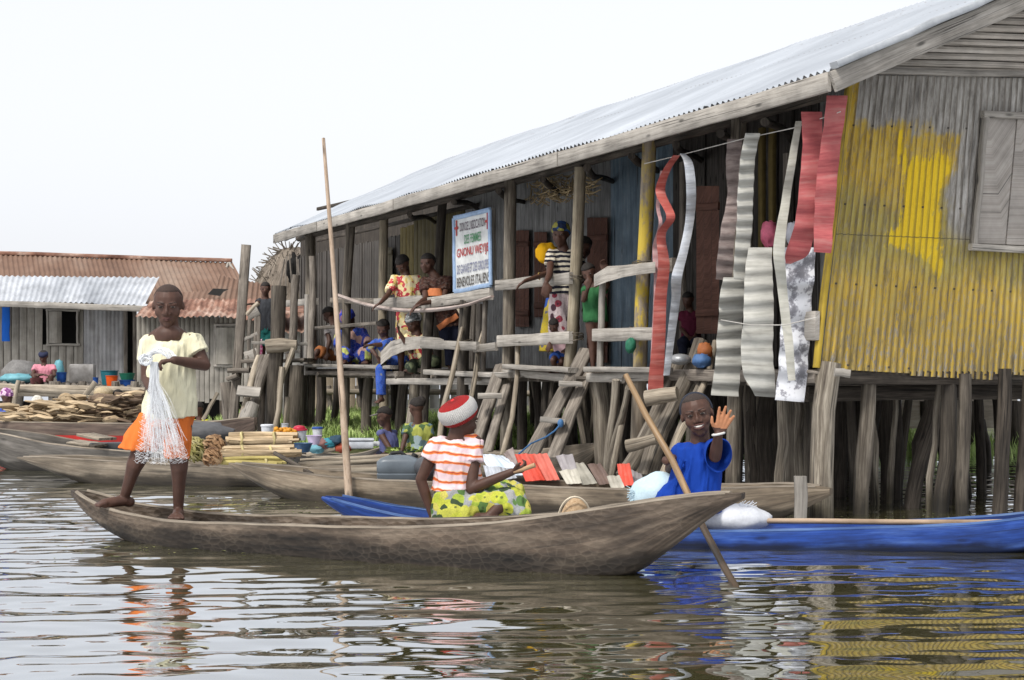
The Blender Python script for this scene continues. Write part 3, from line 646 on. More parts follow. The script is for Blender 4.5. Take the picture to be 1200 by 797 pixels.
# far end wall and rear wall so the house closes
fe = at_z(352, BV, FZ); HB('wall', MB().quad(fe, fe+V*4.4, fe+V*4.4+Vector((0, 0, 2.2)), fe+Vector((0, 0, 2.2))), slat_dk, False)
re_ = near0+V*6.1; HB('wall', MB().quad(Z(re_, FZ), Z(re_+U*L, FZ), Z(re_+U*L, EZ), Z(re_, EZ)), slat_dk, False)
def door(x0, x1, y0, y1, v, name='door', mt=None, ledges=2, boards=3, handle=True):
    mt = mt or wood_red(); mb = MB()
    d = None
    for k in range(boards):
        xa = x0+(x1-x0)*k/boards; xb = x0+(x1-x0)*(k+1)/boards-0.25
        f = lambda vv: [B(xa, y0, vv), B(xb, y0, vv), B(xb, y1, vv), B(xa, y1, vv)]
        mb.rings([f(v), f(v-0.03)])
    d = HB(name, mb, mt, False)
    for k in range(ledges):
        y = y0+(y1-y0)*(0.14+0.72*k/max(1, ledges-1)); HB('ledge', MB().board(B(x0+0.4, y, v-0.045), B(x1-0.4, y, v-0.045), 0.07, 0.025, seg=2), mt, parent=d)
    if handle: HB('latch', MB().cap(B(x1-2, (y0+y1)/2, v-0.06), 0.012, B(x1-2, (y0+y1)/2+4, v-0.06), 0.012), plain('iron_black', (0.02, 0.02, 0.02)), parent=d)
    return d
door(816, 843, 218, 391, 0.9, 'door'); door(688, 712, 255, 425, BV-0.04, 'door'); door(604, 620, 270, 383, BV-0.04, 'window_shutter', ledges=2); door(626, 641, 272, 372, BV-0.04, 'window_shutter')
door(449, 460, 290, 330, BV-0.05, 'window_shutter', M('olive_door', [(0.06, 0.05, 0.03), (0.11, 0.09, 0.05)], (20, 2, 1)), handle=False)
for x, y0, y1, c in ((905, 150, 300, 1), (893, 150, 350, 1), (800, 190, 400, 0), (855, 200, 400, 0), (922, 180, 300, 0), (878, 170, 300, 0)):
    HB('door_jamb', MB().board(B(x, y0, 1.2), B(x, y1, 1.2), 0.07, 0.05, up=U), plain('dull_yellow_jamb', (0.13, 0.095, 0.03), .8) if c else wood_grey())
for y in (262, 225): HB('wall_girt', MB().board(B(372, y+20, BV-0.05), B(560, y-22, BV-0.05), 0.06, 0.04, seg=6), wood_dark())
for k in range(9): # loose eave poles and a ceiling of rafters seen from below
    x = 480+k*52; HB('ceiling_pole', MB().log(at_z(x, -0.2, EZ-0.16), at_z(x+30, BV, EZ+0.15), 0.035, 0.03, 0.02), wood_dark())
HB('wall_plate', MB().log(at_z(350, 0.06, EZ-0.03), at_z(965, 0.06, EZ+0.0), 0.05, 0.05, 0.002, seg=14), wood_dark())
# --- rails of the veranda
fb(318, 357, 372, 353, -0.05, 0.10, 0.04); fb(388, 352, 452, 353, 0.02, 0.08, 0.04, wood_grey()); fb(363, 385, 442, 379, -0.05, 0.05, 0.04, wood_grey())
fb(440, 357, 500, 353, -0.08, 0.15, 0.05); fb(496, 356, 576, 344, -0.10, 0.13, 0.05)
fb(582, 335, 669, 326, -0.10, 0.115, 0.045); fb(584, 400, 669, 396, -0.10, 0.125, 0.045)
HB('rail', MB().rings([[B(x, y-h, -0.13), B(x, y+h*0.9, -0.13), B(x, y+h, -0.19), B(x, y-h*0.8, -0.19)] for x, y, h in ((696, 329, 7), (712, 321, 9), (730, 318, 7), (750, 315, 6.5), (768, 313, 6.5))]), wood_board())
fb(696, 393, 768, 391, -0.12, 0.12, 0.045)
HB('rail', MB().rings([[B(x, y-h, -0.12), B(x, y+h*0.9, -0.12), B(x, y+h, -0.18), B(x, y-h*0.8, -0.18)] for x, y, h in ((446, 420, 8), (458, 409, 9), (475, 403, 8), (495, 401, 7), (515, 403, 7), (520, 404, 6))]), wood_board())
fb(494, 403, 560, 406, -0.24, 0.10, 0.04); fb(556, 409, 582, 406, -0.12, 0.09, 0.04)
fb(768, 313, 790, 311, 0.0, 0.13, 0.045, wood_grey()); fb(945, 382, 958, 382, -0.05, 0.22, 0.04)
HB('baluster', MB().board(B(706, 330, -0.06), B(703, 430, -0.06), 0.075, 0.04, up=U), wood_board())
HB('baluster', MB().board(B(360, 345, -0.08), B(357, 500, -0.08), 0.12, 0.05, up=U), wood_board())
HB('baluster', MB().board(B(569, 350, -0.02), B(566, 440, -0.02), 0.07, 0.04, up=U), wood_grey())
for x, y in ((555, 352), (552, 360), (562, 356)): HB('baluster', MB().board(B(x, y, 0.3), B(x-3, 440, 0.3), 0.12, 0.03, up=U), wood_grey())
for x, y, v, rr in ((596, 335, 0, .10), (596, 401, 0, .10), (673, 327, 0, .10), (672, 397, 0, .10), (753, 315, 0, .10), (751, 392, 0, .10), (499, 402, 0, .09), (542, 404, -.1, .11), (447, 356, .1, .09)):
    c0 = B(x, y, v); mb = MB(); mb.tube([c0+Vector((math.cos(q*.7)*rr*1.0, math.sin(q*.7)*rr*1.75, .035*math.sin(q*.35+x)+.006*(q % 7))) for q in range(30)], .007, 5); HB('lashing', mb, plain('old_rope', (0.12, 0.10, 0.075)))
for q in range(26):                            # crooked thin branches propped between the stilts
    x = random.choice((random.uniform(620, 760), random.uniform(880, 960), random.uniform(985, 1200))); Yq = YB(min(x, 955), random.uniform(.1, 1.2)) if x < 960 else random.uniform(12.3, 13.8)
    l = random.uniform(-16, 16); r_ = random.uniform(.018, .04); HB('brace', MB().tube([P(x+l, 446, Yq), P(x+l*.7+random.uniform(-5, 5), 480, Yq), P(x+random.uniform(-5, 5), 520, Yq), P(x-l*.4+random.uniform(-4, 4), 560, Yq), Z(P(x-l*.6, 590, Yq), -.2)], [r_, r_*1.1, r_, r_*1.2, r_*1.1], 7, .25), post_mat())
# straw and sacking hung under the eave
mb = MB()
for k in range(160):
    x = random.uniform(618, 690); y = random.uniform(206, 232); d = random.uniform(-16, 16)
    v0 = random.uniform(0.25, 0.7); a = B(x, y, v0); b = B(x+d+6, y+random.uniform(-6, 12), v0+random.uniform(-.1, .1)); mb.tube([a, a.lerp(b, 0.5)+Vector((0, 0, -.02)), b], 0.006, 4)
tag(mb.build('straw_bundle', M('dry_straw', [(0.20, 0.14, 0.07), (0.36, 0.28, 0.16)], (9, 9, 9), coord='Object'), None, True, B(655, 230, 0.45)), 'dry straw bundle stuffed under the eave above the striped woman', 'straw')
# extra braces near the post foot, knots and cut boards under the deck
for x0, y0, x1, y1, v, r in ((722, 445, 712, 560, -0.3, 5), (736, 455, 714, 548, -0.35, 4)):
    HB('brace', MB().log(B(x0, y0, v), B(x1, y1, v), r/F*YB(x0, v), None, 0.03), post_mat())
HB('joist', MB().board(P(978, 436, 11.4), P(996, 438, 11.4), 0.06, 0.05), wood_board())
HB('joist', MB().board(P(928, 434, 11.75), P(962, 436, 11.6), 0.025, 0.05), wood_grey())
# ================================================================ BOATS
def boat_mat(name, cols, scoops=0.0, sc=(1.6, 14, 1), wet=0.12, red=None):
    m, nt, bs = newmat(name)
    n = noise(nt, vec(nt, 'UV', (sc[1], sc[0], 1), False), 1.0, 6)
    c = ramp(nt, n, [(0.3, cols[0]), (0.5, cols[1]), (0.7, cols[2])])
    n2 = noise(nt, vec(nt, 'Object', (2.2, 2.2, 4), False), 1.0, 5)
    c = mixc(nt, 1.0, c, ramp(nt, n2, [(0.3, (0.66,)*3), (0.65, (1.2,)*3)]), 'MULTIPLY')
    geo = nt.nodes.new('ShaderNodeNewGeometry'); sp = nt.nodes.new('ShaderNodeSeparateXYZ'); lk(nt, geo.outputs['Position'], sp.inputs[0])
    h = math_n(nt, 'ADD', sp.outputs[2], math_n(nt, 'MULTIPLY', math_n(nt, 'SUBTRACT', n2, 0.5), 0.16))
    c = mixc(nt, 1.0, c, ramp(nt, h, [(max(0.0, wet-0.025), (0.26, 0.25, 0.23)), (wet+0.025, (1, 1, 1))]), 'MULTIPLY')
    if red:
        c = mixc(nt, ramp(nt, sp.outputs[2], [(red[0], (0,)*3), (red[0]+0.01, (1,)*3), (red[1], (1,)*3), (red[1]+0.01, (0,)*3)]), c, (0.5, 0.02, 0.015))
    gn, gc = grain(nt, (26, 1.5, 1)); c = mixc(nt, .8, c, gc, 'MULTIPLY'); c = mixc(nt, 1.0, c, ramp(nt, gn, [(.35, (.6,)*3), (.62, (1.35,)*3)]), 'MULTIPLY')
    bs.inputs['Roughness'].default_value = 0.62; bs.inputs['Specular IOR Level'].default_value = 0.35
    if scoops:
        ve = nt.nodes.new('ShaderNodeTexVoronoi'); ve.feature = 'DISTANCE_TO_EDGE'; lk(nt, vec(nt, 'Object', (17, 17, 30), False), ve.inputs['Vector']); ve.inputs['Scale'].default_value = 1
        c = mixc(nt, math_n(nt, 'MULTIPLY', ramp(nt, ve.outputs['Distance'], [(0, (1,)*3), (.12, (0,)*3)]), math_n(nt, 'MULTIPLY', ramp(nt, n2, [(.42, (0,)*3), (.58, (1,)*3)]), .10)), c, (0.30, 0.25, 0.19))
    lk(nt, c, bs.inputs['Base Color'])
    if scoops:
        vo = nt.nodes.new('ShaderNodeTexVoronoi'); vo.feature = 'F1'
        lk(nt, vec(nt, 'Object', (17, 17, 30), False), vo.inputs['Vector']); vo.inputs['Scale'].default_value = 1.0
        b1 = nt.nodes.new('ShaderNodeBump'); b1.inputs['Strength'].default_value = scoops; b1.inputs['Distance'].default_value = 0.019; lk(nt, vo.outputs['Distance'], b1.inputs['Height'])
        b2 = nt.nodes.new('ShaderNodeBump'); b2.inputs['Strength'].default_value = 0.4; b2.inputs['Distance'].default_value = 0.006; lk(nt, n, b2.inputs['Height']); lk(nt, b1.outputs[0], b2.inputs['Normal']); lk(nt, b2.outputs[0], bs.inputs['Normal'])
    else: bump(nt, bs, n, 0.5, 0.008)
    return m
def canoe(label, A, Bp, rim, keel, width, mat, th=0.035, group='dugout canoes', floor=0.10, name='dugout_canoe', edge=None, rimmat=None):
    # A, Bp: (bearing, distance) of the two tips; rim: (bearing, row) of the near rim; keel: (bearing, z); width: (bearing, half width)
    a = Vector(((A[0]-CX)/F*A[1], A[1], 0)); b = Vector(((Bp[0]-CX)/F*Bp[1], Bp[1], 0)); d = (b-a).normalized(); nrm = Vector((d.y, -d.x, 0)); L = (b-a).length
    def s_of(px):
        k = (px-CX)/F; return (k*a.y-a.x)/(d.x-k*d.y)
    wd = [(s_of(x), y) for x, y in width]; kl = [(s_of(x), y) for x, y in keel]; rm = []
    for x, y in rim:
        s = s_of(x)
        for _ in range(4):
            h = max(0.0, smooth_interp(wd, s)); k = (x-CX)/F; q = a+nrm*h; s = (k*q.y-q.x)/(d.x-k*d.y)
        p = a+d*s+nrm*h; rm.append((s, EYE+(HOR-y)/F*p.y))
    t = thing(name, (a+b)/2, label, 'canoe', group)
    n = 60; rings = []; m = 9
    for i in range(n+1):
        s = L*i/n; c = a+d*s; h = max(0.012, smooth_interp(wd, s)); zr = smooth_interp(rm, s); zk = min(zr-0.02, smooth_interp(kl, s)); r = []
        h += 0.006*mnoise.noise(Vector((s*1.3, zr, 2)))
        for j in range(2*m+1):                     # outer skin, far rim -> keel -> near rim
            ph = math.pi*(j/(2*m)); cx = -math.cos(ph); sz = math.sin(ph)**0.62
            r.append(c+nrm*h*math.copysign(abs(cx)**0.8, cx)+Vector((0, 0, zr+(zk-zr)*sz+0.004*mnoise.noise(Vector((s*2, j*.7, 5))))))
        hi = max(0.004, h-th); zf = min(zr-0.008, max(zk+th, min(floor, zr-0.05) if zk < 0.05 else zk+th))
        for j in range(2*m+1):
            ph = math.pi*(j/(2*m)); cx = math.cos(ph); sz = math.sin(ph)**0.45
            r.append(c+nrm*hi*cx+Vector((0, 0, zr+0.003+(zf-zr)*sz)))
        rings.append(r)
    mb = MB().rings(rings); hull = mb.build('hull', mat, t)
    for sd in (-1, 1):
        pts = []; rr = []
        for i in range(1, 56):
            s = L*i/56; h = max(.004, smooth_interp(wd, s)-th*.5); pts.append(a+d*s+nrm*sd*h+Vector((0, 0, smooth_interp(rm, s)+.004+.004*mnoise.noise(Vector((s*4, sd, 1)))))); rr.append(.014*min(1, h/.05)*(1+.3*mnoise.noise(Vector((s*5, 3, sd)))))
        MB().tube(pts, rr, 6, .1).build('gunwale', rimmat or M('worn_rim_wood', [(0.09, 0.075, 0.058), (0.22, 0.185, 0.145), (0.33, 0.29, 0.235)], (30, 2, 1), bmp=.5), t)
    def at(px, side=0.0, z=None):
        s = s_of(px); p = a+d*s+nrm*side
        for _ in range(4):
            k = (px-CX)/F; q = a+nrm*side; s = (k*q.y-q.x)/(d.x-k*d.y)
        p = a+d*s+nrm*side; p.z = z if z is not None else smooth_interp(rm, s); return p
    return t, at, dict(a=a, d=d, n=nrm, rm=rm, wd=wd, s_of=s_of, L=L)
grey_hull = boat_mat('adzed_hull', [(0.028, 0.020, 0.014), (0.080, 0.058, 0.041), (0.165, 0.128, 0.094)], .5, wet=0.125)
t1, at1, g1 = canoe('long adze-marked dark dugout canoe in front, carrying the boy with the net', (85, 10.56), (871, 8.24),
    [(85, 575), (120, 596), (160, 606), (200, 612.5), (300, 616), (450, 620), (560, 616), (640, 607), (740, 592), (810, 583), (871, 578)],
    [(85, .26), (120, .10), (158, -.01), (210, -.09), (400, -.12), (620, -.12), (735, -.02), (790, .17), (840, .36), (871, .44)],
    [(85, .02), (105, .10), (150, .19), (220, .27), (400, .31), (600, .29), (740, .20), (820, .11), (871, .03)], grey_hull, floor=0.04)
blue_hull = boat_mat('blue_painted_hull', [(0.006, 0.02, 0.09), (0.010, 0.042, 0.21), (0.05, 0.11, 0.34)], 0, wet=0.05)
t2, at2, g2 = canoe('bright blue painted dugout canoe carrying the woman in the beret and the waving girl', (380, 10.6), (1330, 9.43),
    [(380, 583), (410, 592), (440, 600), (500, 611), (560, 617), (640, 621), (760, 624), (860, 624), (960, 622), (1060, 619), (1130, 616), (1200, 609), (1330, 590)],
    [(380, .23), (410, .12), (450, .0), (520, -.1), (900, -.1), (1080, -.05), (1200, 0.0), (1330, .22)],
    [(380, .06), (400, .14), (450, .22), (560, .30), (860, .28), (1000, .21), (1150, .20), (1330, .05)], blue_hull, floor=0.03, rimmat=M('worn_blue_rim', [(0.02, 0.05, 0.17), (0.07, 0.14, 0.34), (0.16, 0.24, 0.42)], (30, 2, 1)))
tan_hull = boat_mat('tan_hull', [(0.07, 0.052, 0.036), (0.165, 0.13, 0.092), (0.27, 0.22, 0.16)], 0, wet=0.11)
t3, at3, g3 = canoe('weathered brown dugout canoe loaded with cut roofing sheets and a grey jerrycan', (270, 13.9), (974, 11.15),
    [(270, 543), (300, 548), (340, 554), (400, 561), (500, 566), (600, 570), (700, 574), (800, 575), (870, 573), (930, 571), (974, 573)],
    [(270, .27), (300, .12), (335, 0), (380, -.1), (850, -.1), (905, .0), (940, .1), (974, .22)],
    [(270, .03), (300, .12), (350, .22), (500, .30), (800, .30), (900, .22), (974, .04)], tan_hull)
old_hull = boat_mat('old_pale_hull', [(0.065, 0.052, 0.039), (0.15, 0.122, 0.09), (0.25, 0.21, 0.16)], 0, wet=0.09)
t4, at4, g4 = canoe('long pale brown dugout canoe laden with tied firewood, tip at the left', (22, 15.6), (560, 14.6),
    [(22, 536), (60, 537), (120, 541), (200, 545), (290, 550), (400, 552), (480, 549), (560, 545)],
    [(22, .22), (50, .13), (95, .0), (140, -.1), (500, -.1), (560, .1)],
    [(22, .04), (60, .16), (130, .28), (300, .34), (500, .30), (560, .1)], old_hull)
dk_hull = boat_mat('dark_hull', [(0.045, 0.04, 0.035), (0.10, 0.09, 0.078), (0.17, 0.155, 0.14)], 0, wet=0.12)
t5, at5, g5 = canoe('dark grey dugout canoe with a pale thwart behind the firewood canoe', (-60, 17.6), (345, 16.6),
    [(-60, 500), (0, 509), (60, 521), (140, 529), (240, 533), (345, 530)], [(-60, .3), (0, .05), (40, -.1), (300, -.1), (345, .15)],
    [(-60, .05), (0, .25), (100, .36), (250, .34), (345, .05)], dk_hull)
MB().board(at5(86, -.2, .30)+Vector((0, 0, .0)), at5(118, .25, .28), .16, .025, up=(1, 0, .1)).build('thwart', wood_light(), t5)
MB().board(at5(210, -.3, .22), at5(214, .3, .22), .14, .025, up=(1, 0, .1)).build('thwart', wood_grey(), t5)
red_hull = boat_mat('red_striped_hull', [(0.05, 0.035, 0.028), (0.10, 0.07, 0.055), (0.17, 0.13, 0.10)], 0, wet=0.08)
t6, at6, g6 = canoe('big plank canoe with a red stripe, heaped with split firewood', (-160, 21.8), (300, 20.6),
    [(-160, 492), (0, 495), (160, 497), (230, 496), (300, 489)], [(-160, .1), (-120, -.1), (260, -.1), (300, .3)],
    [(-160, .1), (0, .5), (200, .5), (300, .06)], red_hull)
mb = MB(); rg_ = []
for i in range(50):
    s_ = .35+(g6['L']-.9)*i/49; h_ = smooth_interp(g6['wd'], s_); q0 = g6['a']+g6['d']*s_+g6['n']*(h_+.014); q1 = g6['a']+g6['d']*s_+g6['n']*(h_*.965+.016)
    rg_.append([Vector((q0.x, q0.y, .235)), Vector((q1.x, q1.y, .11)), Vector((q1.x, q1.y+.01, .11)), Vector((q0.x, q0.y+.01, .235))])
mb.rings(rg_).build('red_stripe', plain('red_boat_paint', (0.40, 0.02, 0.015), .6, var=.3, sc=6), t6)
t7, at7, g7 = canoe('small dark dugout canoe carrying a plastic tub under the veranda', (348, 18.9), (458, 17.9),
    [(348, 533), (380, 536), (420, 532), (458, 521)], [(348, .0), (365, -.1), (425, -.05), (458, .25)],
    [(348, .1), (370, .25), (430, .22), (458, .03)], dk_hull)
t8, at8, g8 = canoe('narrow grey dugout canoe under the veranda with the woman in green and yellow', (395, 16.9), (700, 15.0),
    [(395, 546), (430, 541), (480, 537), (540, 533), (620, 529), (700, 520)], [(395, .05), (420, -.1), (660, -.05), (700, .3)],
    [(395, .05), (430, .25), (640, .27), (700, .04)], old_hull)

# ================================================================ LEFT SHORE: houses, jetty, thatch hut
hl = thing('plank_house', (-8.0, 34.0, 0), 'grey plank house with a silver lean-to roof under a long rusty roof', 'house')
YL = 34.0
def PL(x, y, dy=0.0): return P(x, y, YL+dy)
rust = M('rusty_roof_iron', [(0.10, 0.056, 0.038), (0.185, 0.112, 0.078), (0.27, 0.20, 0.155)], (0.9, 0.35, 1), rough=0.75, bmp=0.15, lo=.25, hi=.75, var=0.12)
rust2 = M('deep_rust_iron', [(0.08, 0.035, 0.024), (0.22, 0.115, 0.08), (0.42, 0.31, 0.25)], (3, 1.5, 1), rough=0.8, bmp=0.3)
hl_wall = M('grey_hut_plank', [(0.13, 0.115, 0.095), (0.27, 0.25, 0.215), (0.36, 0.335, 0.295)], (9, 0.7, 1), bmp=0.4)
def PH(*a): return a
HLs = lambda name, mb, mt, sm=True, parent=None: mb.build(name, mt, parent or hl, sm)
def plank_run(x0, x1, y0, y1, Y, wd, root, mt, jy=1.5, name='wall', y0b=None, y1b=None):
    mb = MB(); n = max(1, int((x1-x0)/F*Y/wd))
    for k in range(n):
        xa = x0+(x1-x0)*k/n; xb = x0+(x1-x0)*(k+1)/n; t = k/n
        ya = y0+((y0b or y0)-y0)*t; yb = y1+((y1b or y1)-y1)*t
        mb.board(P((xa+xb)/2, ya, Y+random.uniform(-.02, .02)), P((xa+xb)/2, yb+random.uniform(-jy, jy), Y), (xb-xa)/F*Y*0.93, 0.025, up=(1, 0, 0), seg=1, wob=0.004)
    return mb.build(name, mt, root)
plank_run(-60, 50, 352, 452, YL, 0.16, hl, hl_wall); plank_run(90, 98, 352, 452, YL, 0.16, hl, hl_wall); plank_run(50, 96, 352, 362, YL, 0.16, hl, hl_wall, 0); plank_run(50, 96, 404, 452, YL, 0.16, hl, hl_wall)
HLs('wall', corr(MB(), PL(96, 352), PL(145, 352), PL(96, 452), PL(145, 452), .09, .008, 3, 3, .01), M('pale_grey_iron', [(0.24, 0.225, 0.21), (0.38, 0.375, 0.375), (0.45, 0.445, 0.45)], (4, .8, 1), rough=.7, bmp=.1))
HLs('dark_interior', MB().quad(PL(-80, 352, .8), PL(160, 352, .8), PL(160, 455, .8), PL(-80, 455, .8)), plain('shade_black', (0.012, 0.011, 0.01), 0.9), False)
wn = HLs('window', MB().board(PL(54, 363, -.05), PL(94, 364, -.05), .05, .05).board(PL(54, 404, -.05), PL(94, 404, -.05), .05, .05).board(PL(56, 363, -.05), PL(56, 404, -.05), .05, .05, up=(1, 0, 0)).board(PL(91, 363, -.05), PL(91, 404, -.05), .05, .05, up=(1, 0, 0)), hl_wall)
HLs('shutter', MB().board(PL(65, 365, -.08), PL(65, 402, -.08), .28, .03, up=(1, 0, 0), seg=2), hl_wall, parent=wn)
for x in (147, 158): HLs('door_jamb', MB().board(PL(x, 355, -.04), PL(x, 456, -.04), .08, .06, up=(1, 0, 0)), wood_grey())
# big rusty roof
A0, A1 = P(-90, 295, YL+3.4), P(272, 307, YL+3.4); B0, B1 = P(-90, 332, YL+.6), P(290, 367, YL+.4)
silver = M('silver_roof_iron', [(0.34, 0.36, 0.39), (0.52, 0.54, 0.57), (0.58, 0.60, 0.62)], (0.8, 0.25, 1), rough=0.5, metal=0.3, bmp=0.1)
HLs('roof', corr(MB(), A0, A1, P(-90, 350, YL+.5), P(300, 360, YL+.3), .12, .018, 6, 1.6, .06, wob=.03), rust)
HLs('ridge_cap', MB().board(A0+Vector((0, -.03, .03)), A1+Vector((0, -.03, .03)), .09, .12, seg=8), rust2)
HLs('roof', corr(MB(), P(-90, 322, YL+.25), P(187, 325, YL+.25), P(-90, 352, YL-1.0), P(170, 357, YL-1.0), .12, .018, 4, 1.3, .05), silver)
HLs('fascia_board', MB().board(P(-90, 354, YL-1.0), P(40, 357, YL-1.0), .13, .04), wood_board()); HLs('fascia_board', MB().board(P(40, 357, YL-1.03), P(172, 362, YL-1.03), .13, .04), wood_board())
gv = HLs('gable_vent', MB().board(P(261, 325, YL+2.8), P(268, 309, YL+3.1), .1, .05).board(P(268, 309, YL+3.1), P(279, 327, YL+2.8), .1, .05).board(P(261, 325, YL+2.8), P(280, 326, YL+2.8), .06, .05), wood_board())
HLs('dark_interior', MB().add([P(262, 325, YL+2.9), P(268, 311, YL+3.2), P(278, 325, YL+2.9)], [[0, 1, 2]], [[(0, 0)]*3]), plain('shade_black', (0, 0, 0)), False)
hr = thing('plank_house', (-6, 32.0, 0), 'low grey plank shed with ragged rusty sheets over its eave, behind the boy', 'shed')
YR = 32.0
hb = lambda name, mb, mt, sm=True, parent=None: mb.build(name, mt, parent or hr, sm)
plank_run(160, 297, 368, 470, YR, .10, hr, hl_wall, 3); hb('dark_interior', MB().quad(P(160, 372, YR+.5), P(345, 372, YR+.5), P(345, 500, YR+.5), P(160, 500, YR+.5)), plain('shade_black', (0, 0, 0)), False)
hb('roof', corr(MB(), P(176, 352, YR+1.0), P(300, 352, YR+1.0), P(158, 370, YR-.5), P(300, 373, YR-.5), .12, .018, 4, .9, .12, wob=.12), rust2)
hb('roof', corr(MB(), P(195, 340, YR+2), P(262, 342, YR+2), P(190, 357, YR+.7), P(250, 359, YR+.7), .12, .018, 4, .7, .1, wob=.16), rust)
hb('roof', corr(MB(), P(258, 322, YR+2.5), P(330, 338, YR+2.5), P(250, 352, YR+1.1), P(330, 372, YR+.6), .12, .018, 4, .9, .1, wob=.06), rust)
hb('hole', MB().add([P(243, 345, YR+.9), P(250, 338, YR+1.1), P(268, 339, YR+1.1), P(262, 342, YR+1), P(258, 347, YR+.9)], [[0, 1, 2, 3, 4]], [[(0, 0)]*5]), plain('shade_black', (0, 0, 0)), False)
wn = hb('window', MB().board(P(251, 381, YR-.05), P(279, 381, YR-.05), .06, .05).board(P(251, 429, YR-.05), P(279, 429, YR-.05), .06, .05).board(P(252, 381, YR-.05), P(252, 429, YR-.05), .06, .05, up=(1, 0, 0)).board(P(278, 381, YR-.05), P(278, 429, YR-.05), .06, .05, up=(1, 0, 0)), wood_board())
hb('shutter', MB().board(P(265, 384, YR-.09), P(265, 427, YR-.09), .42, .02, up=(1, 0, 0)), hl_wall, parent=wn)
hb('post', MB().log(P(175, 470, YR), P(176, 520, YR), .08), wood_dark()); hb('post', MB().log(P(262, 470, YR), P(262, 520, YR), .08), wood_dark())
# pale hut and thatched hut further back
hp = thing('whitewashed_hut', P(330, 500, 29), 'small pale plank hut glimpsed behind the landing steps', 'hut')
plank_run(300, 352, 388, 500, 28.6, .14, hp, M('pale_plank', [(0.30, 0.285, 0.26), (0.42, 0.41, 0.385), (0.5, 0.49, 0.47)], (8, 1, 1)), 2)
MB().rings([[P(299, 369, 28.2), P(356, 365, 28.2), P(356, 366.5, 28.2), P(299, 370.5, 28.2)], [P(299, 363, 29.2), P(356, 358, 29.2), P(356, 360, 29.2), P(299, 365, 29.2)]]).build('roof', rust2, hp, False)
corr(MB(), P(299, 370, 29.6), P(356, 366, 29.6), P(298, 390, 28.3), P(358, 388, 28.3), .12, .018, 4, .9, .05).build('roof', rust2, hp)
th = thing('thatched_hut', P(330, 500, 40), 'thatched hut with a worn hole in its roof, behind the boy on the landing', 'hut')
thm = M('old_thatch', [(0.05, 0.04, 0.03), (0.17, 0.14, 0.11), (0.30, 0.255, 0.21)], (22, 2, 1), bmp=0.8, dist=.04)
rs = []
prof = [(395, 62), (362, 58), (336, 50), (316, 38), (302, 27), (294, 17), (290, 4)]
for y, r in prof:
    c = P(342+(395-y)*.05, y, 40); rr = r/F*40
    rs.append([c+Vector((math.cos(6.283*j/28)*rr*(1+.22*mnoise.noise(Vector((j*.9, y*.1, 1)))), math.sin(6.283*j/28)*rr*.8, .12*mnoise.noise(Vector((j*.7, y, 0))))) for j in range(28)])
MB().rings(rs).build('roof', thm, th)
mb = MB()
for _ in range(900):
    k = random.uniform(0, 1); a = random.uniform(math.pi, 2*math.pi); r = (54*(1-k)**.8+4)/F*40; y = 382-(382-291)*k**1.0
    c = P(338, y, 40)+Vector((math.cos(a)*r, math.sin(a)*r*.8, 0)); mb.tube([c, c+Vector((math.cos(a)*.28+random.uniform(-.1, .1), math.sin(a)*.2, -random.uniform(.2, .55)+random.choice((0, 0, 0, .5))))], .014, 3)
mb.build('thatch_straw', M('thatch_stalk', [(0.09, 0.075, 0.06), (0.30, 0.255, 0.205)], (5, 5, 5), coord='Object'), th)
MB().ell(P(346, 316, 39.02), .22, .10, .36, n=22, m=14, f=lambda l: 1+.5*mnoise.noise(l*2.2)).build('hole', plain('shade_black', (0, 0, 0)), th)
for k in range(7): MB().log(P(328+k*6+random.uniform(-2, 2), 345, 38.5), P(334+k*4+random.uniform(-3, 3), 298+abs(k-2)*3, 38.85), .018).build('roof_lath', wood_grey(), th)
plank_run(300, 372, 376, 520, 39.5, .2, th, M('pale_plank', [(0.3, 0.3, 0.3)]), 2)
# leftover shore line: low far structures seen between the posts
fs = thing('plank_fence', P(480, 470, 33), 'pale plank fence beyond the grass, seen between the house posts', 'fence')
fmt = M('pale_fence', [(0.36, 0.345, 0.32), (0.5, 0.49, 0.47), (0.58, 0.57, 0.55)], (5, .8, 1))
plank_run(380, 700, 438, 476, 33, .22, fs, fmt, 3); plank_run(365, 430, 440, 482, 32.4, .22, fs, M('tan_fence', [(0.22, 0.18, 0.13), (0.38, 0.31, 0.23)], (8, 1, 1)), 4)
for k in range(9): MB().log(P(385+k*34, 452, 32), P(386+k*34+random.uniform(-4, 4), 492, 32), .06).build('post', wood_grey(), fs)
MB().log(P(380, 459, 31.9), P(700, 462, 31.9), .06).build('rail', wood_light(), fs)
bh = thing('plank_house', Vector((6.9, 21.5, 0)), 'weathered plank house beyond the water, seen under the yellow wall', 'house')
plank_run(1008, 1240, 420, 502, 21.0, .5, bh, M('beige_board', [(0.22, 0.18, 0.14), (0.36, 0.31, 0.25), (0.45, 0.40, 0.33)], (2, 12, 1)), 2)  # boards of a beige colour
for x in (1020, 1085, 1140, 1190, 1230): MB().log(P(x, 470, 21), Z(P(x+3, 540, 21), -.3), .09).build('post', wood_dark(), bh)
bk = grass_patch('grass', 3.4, 9.0, 19.4, 20.6, 1400, .1, .35, .0); bk['label'] = 'thin green reeds at the water edge seen below the yellow wall'

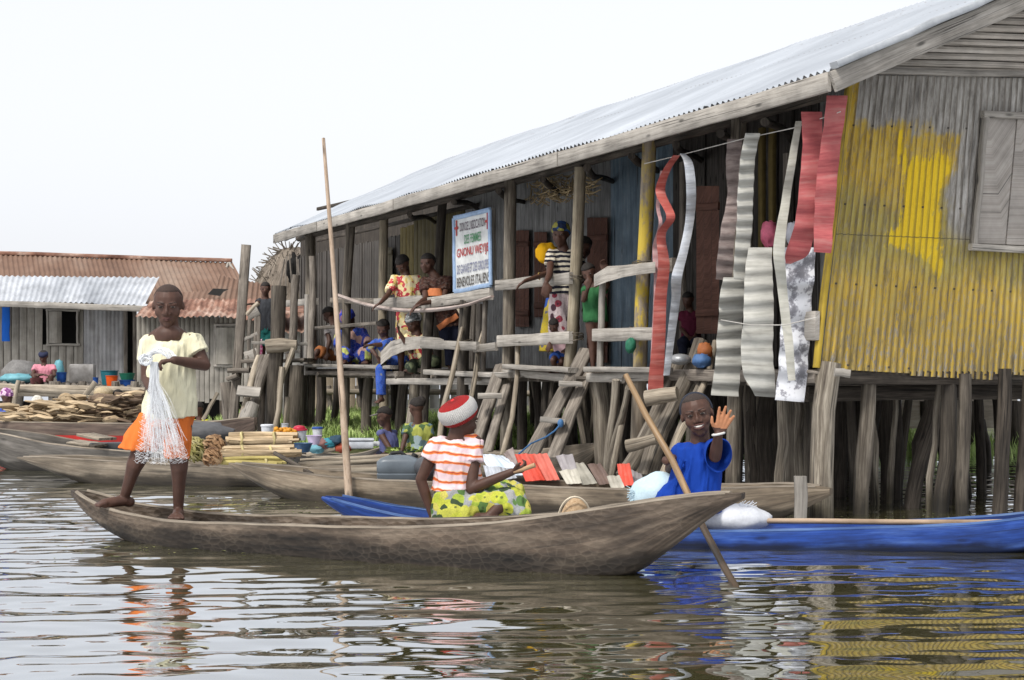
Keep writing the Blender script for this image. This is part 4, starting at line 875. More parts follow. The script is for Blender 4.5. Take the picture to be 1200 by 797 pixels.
# jetty at the left
jt = thing('wooden_jetty', P(60, 500, 31), 'rough pole jetty in front of the grey plank house', 'jetty')
jb = lambda name, mb, mt=None: mb.build(name, mt or wood_light(), jt)
for k in range(30): jb('deck_pole', MB().log(P(-60+k*8.2, 452.5+k*.22, 30.2), P(-60+k*8.0, 446+k*.1, 33.6), .06, .055, .01), wood_grey())
jb('edge_pole', MB().log(P(-70, 450, 30.1), P(170, 458, 30.1), .075, .065, .006, seg=10)); jb('edge_pole', MB().log(P(-70, 462, 30.0), P(172, 464, 30.0), .07, .05, .01, seg=10)); jb('edge_pole', MB().log(P(20, 455, 29.9), P(120, 461, 29.9), .05, .05, .01))
for x, l in ((-20, 0), (24, -2), (62, 1), (66, 0), (97, 2), (135, 0), (158, 1)): jb('post', MB().log(P(x, 447, 30.2), Z(P(x+l, 500, 30.2), -.2), .08), wood_grey())
jb('brace', MB().log(P(84, 485, 29.6), P(112, 448, 29.6), .05)); jb('brace', MB().log(P(16, 478, 29.6), P(22, 446, 29.6), .05))
MB().quad(P(-60, 470, 33), P(170, 470, 33), P(170, 505, 33), P(-60, 505, 33)).build('jetty_shade', plain('shade_black', (0, 0, 0)), jt, False)  # near-black sheet painted in for the shade beneath the jetty

# ================================================================ LANDING AND STEPS AT THE FAR END OF THE VERANDA
ln = thing('wooden_landing', P(325, 510, 22.5), 'crooked wooden landing with rails and slanting steps at the far end of the veranda', 'landing')
lb = lambda name, mb, mt=None: mb.build(name, mt or wood_grey(), ln)
YN = 22.3
def N(x, y, d=0): return P(x, y, YN+d)
lb('post', MB().board(N(289, 287), N(273, 492), .13, .09, up=(1, 0, 0)), wood_grey())
lb('post', MB().tube([N(327, 335, -.3), N(325, 400, -.3), N(320, 470, -.3), N(319, 530, -.3)], [.105, .10, .11, .11], 11, .15), post_mat())
lb('post', MB().log(N(347, 322, .4), N(340, 420, .4), .06), wood_grey()); lb('post', MB().log(N(340, 400, .4), N(337, 510, .4), .05), wood_grey())
lb('post', MB().tube([N(348, 428, -.2), N(347, 470, -.2), N(345, 520, -.2)], [.105, .11, .115], 11, .15), post_mat())
lb('post', MB().log(N(366, 300, -.5), N(364, 420, -.5), .05), wood_grey()); lb('post', MB().log(N(305, 425, 0), N(306, 520, 0), .07), wood_dark()); lb('post', MB().log(N(264, 448, .5), N(268, 515, .5), .09), wood_grey())
lb('post', MB().log(N(310, 440, .5), N(312, 515, .5), .07), wood_dark()); lb('post', MB().log(N(355, 440, .5), N(357, 515, .5), .07), wood_dark())
for y, x0, x1, w in ((404, 330, 364, .05), (413, 316, 352, .05), (402, 295, 322, .05)): lb('rail', MB().board(N(x0, y), N(x1, y-1), w, .04), wood_board())
lb('rail', MB().log(N(289, 369), N(303, 355), .035), wood_light()); lb('rail', MB().board(N(293, 427), N(303, 422), .10, .04), wood_board())
lb('rail', MB().board(N(287, 418), N(302, 413), .14, .04), wood_board()); lb('rail', MB().board(N(286, 398), N(302, 391), .05, .04), wood_board())
lb('rail', MB().board(N(291, 370), N(303, 364), .13, .05), wood_board())
for x in (293, 300, 304): lb('baluster', MB().board(N(x, 368), N(x-2, 436), .05, .04, up=(1, 0, 0)), wood_grey())
lb('rail', MB().tube([N(312, 406, -.4), N(328, 404, -.4), N(348, 404, -.4)], [.10, .11, .07], 9, .25), wood_light())
lb('deck_board', MB().board(N(270, 434), N(295, 434), .07, .5), wood_grey()); lb('deck_board', MB().board(N(290, 424, .5), N(362, 422, .5), .05, 1.1), wood_grey())
lb('deck_board', MB().board(N(268, 444, -.2), N(280, 440, -.2), .06, .4), wood_grey())
for dx, r in ((0, .045), (8, .06), (15, .06), (22, .075)): lb('stringer', MB().log(N(276+dx*.5, 505, -.9), N(303+dx*.6, 418, -.1), r), wood_grey() if dx else wood_light())
lb('step', MB().board(N(278, 458, -.75), N(305, 460, -.75), .16, .05, up=(0, .7, 1)), wood_board())
lb('stringer', MB().log(N(283, 505, -1.0), N(296, 474, -.8), .13, .10), wood_board())
lb('brace', MB().tube([N(327, 460, -.6), N(332, 440, -.6), N(344, 408, -.6)], .035, 7), wood_light())
lb('brace', MB().tube([N(318, 525, -.7), N(327, 480, -.7), N(329, 448, -.7), N(331, 430, -.7)], .045, 8, .2), wood_light())
lb('brace', MB().log(N(331, 515, -.5), N(337, 465, -.5), .035), wood_light())
# cord from the landing to the dugout with the net
tag(MB().tube([N(222, 492, -1), N(240, 494, -1), N(270, 493, -1), N(283, 494, -1)], .012, 6).build('mooring_pole', wood_grey(), None, True, N(250, 494, -1)), 'thin grey pole lying level beside the yellow-shirted child', 'pole')

# ================================================================ LADDERS
def ladder(label, rails, rungs, name='wooden_ladder', log=False):
    p = P(*rails[0][0]); t = thing(name, (p.x, p.y, 0), label, 'ladder', 'ladders up to the veranda')
    for a, b, w in rails:
        if log: MB().log(P(*a), P(*b), w, w*.9, .03).build('side_rail', post_mat(), t)
        else: MB().board(P(*a), P(*b), w, .05, up=(1, 0, .5)).build('side_rail', wood_grey(), t)
    for a, b, w in rungs:
        if log: MB().log(P(*a), P(*b), w, w*.85, .02, 4, 10).build('rung', wood_light(), t)
        else: MB().board(P(*a), P(*b), w, .16, up=(0, 0, 1)).build('rung', wood_board(), t)
    return t
ladder('plank ladder with blue rope on its lowest rung, leaning between the boats and the veranda', [((622, 534, 14.6), (688, 410, 15.3), .15), ((648, 538, 14.4), (690, 432, 15.2), .13)], [((655, 450, 14.9), (682, 450, 14.9), .05), ((633, 491, 14.6), (662, 494, 14.6), .05)])
ladder('leaning plank ladder right of the seated woman in the beret', [((553, 532, 15.8), (588, 428, 16.9), .15), ((571, 532, 15.6), (594, 452, 16.6), .10)], [((560, 464, 16.1), (588, 464, 16.1), .06)])
ladder('heavy round-log ladder leaning behind the waving girl', [((756, 560, 12.9), (822, 400, 13.5), .075), ((730, 560, 13.2), (798, 420, 13.7), .07), ((778, 560, 12.7), (826, 440, 13.3), .045)], [((757, 467, 12.95), (794, 461, 12.85), .072), ((735, 523, 12.8), (770, 514, 12.7), .055)], log=True)
t = thing('rope', P(640, 510, 14.3), 'blue rope tied to the plank ladder rung', 'rope')
MB().tube([P(657, 497, 14.4), P(650, 505, 14.35), P(640, 512, 14.3), P(622, 520, 14.2), P(608, 532, 13.6)], .008, 6).build('rope_line', plain('blue_rope', (0.05, 0.14, 0.3)), t)
MB().ell(P(657, 496, 14.4), .03, .03, .04).build('knot', plain('blue_rope', (0.05, 0.14, 0.3)), t)
# leaning branches and sticks
def stick(pts, rpx, mt, label, group='loose poles leaning on the veranda', name='leaning_pole'):
    p = [P(*q) for q in pts]; r = [k/F*pts[0][2] for k in (rpx if isinstance(rpx, list) else [rpx]*len(pts))]
    return solo(name, MB().tube(p, r, 8, .15), mt, label, 'pole', group)
stick([(512, 545, 16.6), (519, 480, 17), (530, 440, 17.2), (538, 400, 17.5), (544, 375, 17.8), (533, 355, 18)], [3.6, 3.6, 3.4, 3, 2.6, 2], wood_light(), 'forked crooked branch leaning against the rail right of the scarfed woman')
stick([(548, 490, 16.6), (557, 440, 17.2), (560, 410, 17.4), (568, 380, 17.6)], [3.4, 3.2, 2.8, 1.5], wood_light(), 'crooked grey branch with a forked top just left of the plank ladder')
stick([(588, 535, 15.2), (600, 490, 16), (606, 440, 16.3), (607, 400, 16.6)], [3.2, 3.2, 3, 3.6], wood_light(), 'straight pale pole leaning beside the plank ladder with the blue rope')
stick([(775, 560, 12.4), (795, 512, 12.7), (812, 480, 12.9), (830, 440, 13.2), (838, 400, 13.4)], [4.6, 4.4, 4, 4, 3.4], wood_light(), 'pale bent branch rising behind the waving girl')
stick([(716, 560, 13.4), (728, 500, 13.8), (737, 450, 14.2)], 4, post_mat(), 'slanting brown pole just left of the log ladder')
solo('mooring_stake', MB().board(P(938, 558, 10.85), Z(P(938, 615, 10.85), -.2), .085, .05, up=(1, 0, 0)), wood_board(), 'short square stake standing in the water by the tip of the brown canoe', 'stake')
solo('punting_pole', MB().tube([P(379, 162, 13.6), P(391, 320, 13.3), P(400, 450, 13.0), P(409, 583, 12.8), Z(P(411, 600, 12.8), -.2)], [.014, .02, .028, .034, .034], 8, .1), M('peeled_pole', [(0.24, 0.16, 0.10), (0.46, 0.35, 0.26), (0.55, 0.44, 0.34)], (20, 5, 1), bmp=.3), 'tall thin peeled pole standing upright in the water', 'pole')
solo('drooping_pole', MB().tube([B(x, smooth_interp([(393, 345), (430, 357), (480, 364), (540, 359), (578, 347)], x), -.19) for x in range(393, 579, 8)], [.036]*14+[.036-.0015*i for i in range(10)], 8, .06, .7), M('pinkish_pole', [(0.30, 0.24, 0.21), (0.45, 0.38, 0.35)], (9, 2, 1)), 'long sagging pale pole hung along the veranda rail', 'pole')

# ================================================================ SIGN
sg = thing('signboard', B(555, 342, -.05), 'white painted signboard with blue frame hanging under the eave', 'sign')
white_s = plain('sign_white', (0.62, 0.63, 0.62), .5, var=.12, sc=5)
a, b, c, d = (532, 256), (574, 246), (575, 334), (533, 342)
sv = -.08
def S(u, v, o=0.0):
    x = (a[0]*(1-u)+b[0]*u)*(1-v)+(d[0]*(1-u)+c[0]*u)*v; y = (a[1]*(1-u)+b[1]*u)*(1-v)+(d[1]*(1-u)+c[1]*u)*v
    return B(x, y, sv-o)
MB().rings([[S(0, 0), S(0, 1), S(1, 1), S(1, 0)], [S(0, 0, .03), S(0, 1, .03), S(1, 1, .03), S(1, 0, .03)]]).build('panel', white_s, sg, False)
fm = plain('sign_frame_blue', (0.27, 0.38, 0.55), .5)
for p, q in (((0, 0), (1, 0)), ((1, 0), (1, 1)), ((1, 1), (0, 1)), ((0, 1), (0, 0))): MB().board(S(*p, .035), S(*q, .035), .05, .03, up=(0, 0, 1) if p[1] == q[1] else U).build('frame', fm, sg)
MB().board(B(577, 245, sv+.05), B(578, 335, sv+.05), .10, .05, up=U).build('frame', wood_board(), sg)
W1 = (S(1, .5)-S(0, .5)).length; H1 = (S(0, 1)-S(0, 0)).length
rt = (S(1, .5)-S(0, .5)).normalized(); nn = -V
for txt, u0, u1, v0, v1, col in (("DON DE L'ASSOCIATION", .16, .86, .08, .20, (0.10, 0.07, 0.09)), ('DES FEMMES', .28, .74, .26, .38, (0.10, 0.28, 0.14)), ('GNONU WEYIJE', .07, .96, .43, .58, (0.38, 0.03, 0.03)), ('DE GANVIE ET DES GROUPES', .07, .95, .65, .77, (0.16, 0.17, 0.26)), ('BENEVOLES ITALIENS', .06, .96, .82, .95, (0.07, 0.06, 0.05))):
    text_mesh(txt, W1*(u1-u0), H1*(v1-v0), S(u0, v1, .036), (S(1, v1)-S(0, v1)).normalized(), Vector((0, 0, 1)), nn, 'lettering', plain('sign_ink_'+txt[:3], col, .6), sg)
for u in (.03, .89):
    cc = S(u+.035, .14, .038); mb = MB(); mb.board(cc-Vector((0, 0, .09)), cc+Vector((0, 0, .09)), .028, .006, up=rt, wob=0); mb.board(cc-rt*.05+nn*.003, cc+rt*.05+nn*.003, .028, .006, wob=0)
    mb.build('painted_cross', plain('cross_red', (0.40, 0.04, 0.04)), sg)

# ================================================================ HANGING METAL STRIPS
def strip(name, label, pts, wpx, mt, th=.004, wave=0.0, wl=.12, group='metal strips hung along the veranda', jag=.0, tw=0.0):
    # pts: (bearing, row, v) of the centre line; wpx width in picture units at each point
    n = 110; m = len(pts); rings = []; L = 0; last = None
    for i in range(n+1):
        t = i/n*(m-1); k = min(m-2, int(t)); f = t-k
        ks = list(range(m))
        x = smooth_interp([(q, pts[q][0]) for q in ks], t); y = smooth_interp([(q, pts[q][1]) for q in ks], t); v = smooth_interp([(q, pts[q][2]) for q in ks], t)
        wp = smooth_interp([(q, wpx[q]) for q in ks], t) if isinstance(wpx, list) else wpx
        p = B(x, y, v); Y = p.y
        if last is not None: L += (p-last).length
        last = p.copy()
        p += Vector((0, -1, 0))*(max(wave, .002)*1.5*math.sin(6.283*L/wl+2.2*mnoise.noise(Vector((L*2.1, 4, len(label))))))
        p += -V*(wave*.10*math.sin(6.283*L/wl)+wave*1.1*mnoise.noise(Vector((L*3.5, 1, len(label)))))
        hw = wp/2/F*Y*(1+jag*mnoise.noise(Vector((L*9, 2, 2)))); side = Vector((math.cos(tw*t), -math.sin(tw*t), 0.08*math.sin(L*4)))
        q = -V*th/2
        rings.append([p-side*hw+q, p+side*hw+q, p+side*hw-q, p-side*hw-q])
    mb = MB().rings(rings)
    return solo(name, mb, mt, label, 'metal strip', group)
def tin(name, cols, rough=.45, metal=.25, sc=(3, 26, 1), bmp=.5): return M(name, cols, sc, rough=rough, metal=metal, bmp=bmp, dist=.012)
redtin = tin('red_painted_tin', [(0.34, 0.07, 0.06), (0.46, 0.11, 0.09), (0.55, 0.22, 0.19)], .5, 0); pinktin = tin('faded_red_tin', [(0.26, 0.055, 0.06), (0.38, 0.09, 0.09), (0.40, 0.15, 0.14)], .6, 0)
greytin = tin('ribbed_grey_tin', [(0.28, 0.275, 0.25), (0.42, 0.415, 0.38), (0.50, 0.495, 0.46)], .5, .2); browntin = tin('pinkish_brown_tin', [(0.17, 0.13, 0.12), (0.28, 0.225, 0.21), (0.34, 0.29, 0.27)], .6, .1, (9, 30, 1))
silvertin = tin('shiny_silver_tin', [(0.45, 0.47, 0.50), (0.62, 0.64, 0.68), (0.75, 0.77, 0.80)], .3, .6)
m, nt, bs = newmat('flaking_white_tin')
n = noise(nt, vec(nt, 'UV', (9, 7, 1), False), 1.0, 6, .7); n2 = noise(nt, vec(nt, 'UV', (1.2, 1.0, 1), False), 1.0, 3)
k = math_n(nt, 'ADD', n, math_n(nt, 'MULTIPLY', math_n(nt, 'SUBTRACT', n2, .5), .5))
lk(nt, ramp(nt, k, [(0.40, (0.18, 0.18, 0.20)), (0.46, (0.30, 0.30, 0.33)), (0.50, (0.62, 0.63, 0.66)), (0.8, (0.72, 0.73, 0.76))]), bs.inputs['Base Color']); bs.inputs['Roughness'].default_value = .45; bs.inputs['Metallic'].default_value = .2; whitetin = m
strip('metal_strip', 'looped red metal strip, the leftmost one, with a pinched waist', [(793, 182, -.35), (781, 200, -.33), (774, 225, -.3), (786, 254, -.4), (775, 275, -.35), (778, 310, -.3), (774, 350, -.3), (772, 400, -.3), (769, 440, -.3), (768, 462, -.3)], [8, 9, 11, 10, 10, 13, 14, 15, 17, 18], redtin)
strip('metal_strip', 'thin pinkish metal strip with white edge hugging the left of the looped red one', [(776, 200, -.1), (771, 240, -.1), (774, 262, -.15), (768, 290, -.1), (770, 330, -.1), (768, 370, -.12), (765, 430, -.15)], [4, 4, 4, 6, 7, 6, 6], tin('pink_tin', [(0.5, 0.25, 0.25), (0.6, 0.4, 0.4)], .5, 0))
strip('metal_strip', 'narrow shiny silver metal strip curving down beside the looped red one', [(800, 180, -.35), (807, 192, -.34), (810, 225, -.3), (808, 260, -.25), (801, 295, -.3), (793, 325, -.4), (792, 350, -.32), (787, 390, -.3), (781, 440, -.3)], [6, 10, 11, 10, 10, 12, 10, 9, 7], silvertin)
strip('metal_strip', 'short pinkish brown ribbed strip at the left of the long grey ones', [(861, 163, -.1), (859, 200, -.12), (860, 230, -.1), (853, 270, -.2), (848, 328, -.2)], [17, 16, 15, 17, 19], browntin, wave=.006, wl=.1, jag=.15)
strip('metal_strip', 'pale grey wavy strip hanging over the top of the widest left sheet', [(882, 156, -.3), (876, 190, -.3), (874, 220, -.3), (872, 260, -.3), (868, 328, -.3)], [17, 17, 18, 18, 17], greytin, wave=.012, wl=.11, jag=.1)
strip('metal_strip', 'long grey ribbed sheet reaching lowest behind the raised hand', [(862, 325, -.22), (858, 350, -.25), (856, 380, -.2), (853, 420, -.22), (850, 464, -.25)], [28, 29, 28, 30, 32], greytin, wave=.014, wl=.14, jag=.06)
strip('metal_strip', 'broad bulging grey sheet in the middle with rounded bottom', [(891, 290, -.2), (889, 330, -.28), (889, 370, -.3), (887, 410, -.34), (890, 440, -.36), (897, 465, -.3)], [27, 33, 35, 37, 36, 24], greytin, wave=.008, wl=.14, jag=.05)
strip('metal_strip', 'narrow bent beige strip crossing in front of the white flaking sheet', [(936, 142, -.25), (928, 190, -.3), (920, 240, -.3), (913, 293, -.5), (917, 340, -.42), (924, 400, -.42), (928, 446, -.42)], [7, 9, 10, 13, 11, 10, 8], tin('beige_tin', [(0.33, 0.32, 0.27), (0.46, 0.45, 0.40)], .5, .2), wave=.004, wl=.3)
strip('metal_strip', 'white flaking sheet with grey patches hanging by the yellow wall', [(937, 290, -.12), (936, 330, -.14), (933, 370, -.12), (930, 420, -.15), (925, 470, -.2)], [36, 35, 34, 34, 34], whitetin, wave=.016, wl=.22, jag=.04)
strip('metal_strip', 'left red metal sheet hanging under the eave, pointed at its foot', [(951, 131, -.25), (952, 170, -.25), (949, 210, -.27), (944, 260, -.3), (934, 296, -.3), (924, 309, -.32)], [24, 23, 23, 24, 26, 6], pinktin, wave=.006, wl=.2, jag=.06)
strip('metal_strip', 'right red metal sheet hanging against the yellow corner', [(981, 112, -.22), (975, 160, -.22), (969, 210, -.22), (966, 250, -.22), (964, 296, -.22)], [24, 23, 24, 23, 20], pinktin, wave=.006, wl=.2, jag=.08)
ln2 = solo('clothes_line', MB().tube([B(755, 192, -.2), B(800, 181, -.2), B(870, 163, -.2), B(930, 150, -.2), B(985, 131, -.2)], .004, 5), plain('cord', (0.5, 0.48, 0.44)), 'thin cord strung under the eave holding the metal strips', 'cord')
solo('clothes_line', MB().tube([B(845, 375, -.42), B(880, 381, -.45), B(920, 381, -.46), B(957, 372, -.3)], .004, 5), plain('cord', (0.5, 0.48, 0.44)), 'thin cord tied across the broad grey sheets', 'cord')
# things stored inside the veranda
solo('grey_basin', MB().ell(B(797, 421, -.1), .10, .10, .05, f=lambda l: 1 if l.z < 0 else .96), plain('zinc_basin', (0.32, 0.33, 0.34), .4, .4), 'grey metal basin on the deck edge beside the log ladder', 'basin')
solo('plastic_bag', MB().ell(B(902, 275, .3), .075, .07, .11, f=lambda l: 1+.35*mnoise.noise(l*3)), plain('pink_bag', (0.45, 0.10, 0.16), .4, sc=30, var=.5), 'crumpled pink plastic bag in the veranda', 'bag')
solo('plastic_bag', MB().ell(B(930, 275, .3), .06, .06, .10, f=lambda l: 1+.35*mnoise.noise(l*3)), plain('white_bag', (0.5, 0.5, 0.55), .4), 'crumpled white plastic bag behind the beige strip', 'bag')
solo('cloth_bundle', MB().ell(B(822, 423, -.05), .08, .08, .06, f=lambda l: 1+.3*mnoise.noise(l*3)), plain('blue_cloth', (0.06, 0.13, 0.28)), 'small blue cloth bundle on the deck beside the log ladder', 'bundle')
solo('cloth_bundle', MB().ell(B(826, 411, .05), .065, .06, .07, f=lambda l: 1+.3*mnoise.noise(l*3)), plain('orange_cloth', (0.45, 0.15, 0.05)), 'orange cloth bundle above the blue one beside the log ladder', 'bundle')
solo('plastic_bag', MB().ell(B(739, 405, -.18), .05, .05, .07, f=lambda l: 1+.3*mnoise.noise(l*4)), plain('green_bag', (0.02, 0.14, 0.08)), 'tiny dark green bag tied to the lower rail', 'bag')
# ================================================================ PEOPLE
def axes(yaw, pitch=0.0, roll=0.0):
    f = Vector((math.sin(yaw)*math.cos(pitch), -math.cos(yaw)*math.cos(pitch), math.sin(pitch)))
    r = Vector((math.cos(yaw), math.sin(yaw), 0)); u = r.cross(f)*-1; u = f.cross(r)*-1 if u.z < 0 else u
    if roll: m = Matrix.Rotation(roll, 3, f); r = m @ r; u = m @ u
    return r.normalized(), f.normalized(), u.normalized()
EYEW = lambda: plain('eye_white', (0.20, 0.165, 0.145), .55, var=0, bmp=0)
def head(mb, c, h, ax, jaw=1.0):
    r, f, u = ax; q = lambda x, y, z: c+r*(x*h)+f*(y*h)+u*(z*h)
    E = lambda x, y, z, a, b2, d: mb.ell(q(x, y, z), a*h, b2*h, d*h, (r, f, u), 14, 10)
    E(0, -.06, .12, .335, .40, .375); E(0, .08, -.10, .275, .27, .30); E(0, .12, -.26, .215, .21, .19); E(0, .235, -.385, .095, .085, .085)
    for s in (-1, 1):
        E(.165*s, .195, -.11, .12, .10, .13); E(.340*s, -.03, .0, .032, .065, .095); E(.14*s, .305, .085, .11, .05, .04)
    E(0, .375, -.095, .05, .07, .085); E(0, .345, -.02, .035, .05, .10)
    for s in (-1, 1): E(.062*s, .36, -.135, .050, .05, .04)
    E(0, .315, -.225, .115, .07, .03); E(0, .31, -.275, .10, .07, .035)
    return q
def face(root, c, h, ax, detail=2, smile=False):
    r, f, u = ax; q = lambda x, y, z: c+r*(x*h)+f*(y*h)+u*(z*h)
    dk = plain('iris_dark', (0.012, 0.008, 0.006), .45, var=0, bmp=0)
    for s in (-1, 1):
        e = MB().ell(q(.135*s, .315, .02), .055*h, .045*h, (.020 if smile else .015)*h, (r, f, u), 12, 8).build('eye', EYEW(), root)
        MB().ell(q(.135*s, .343, .018), .034*h, .020*h, (.022 if smile else .019)*h, (r, f, u), 10, 6).build('iris', dk, e)
        if detail > 1:
            MB().cap(q(.075*s, .352, .048), .010*h, q(.19*s, .325, .050), .008*h, 8).build('eyelid', skin('lid_skin', (0.055, 0.026, 0.019)), root)
            MB().cap(q(.06*s, .355, .105), .012*h, q(.20*s, .325, .125), .008*h, 8).build('eyebrow', skin('brow_hair', (0.030, 0.017, 0.013)), root)
    if detail > 1:
        lip = skin('lip_skin', (0.085, 0.036, 0.030)); lip.node_tree.nodes['Principled BSDF'].inputs['Roughness'].default_value = .7
        if smile:
            MB().ell(q(0, .335, -.245), .125*h, .045*h, .050*h, (r, f, u)).build('mouth', plain('mouth_dark', (0.03, 0.008, 0.008)), root)
            MB().tube([q(-.112, .318, -.212), q(-.085, .345, -.226), q(-.045, .368, -.238), q(0, .376, -.243), q(.045, .368, -.238), q(.085, .345, -.226), q(.112, .318, -.212)], [.008*h, .019*h, .025*h, .027*h, .025*h, .019*h, .008*h], 8).build('teeth', plain('teeth_white', (0.75, 0.72, 0.66), .25, var=0), root)
            MB().tube([q(-.14, .30, -.20), q(-.07, .375, -.205), q(0, .392, -.20), q(.07, .375, -.205), q(.14, .30, -.20)], [.012*h, .02*h, .022*h, .02*h, .012*h], 8).build('lip', lip, root)
            MB().tube([q(-.14, .30, -.21), q(-.08, .365, -.275), q(0, .385, -.295), q(.08, .365, -.275), q(.14, .30, -.21)], [.012*h, .02*h, .026*h, .02*h, .012*h], 8).build('lip', lip, root)
        else:
            MB().tube([q(-.11, .34, -.247), q(-.04, .385, -.228), q(0, .388, -.236), q(.04, .385, -.228), q(.11, .34, -.247)], [.008*h, .018*h, .018*h, .018*h, .008*h], 8).build('lip', lip, root)
            MB().tube([q(-.10, .34, -.252), q(0, .388, -.275), q(.10, .34, -.252)], [.008*h, .024*h, .008*h], 8).build('lip', lip, root)
def hair(root, c, h, ax, mat, k=1.05, line=.25, back=-.25, name='hair', puff=0.0, rough=0.0):
    r, f, u = ax
    def fn(l):
        # l in local (r,f,u); hair wherever above a line that is high in front and low at the back
        lim = line if l.y > .35 else (line+(back-line)*min(1, (.35-l.y)/.9))
        base = k+puff*max(0, l.z)+rough*mnoise.noise(l*4)
        return .94+(base-.94)*max(0, min(1, (l.z-lim+.06)/.12))
    return MB().ell(c+u*(.12*h)-f*(.06*h), .335*h, .40*h, .375*h, (r, f, u), 64, 46, fn).build(name, mat, root)
def wrap(root, c, h, ax, mat, k=1.13, line=.18, back=-.35, top=.35, lean=-.1, name='headscarf'):
    o = hair(root, c, h, ax, mat, k, line, back, name, .12, .12)
    r, f, u = ax
    if top: MB().ell(c+u*(.42*h)+f*(lean*h), .30*h, .30*h, .17*h*(top/.35), (r, f, u), 20, 12, lambda l: 1+.22*mnoise.noise(l*2.6)).build('scarf_knot', mat, o)
    return o
def hand(mb, w, fwd, nrm, size, curl=(.3, .3, .3, .35), spread=.12, thumb=1, tcurl=.4, fist=False, thick=1.0):
    fwd = Vector(fwd).normalized(); nrm = Vector(nrm); nrm = (nrm-fwd*nrm.dot(fwd)).normalized(); lat = fwd.cross(nrm)*thumb
    pr = size*.085
    knu = []
    for i, o in enumerate((.19, .065, -.06, -.18)):
        k = w+fwd*size*(.50-.03*abs(i-1))+lat*o*size; knu.append(k)
        mb.cap(w+fwd*size*.10+lat*o*.55*size, pr*1.0, k, pr*.82, 10)
    for i, k in enumerate(knu):
        ln_ = size*(.40, .46, .42, .33)[i]; d = (fwd+lat*((1.5-i)*spread)).normalized(); p = k; c = curl[i]
        for j, fr in enumerate((.45, .32, .25)):
            a = c*(j+1)*(1.0 if not fist else 1.5); dd = d*math.cos(a)+nrm*math.sin(a); e = p+dd*ln_*fr; mb.cap(p, size*(.064-.007*j)*thick, e, size*(.058-.007*j)*thick, 8); p = e
    b = w+fwd*size*.14+lat*size*.16; m1 = b+(fwd*.6+lat*.75+nrm*.2).normalized()*size*.24; m2 = m1+(fwd*(1-tcurl*.3)+lat*(.35-tcurl*.6)+nrm*tcurl*.5).normalized()*size*.20
    mb.cap(b, size*.085, m1, size*.066, 8); mb.cap(m1, size*.062, m2, size*.05, 8)
def person(label, Y, hd, sh, hip, arms=(), legs=(), top=None, sleeve=.45, hem=None, shorts=None, voxel=.012, group='villagers on the veranda', scale=None, yaw=0, neck=None, tw=None, hw=None, sk=None, detail=1, smile=False, hairk=None, scarf=None, skirt=None, body_extra=None, pred=None, mat2=None, wr_hand=None, bare=False, legk=1.0, collar=False, lean=0.0, hline=.30, cat='person', flat=None, sleeves=True):
    """pixel joints (x, row, depth offset); widths from the head height"""
    J = lambda p: P(p[0], p[1], Y+(p[2] if len(p) > 2 else 0))
    hx, hy, hh, hyaw, hpitch = hd[:5]; hroll = hd[5] if len(hd) > 5 else 0; hz = hd[6] if len(hd) > 6 else 0
    h = hh/F*Y; c = P(hx, hy, Y+hz); k = h/.235; ax = axes(hyaw, hpitch, hroll)
    sL, sR = J(sh[0]), J(sh[1]); mid = (sL+sR)/2; hp = J(hip)
    root = thing('person', hp if not legs else Vector((hp.x, hp.y, min(J(l[-1]).z for l in legs))), label, cat, group)
    sk = sk or skin(); mb = MB(); head(mb, c, h, ax)
    r, f, u = ax
    side = (sR-sL); sw = side.length/2; side = side.normalized(); dep = side.cross(Vector((0, 0, 1))).normalized(); up = (mid-hp).normalized()
    tw = tw or .125*k; hw = hw or .12*k; td = .085*k
    nk = mid+Vector((0, 0, .03*k)); mb.cap(c-u*.22*h-f*.08*h, .048*k, nk, .052*k)
    mb.cap(sL, .045*k, sR, .045*k); mb.cap(mid-up*.03*k, .07*k, nk, .05*k)
    def ring(t, a, b2): cc = hp.lerp(mid, t); return (cc, side*a, dep*b2)
    mb.cone([ring(-.08, hw*.8, td*.85), ring(.1, hw, td*1.05), ring(.4, tw*.80, td*.85), ring(.75, max(tw, sw*.80), td*1.08), ring(.95, sw*.82, td*.85), ring(1.06, sw*.4, td*.5)])
    for i, a in enumerate(arms):
        if a is None: continue
        s = (sL, sR)[i]; e = J(a[0]); w = J(a[1]); q = a[2] if len(a) > 2 else {}
        mb.cap(s, .042*k, s.lerp(e, .5), .038*k); mb.cap(s.lerp(e, .5), .038*k, e, .032*k); mb.cap(e, .032*k, e.lerp(w, .35), .032*k); mb.cap(e.lerp(w, .35), .032*k, w, .022*k)
        fw = q.get('fwd', (w-e).normalized()); fw = Vector(fw)
        hand(mb, w, fw, q.get('nrm', Vector((0, -.2, -1)) if abs(fw.z) < .8 else Vector((0, 1, 0))), q.get('size', .165*k), q.get('curl', (.3, .32, .34, .36)), q.get('spread', .1), q.get('thumb', 1), q.get('tcurl', .4), False, q.get('thick', 1.0))
    for l in legs:
        a, kn, an, toe = [J(x) for x in l[:4]]; mb.cap(a, .075*k, kn, .046*k); mb.cap(kn, .045*k, kn.lerp(an, .32), .043*k*legk); mb.cap(kn.lerp(an, .32), .043*k*legk, an, .027*k)
        mb.cap(an+Vector((0, 0, -.02*k)), .032*k, toe, .026*k); fd = (toe-an); fd.z = 0
        if fd.length > 1e-4:
            fd.normalize(); la = Vector((-fd.y, fd.x, 0))
            mb.cap(an-fd*.02*k+Vector((0, 0, -.03*k)), .028*k, an-fd*.03*k+Vector((0, 0, -.03*k)), .028*k)
            for o in (-.036, -.018, 0, .018, .036): mb.cap(toe+la*o*k*.6, .016*k, toe+fd*.045*k*(1-abs(o-.018)*6)+la*o*k+Vector((0, 0, -.008*k)), .011*k, 8)
    if body_extra: body_extra(mb, k, J)
    mb.blob('body', sk, root, voxel, 2 if voxel < .008 else 3, pred, mat2)
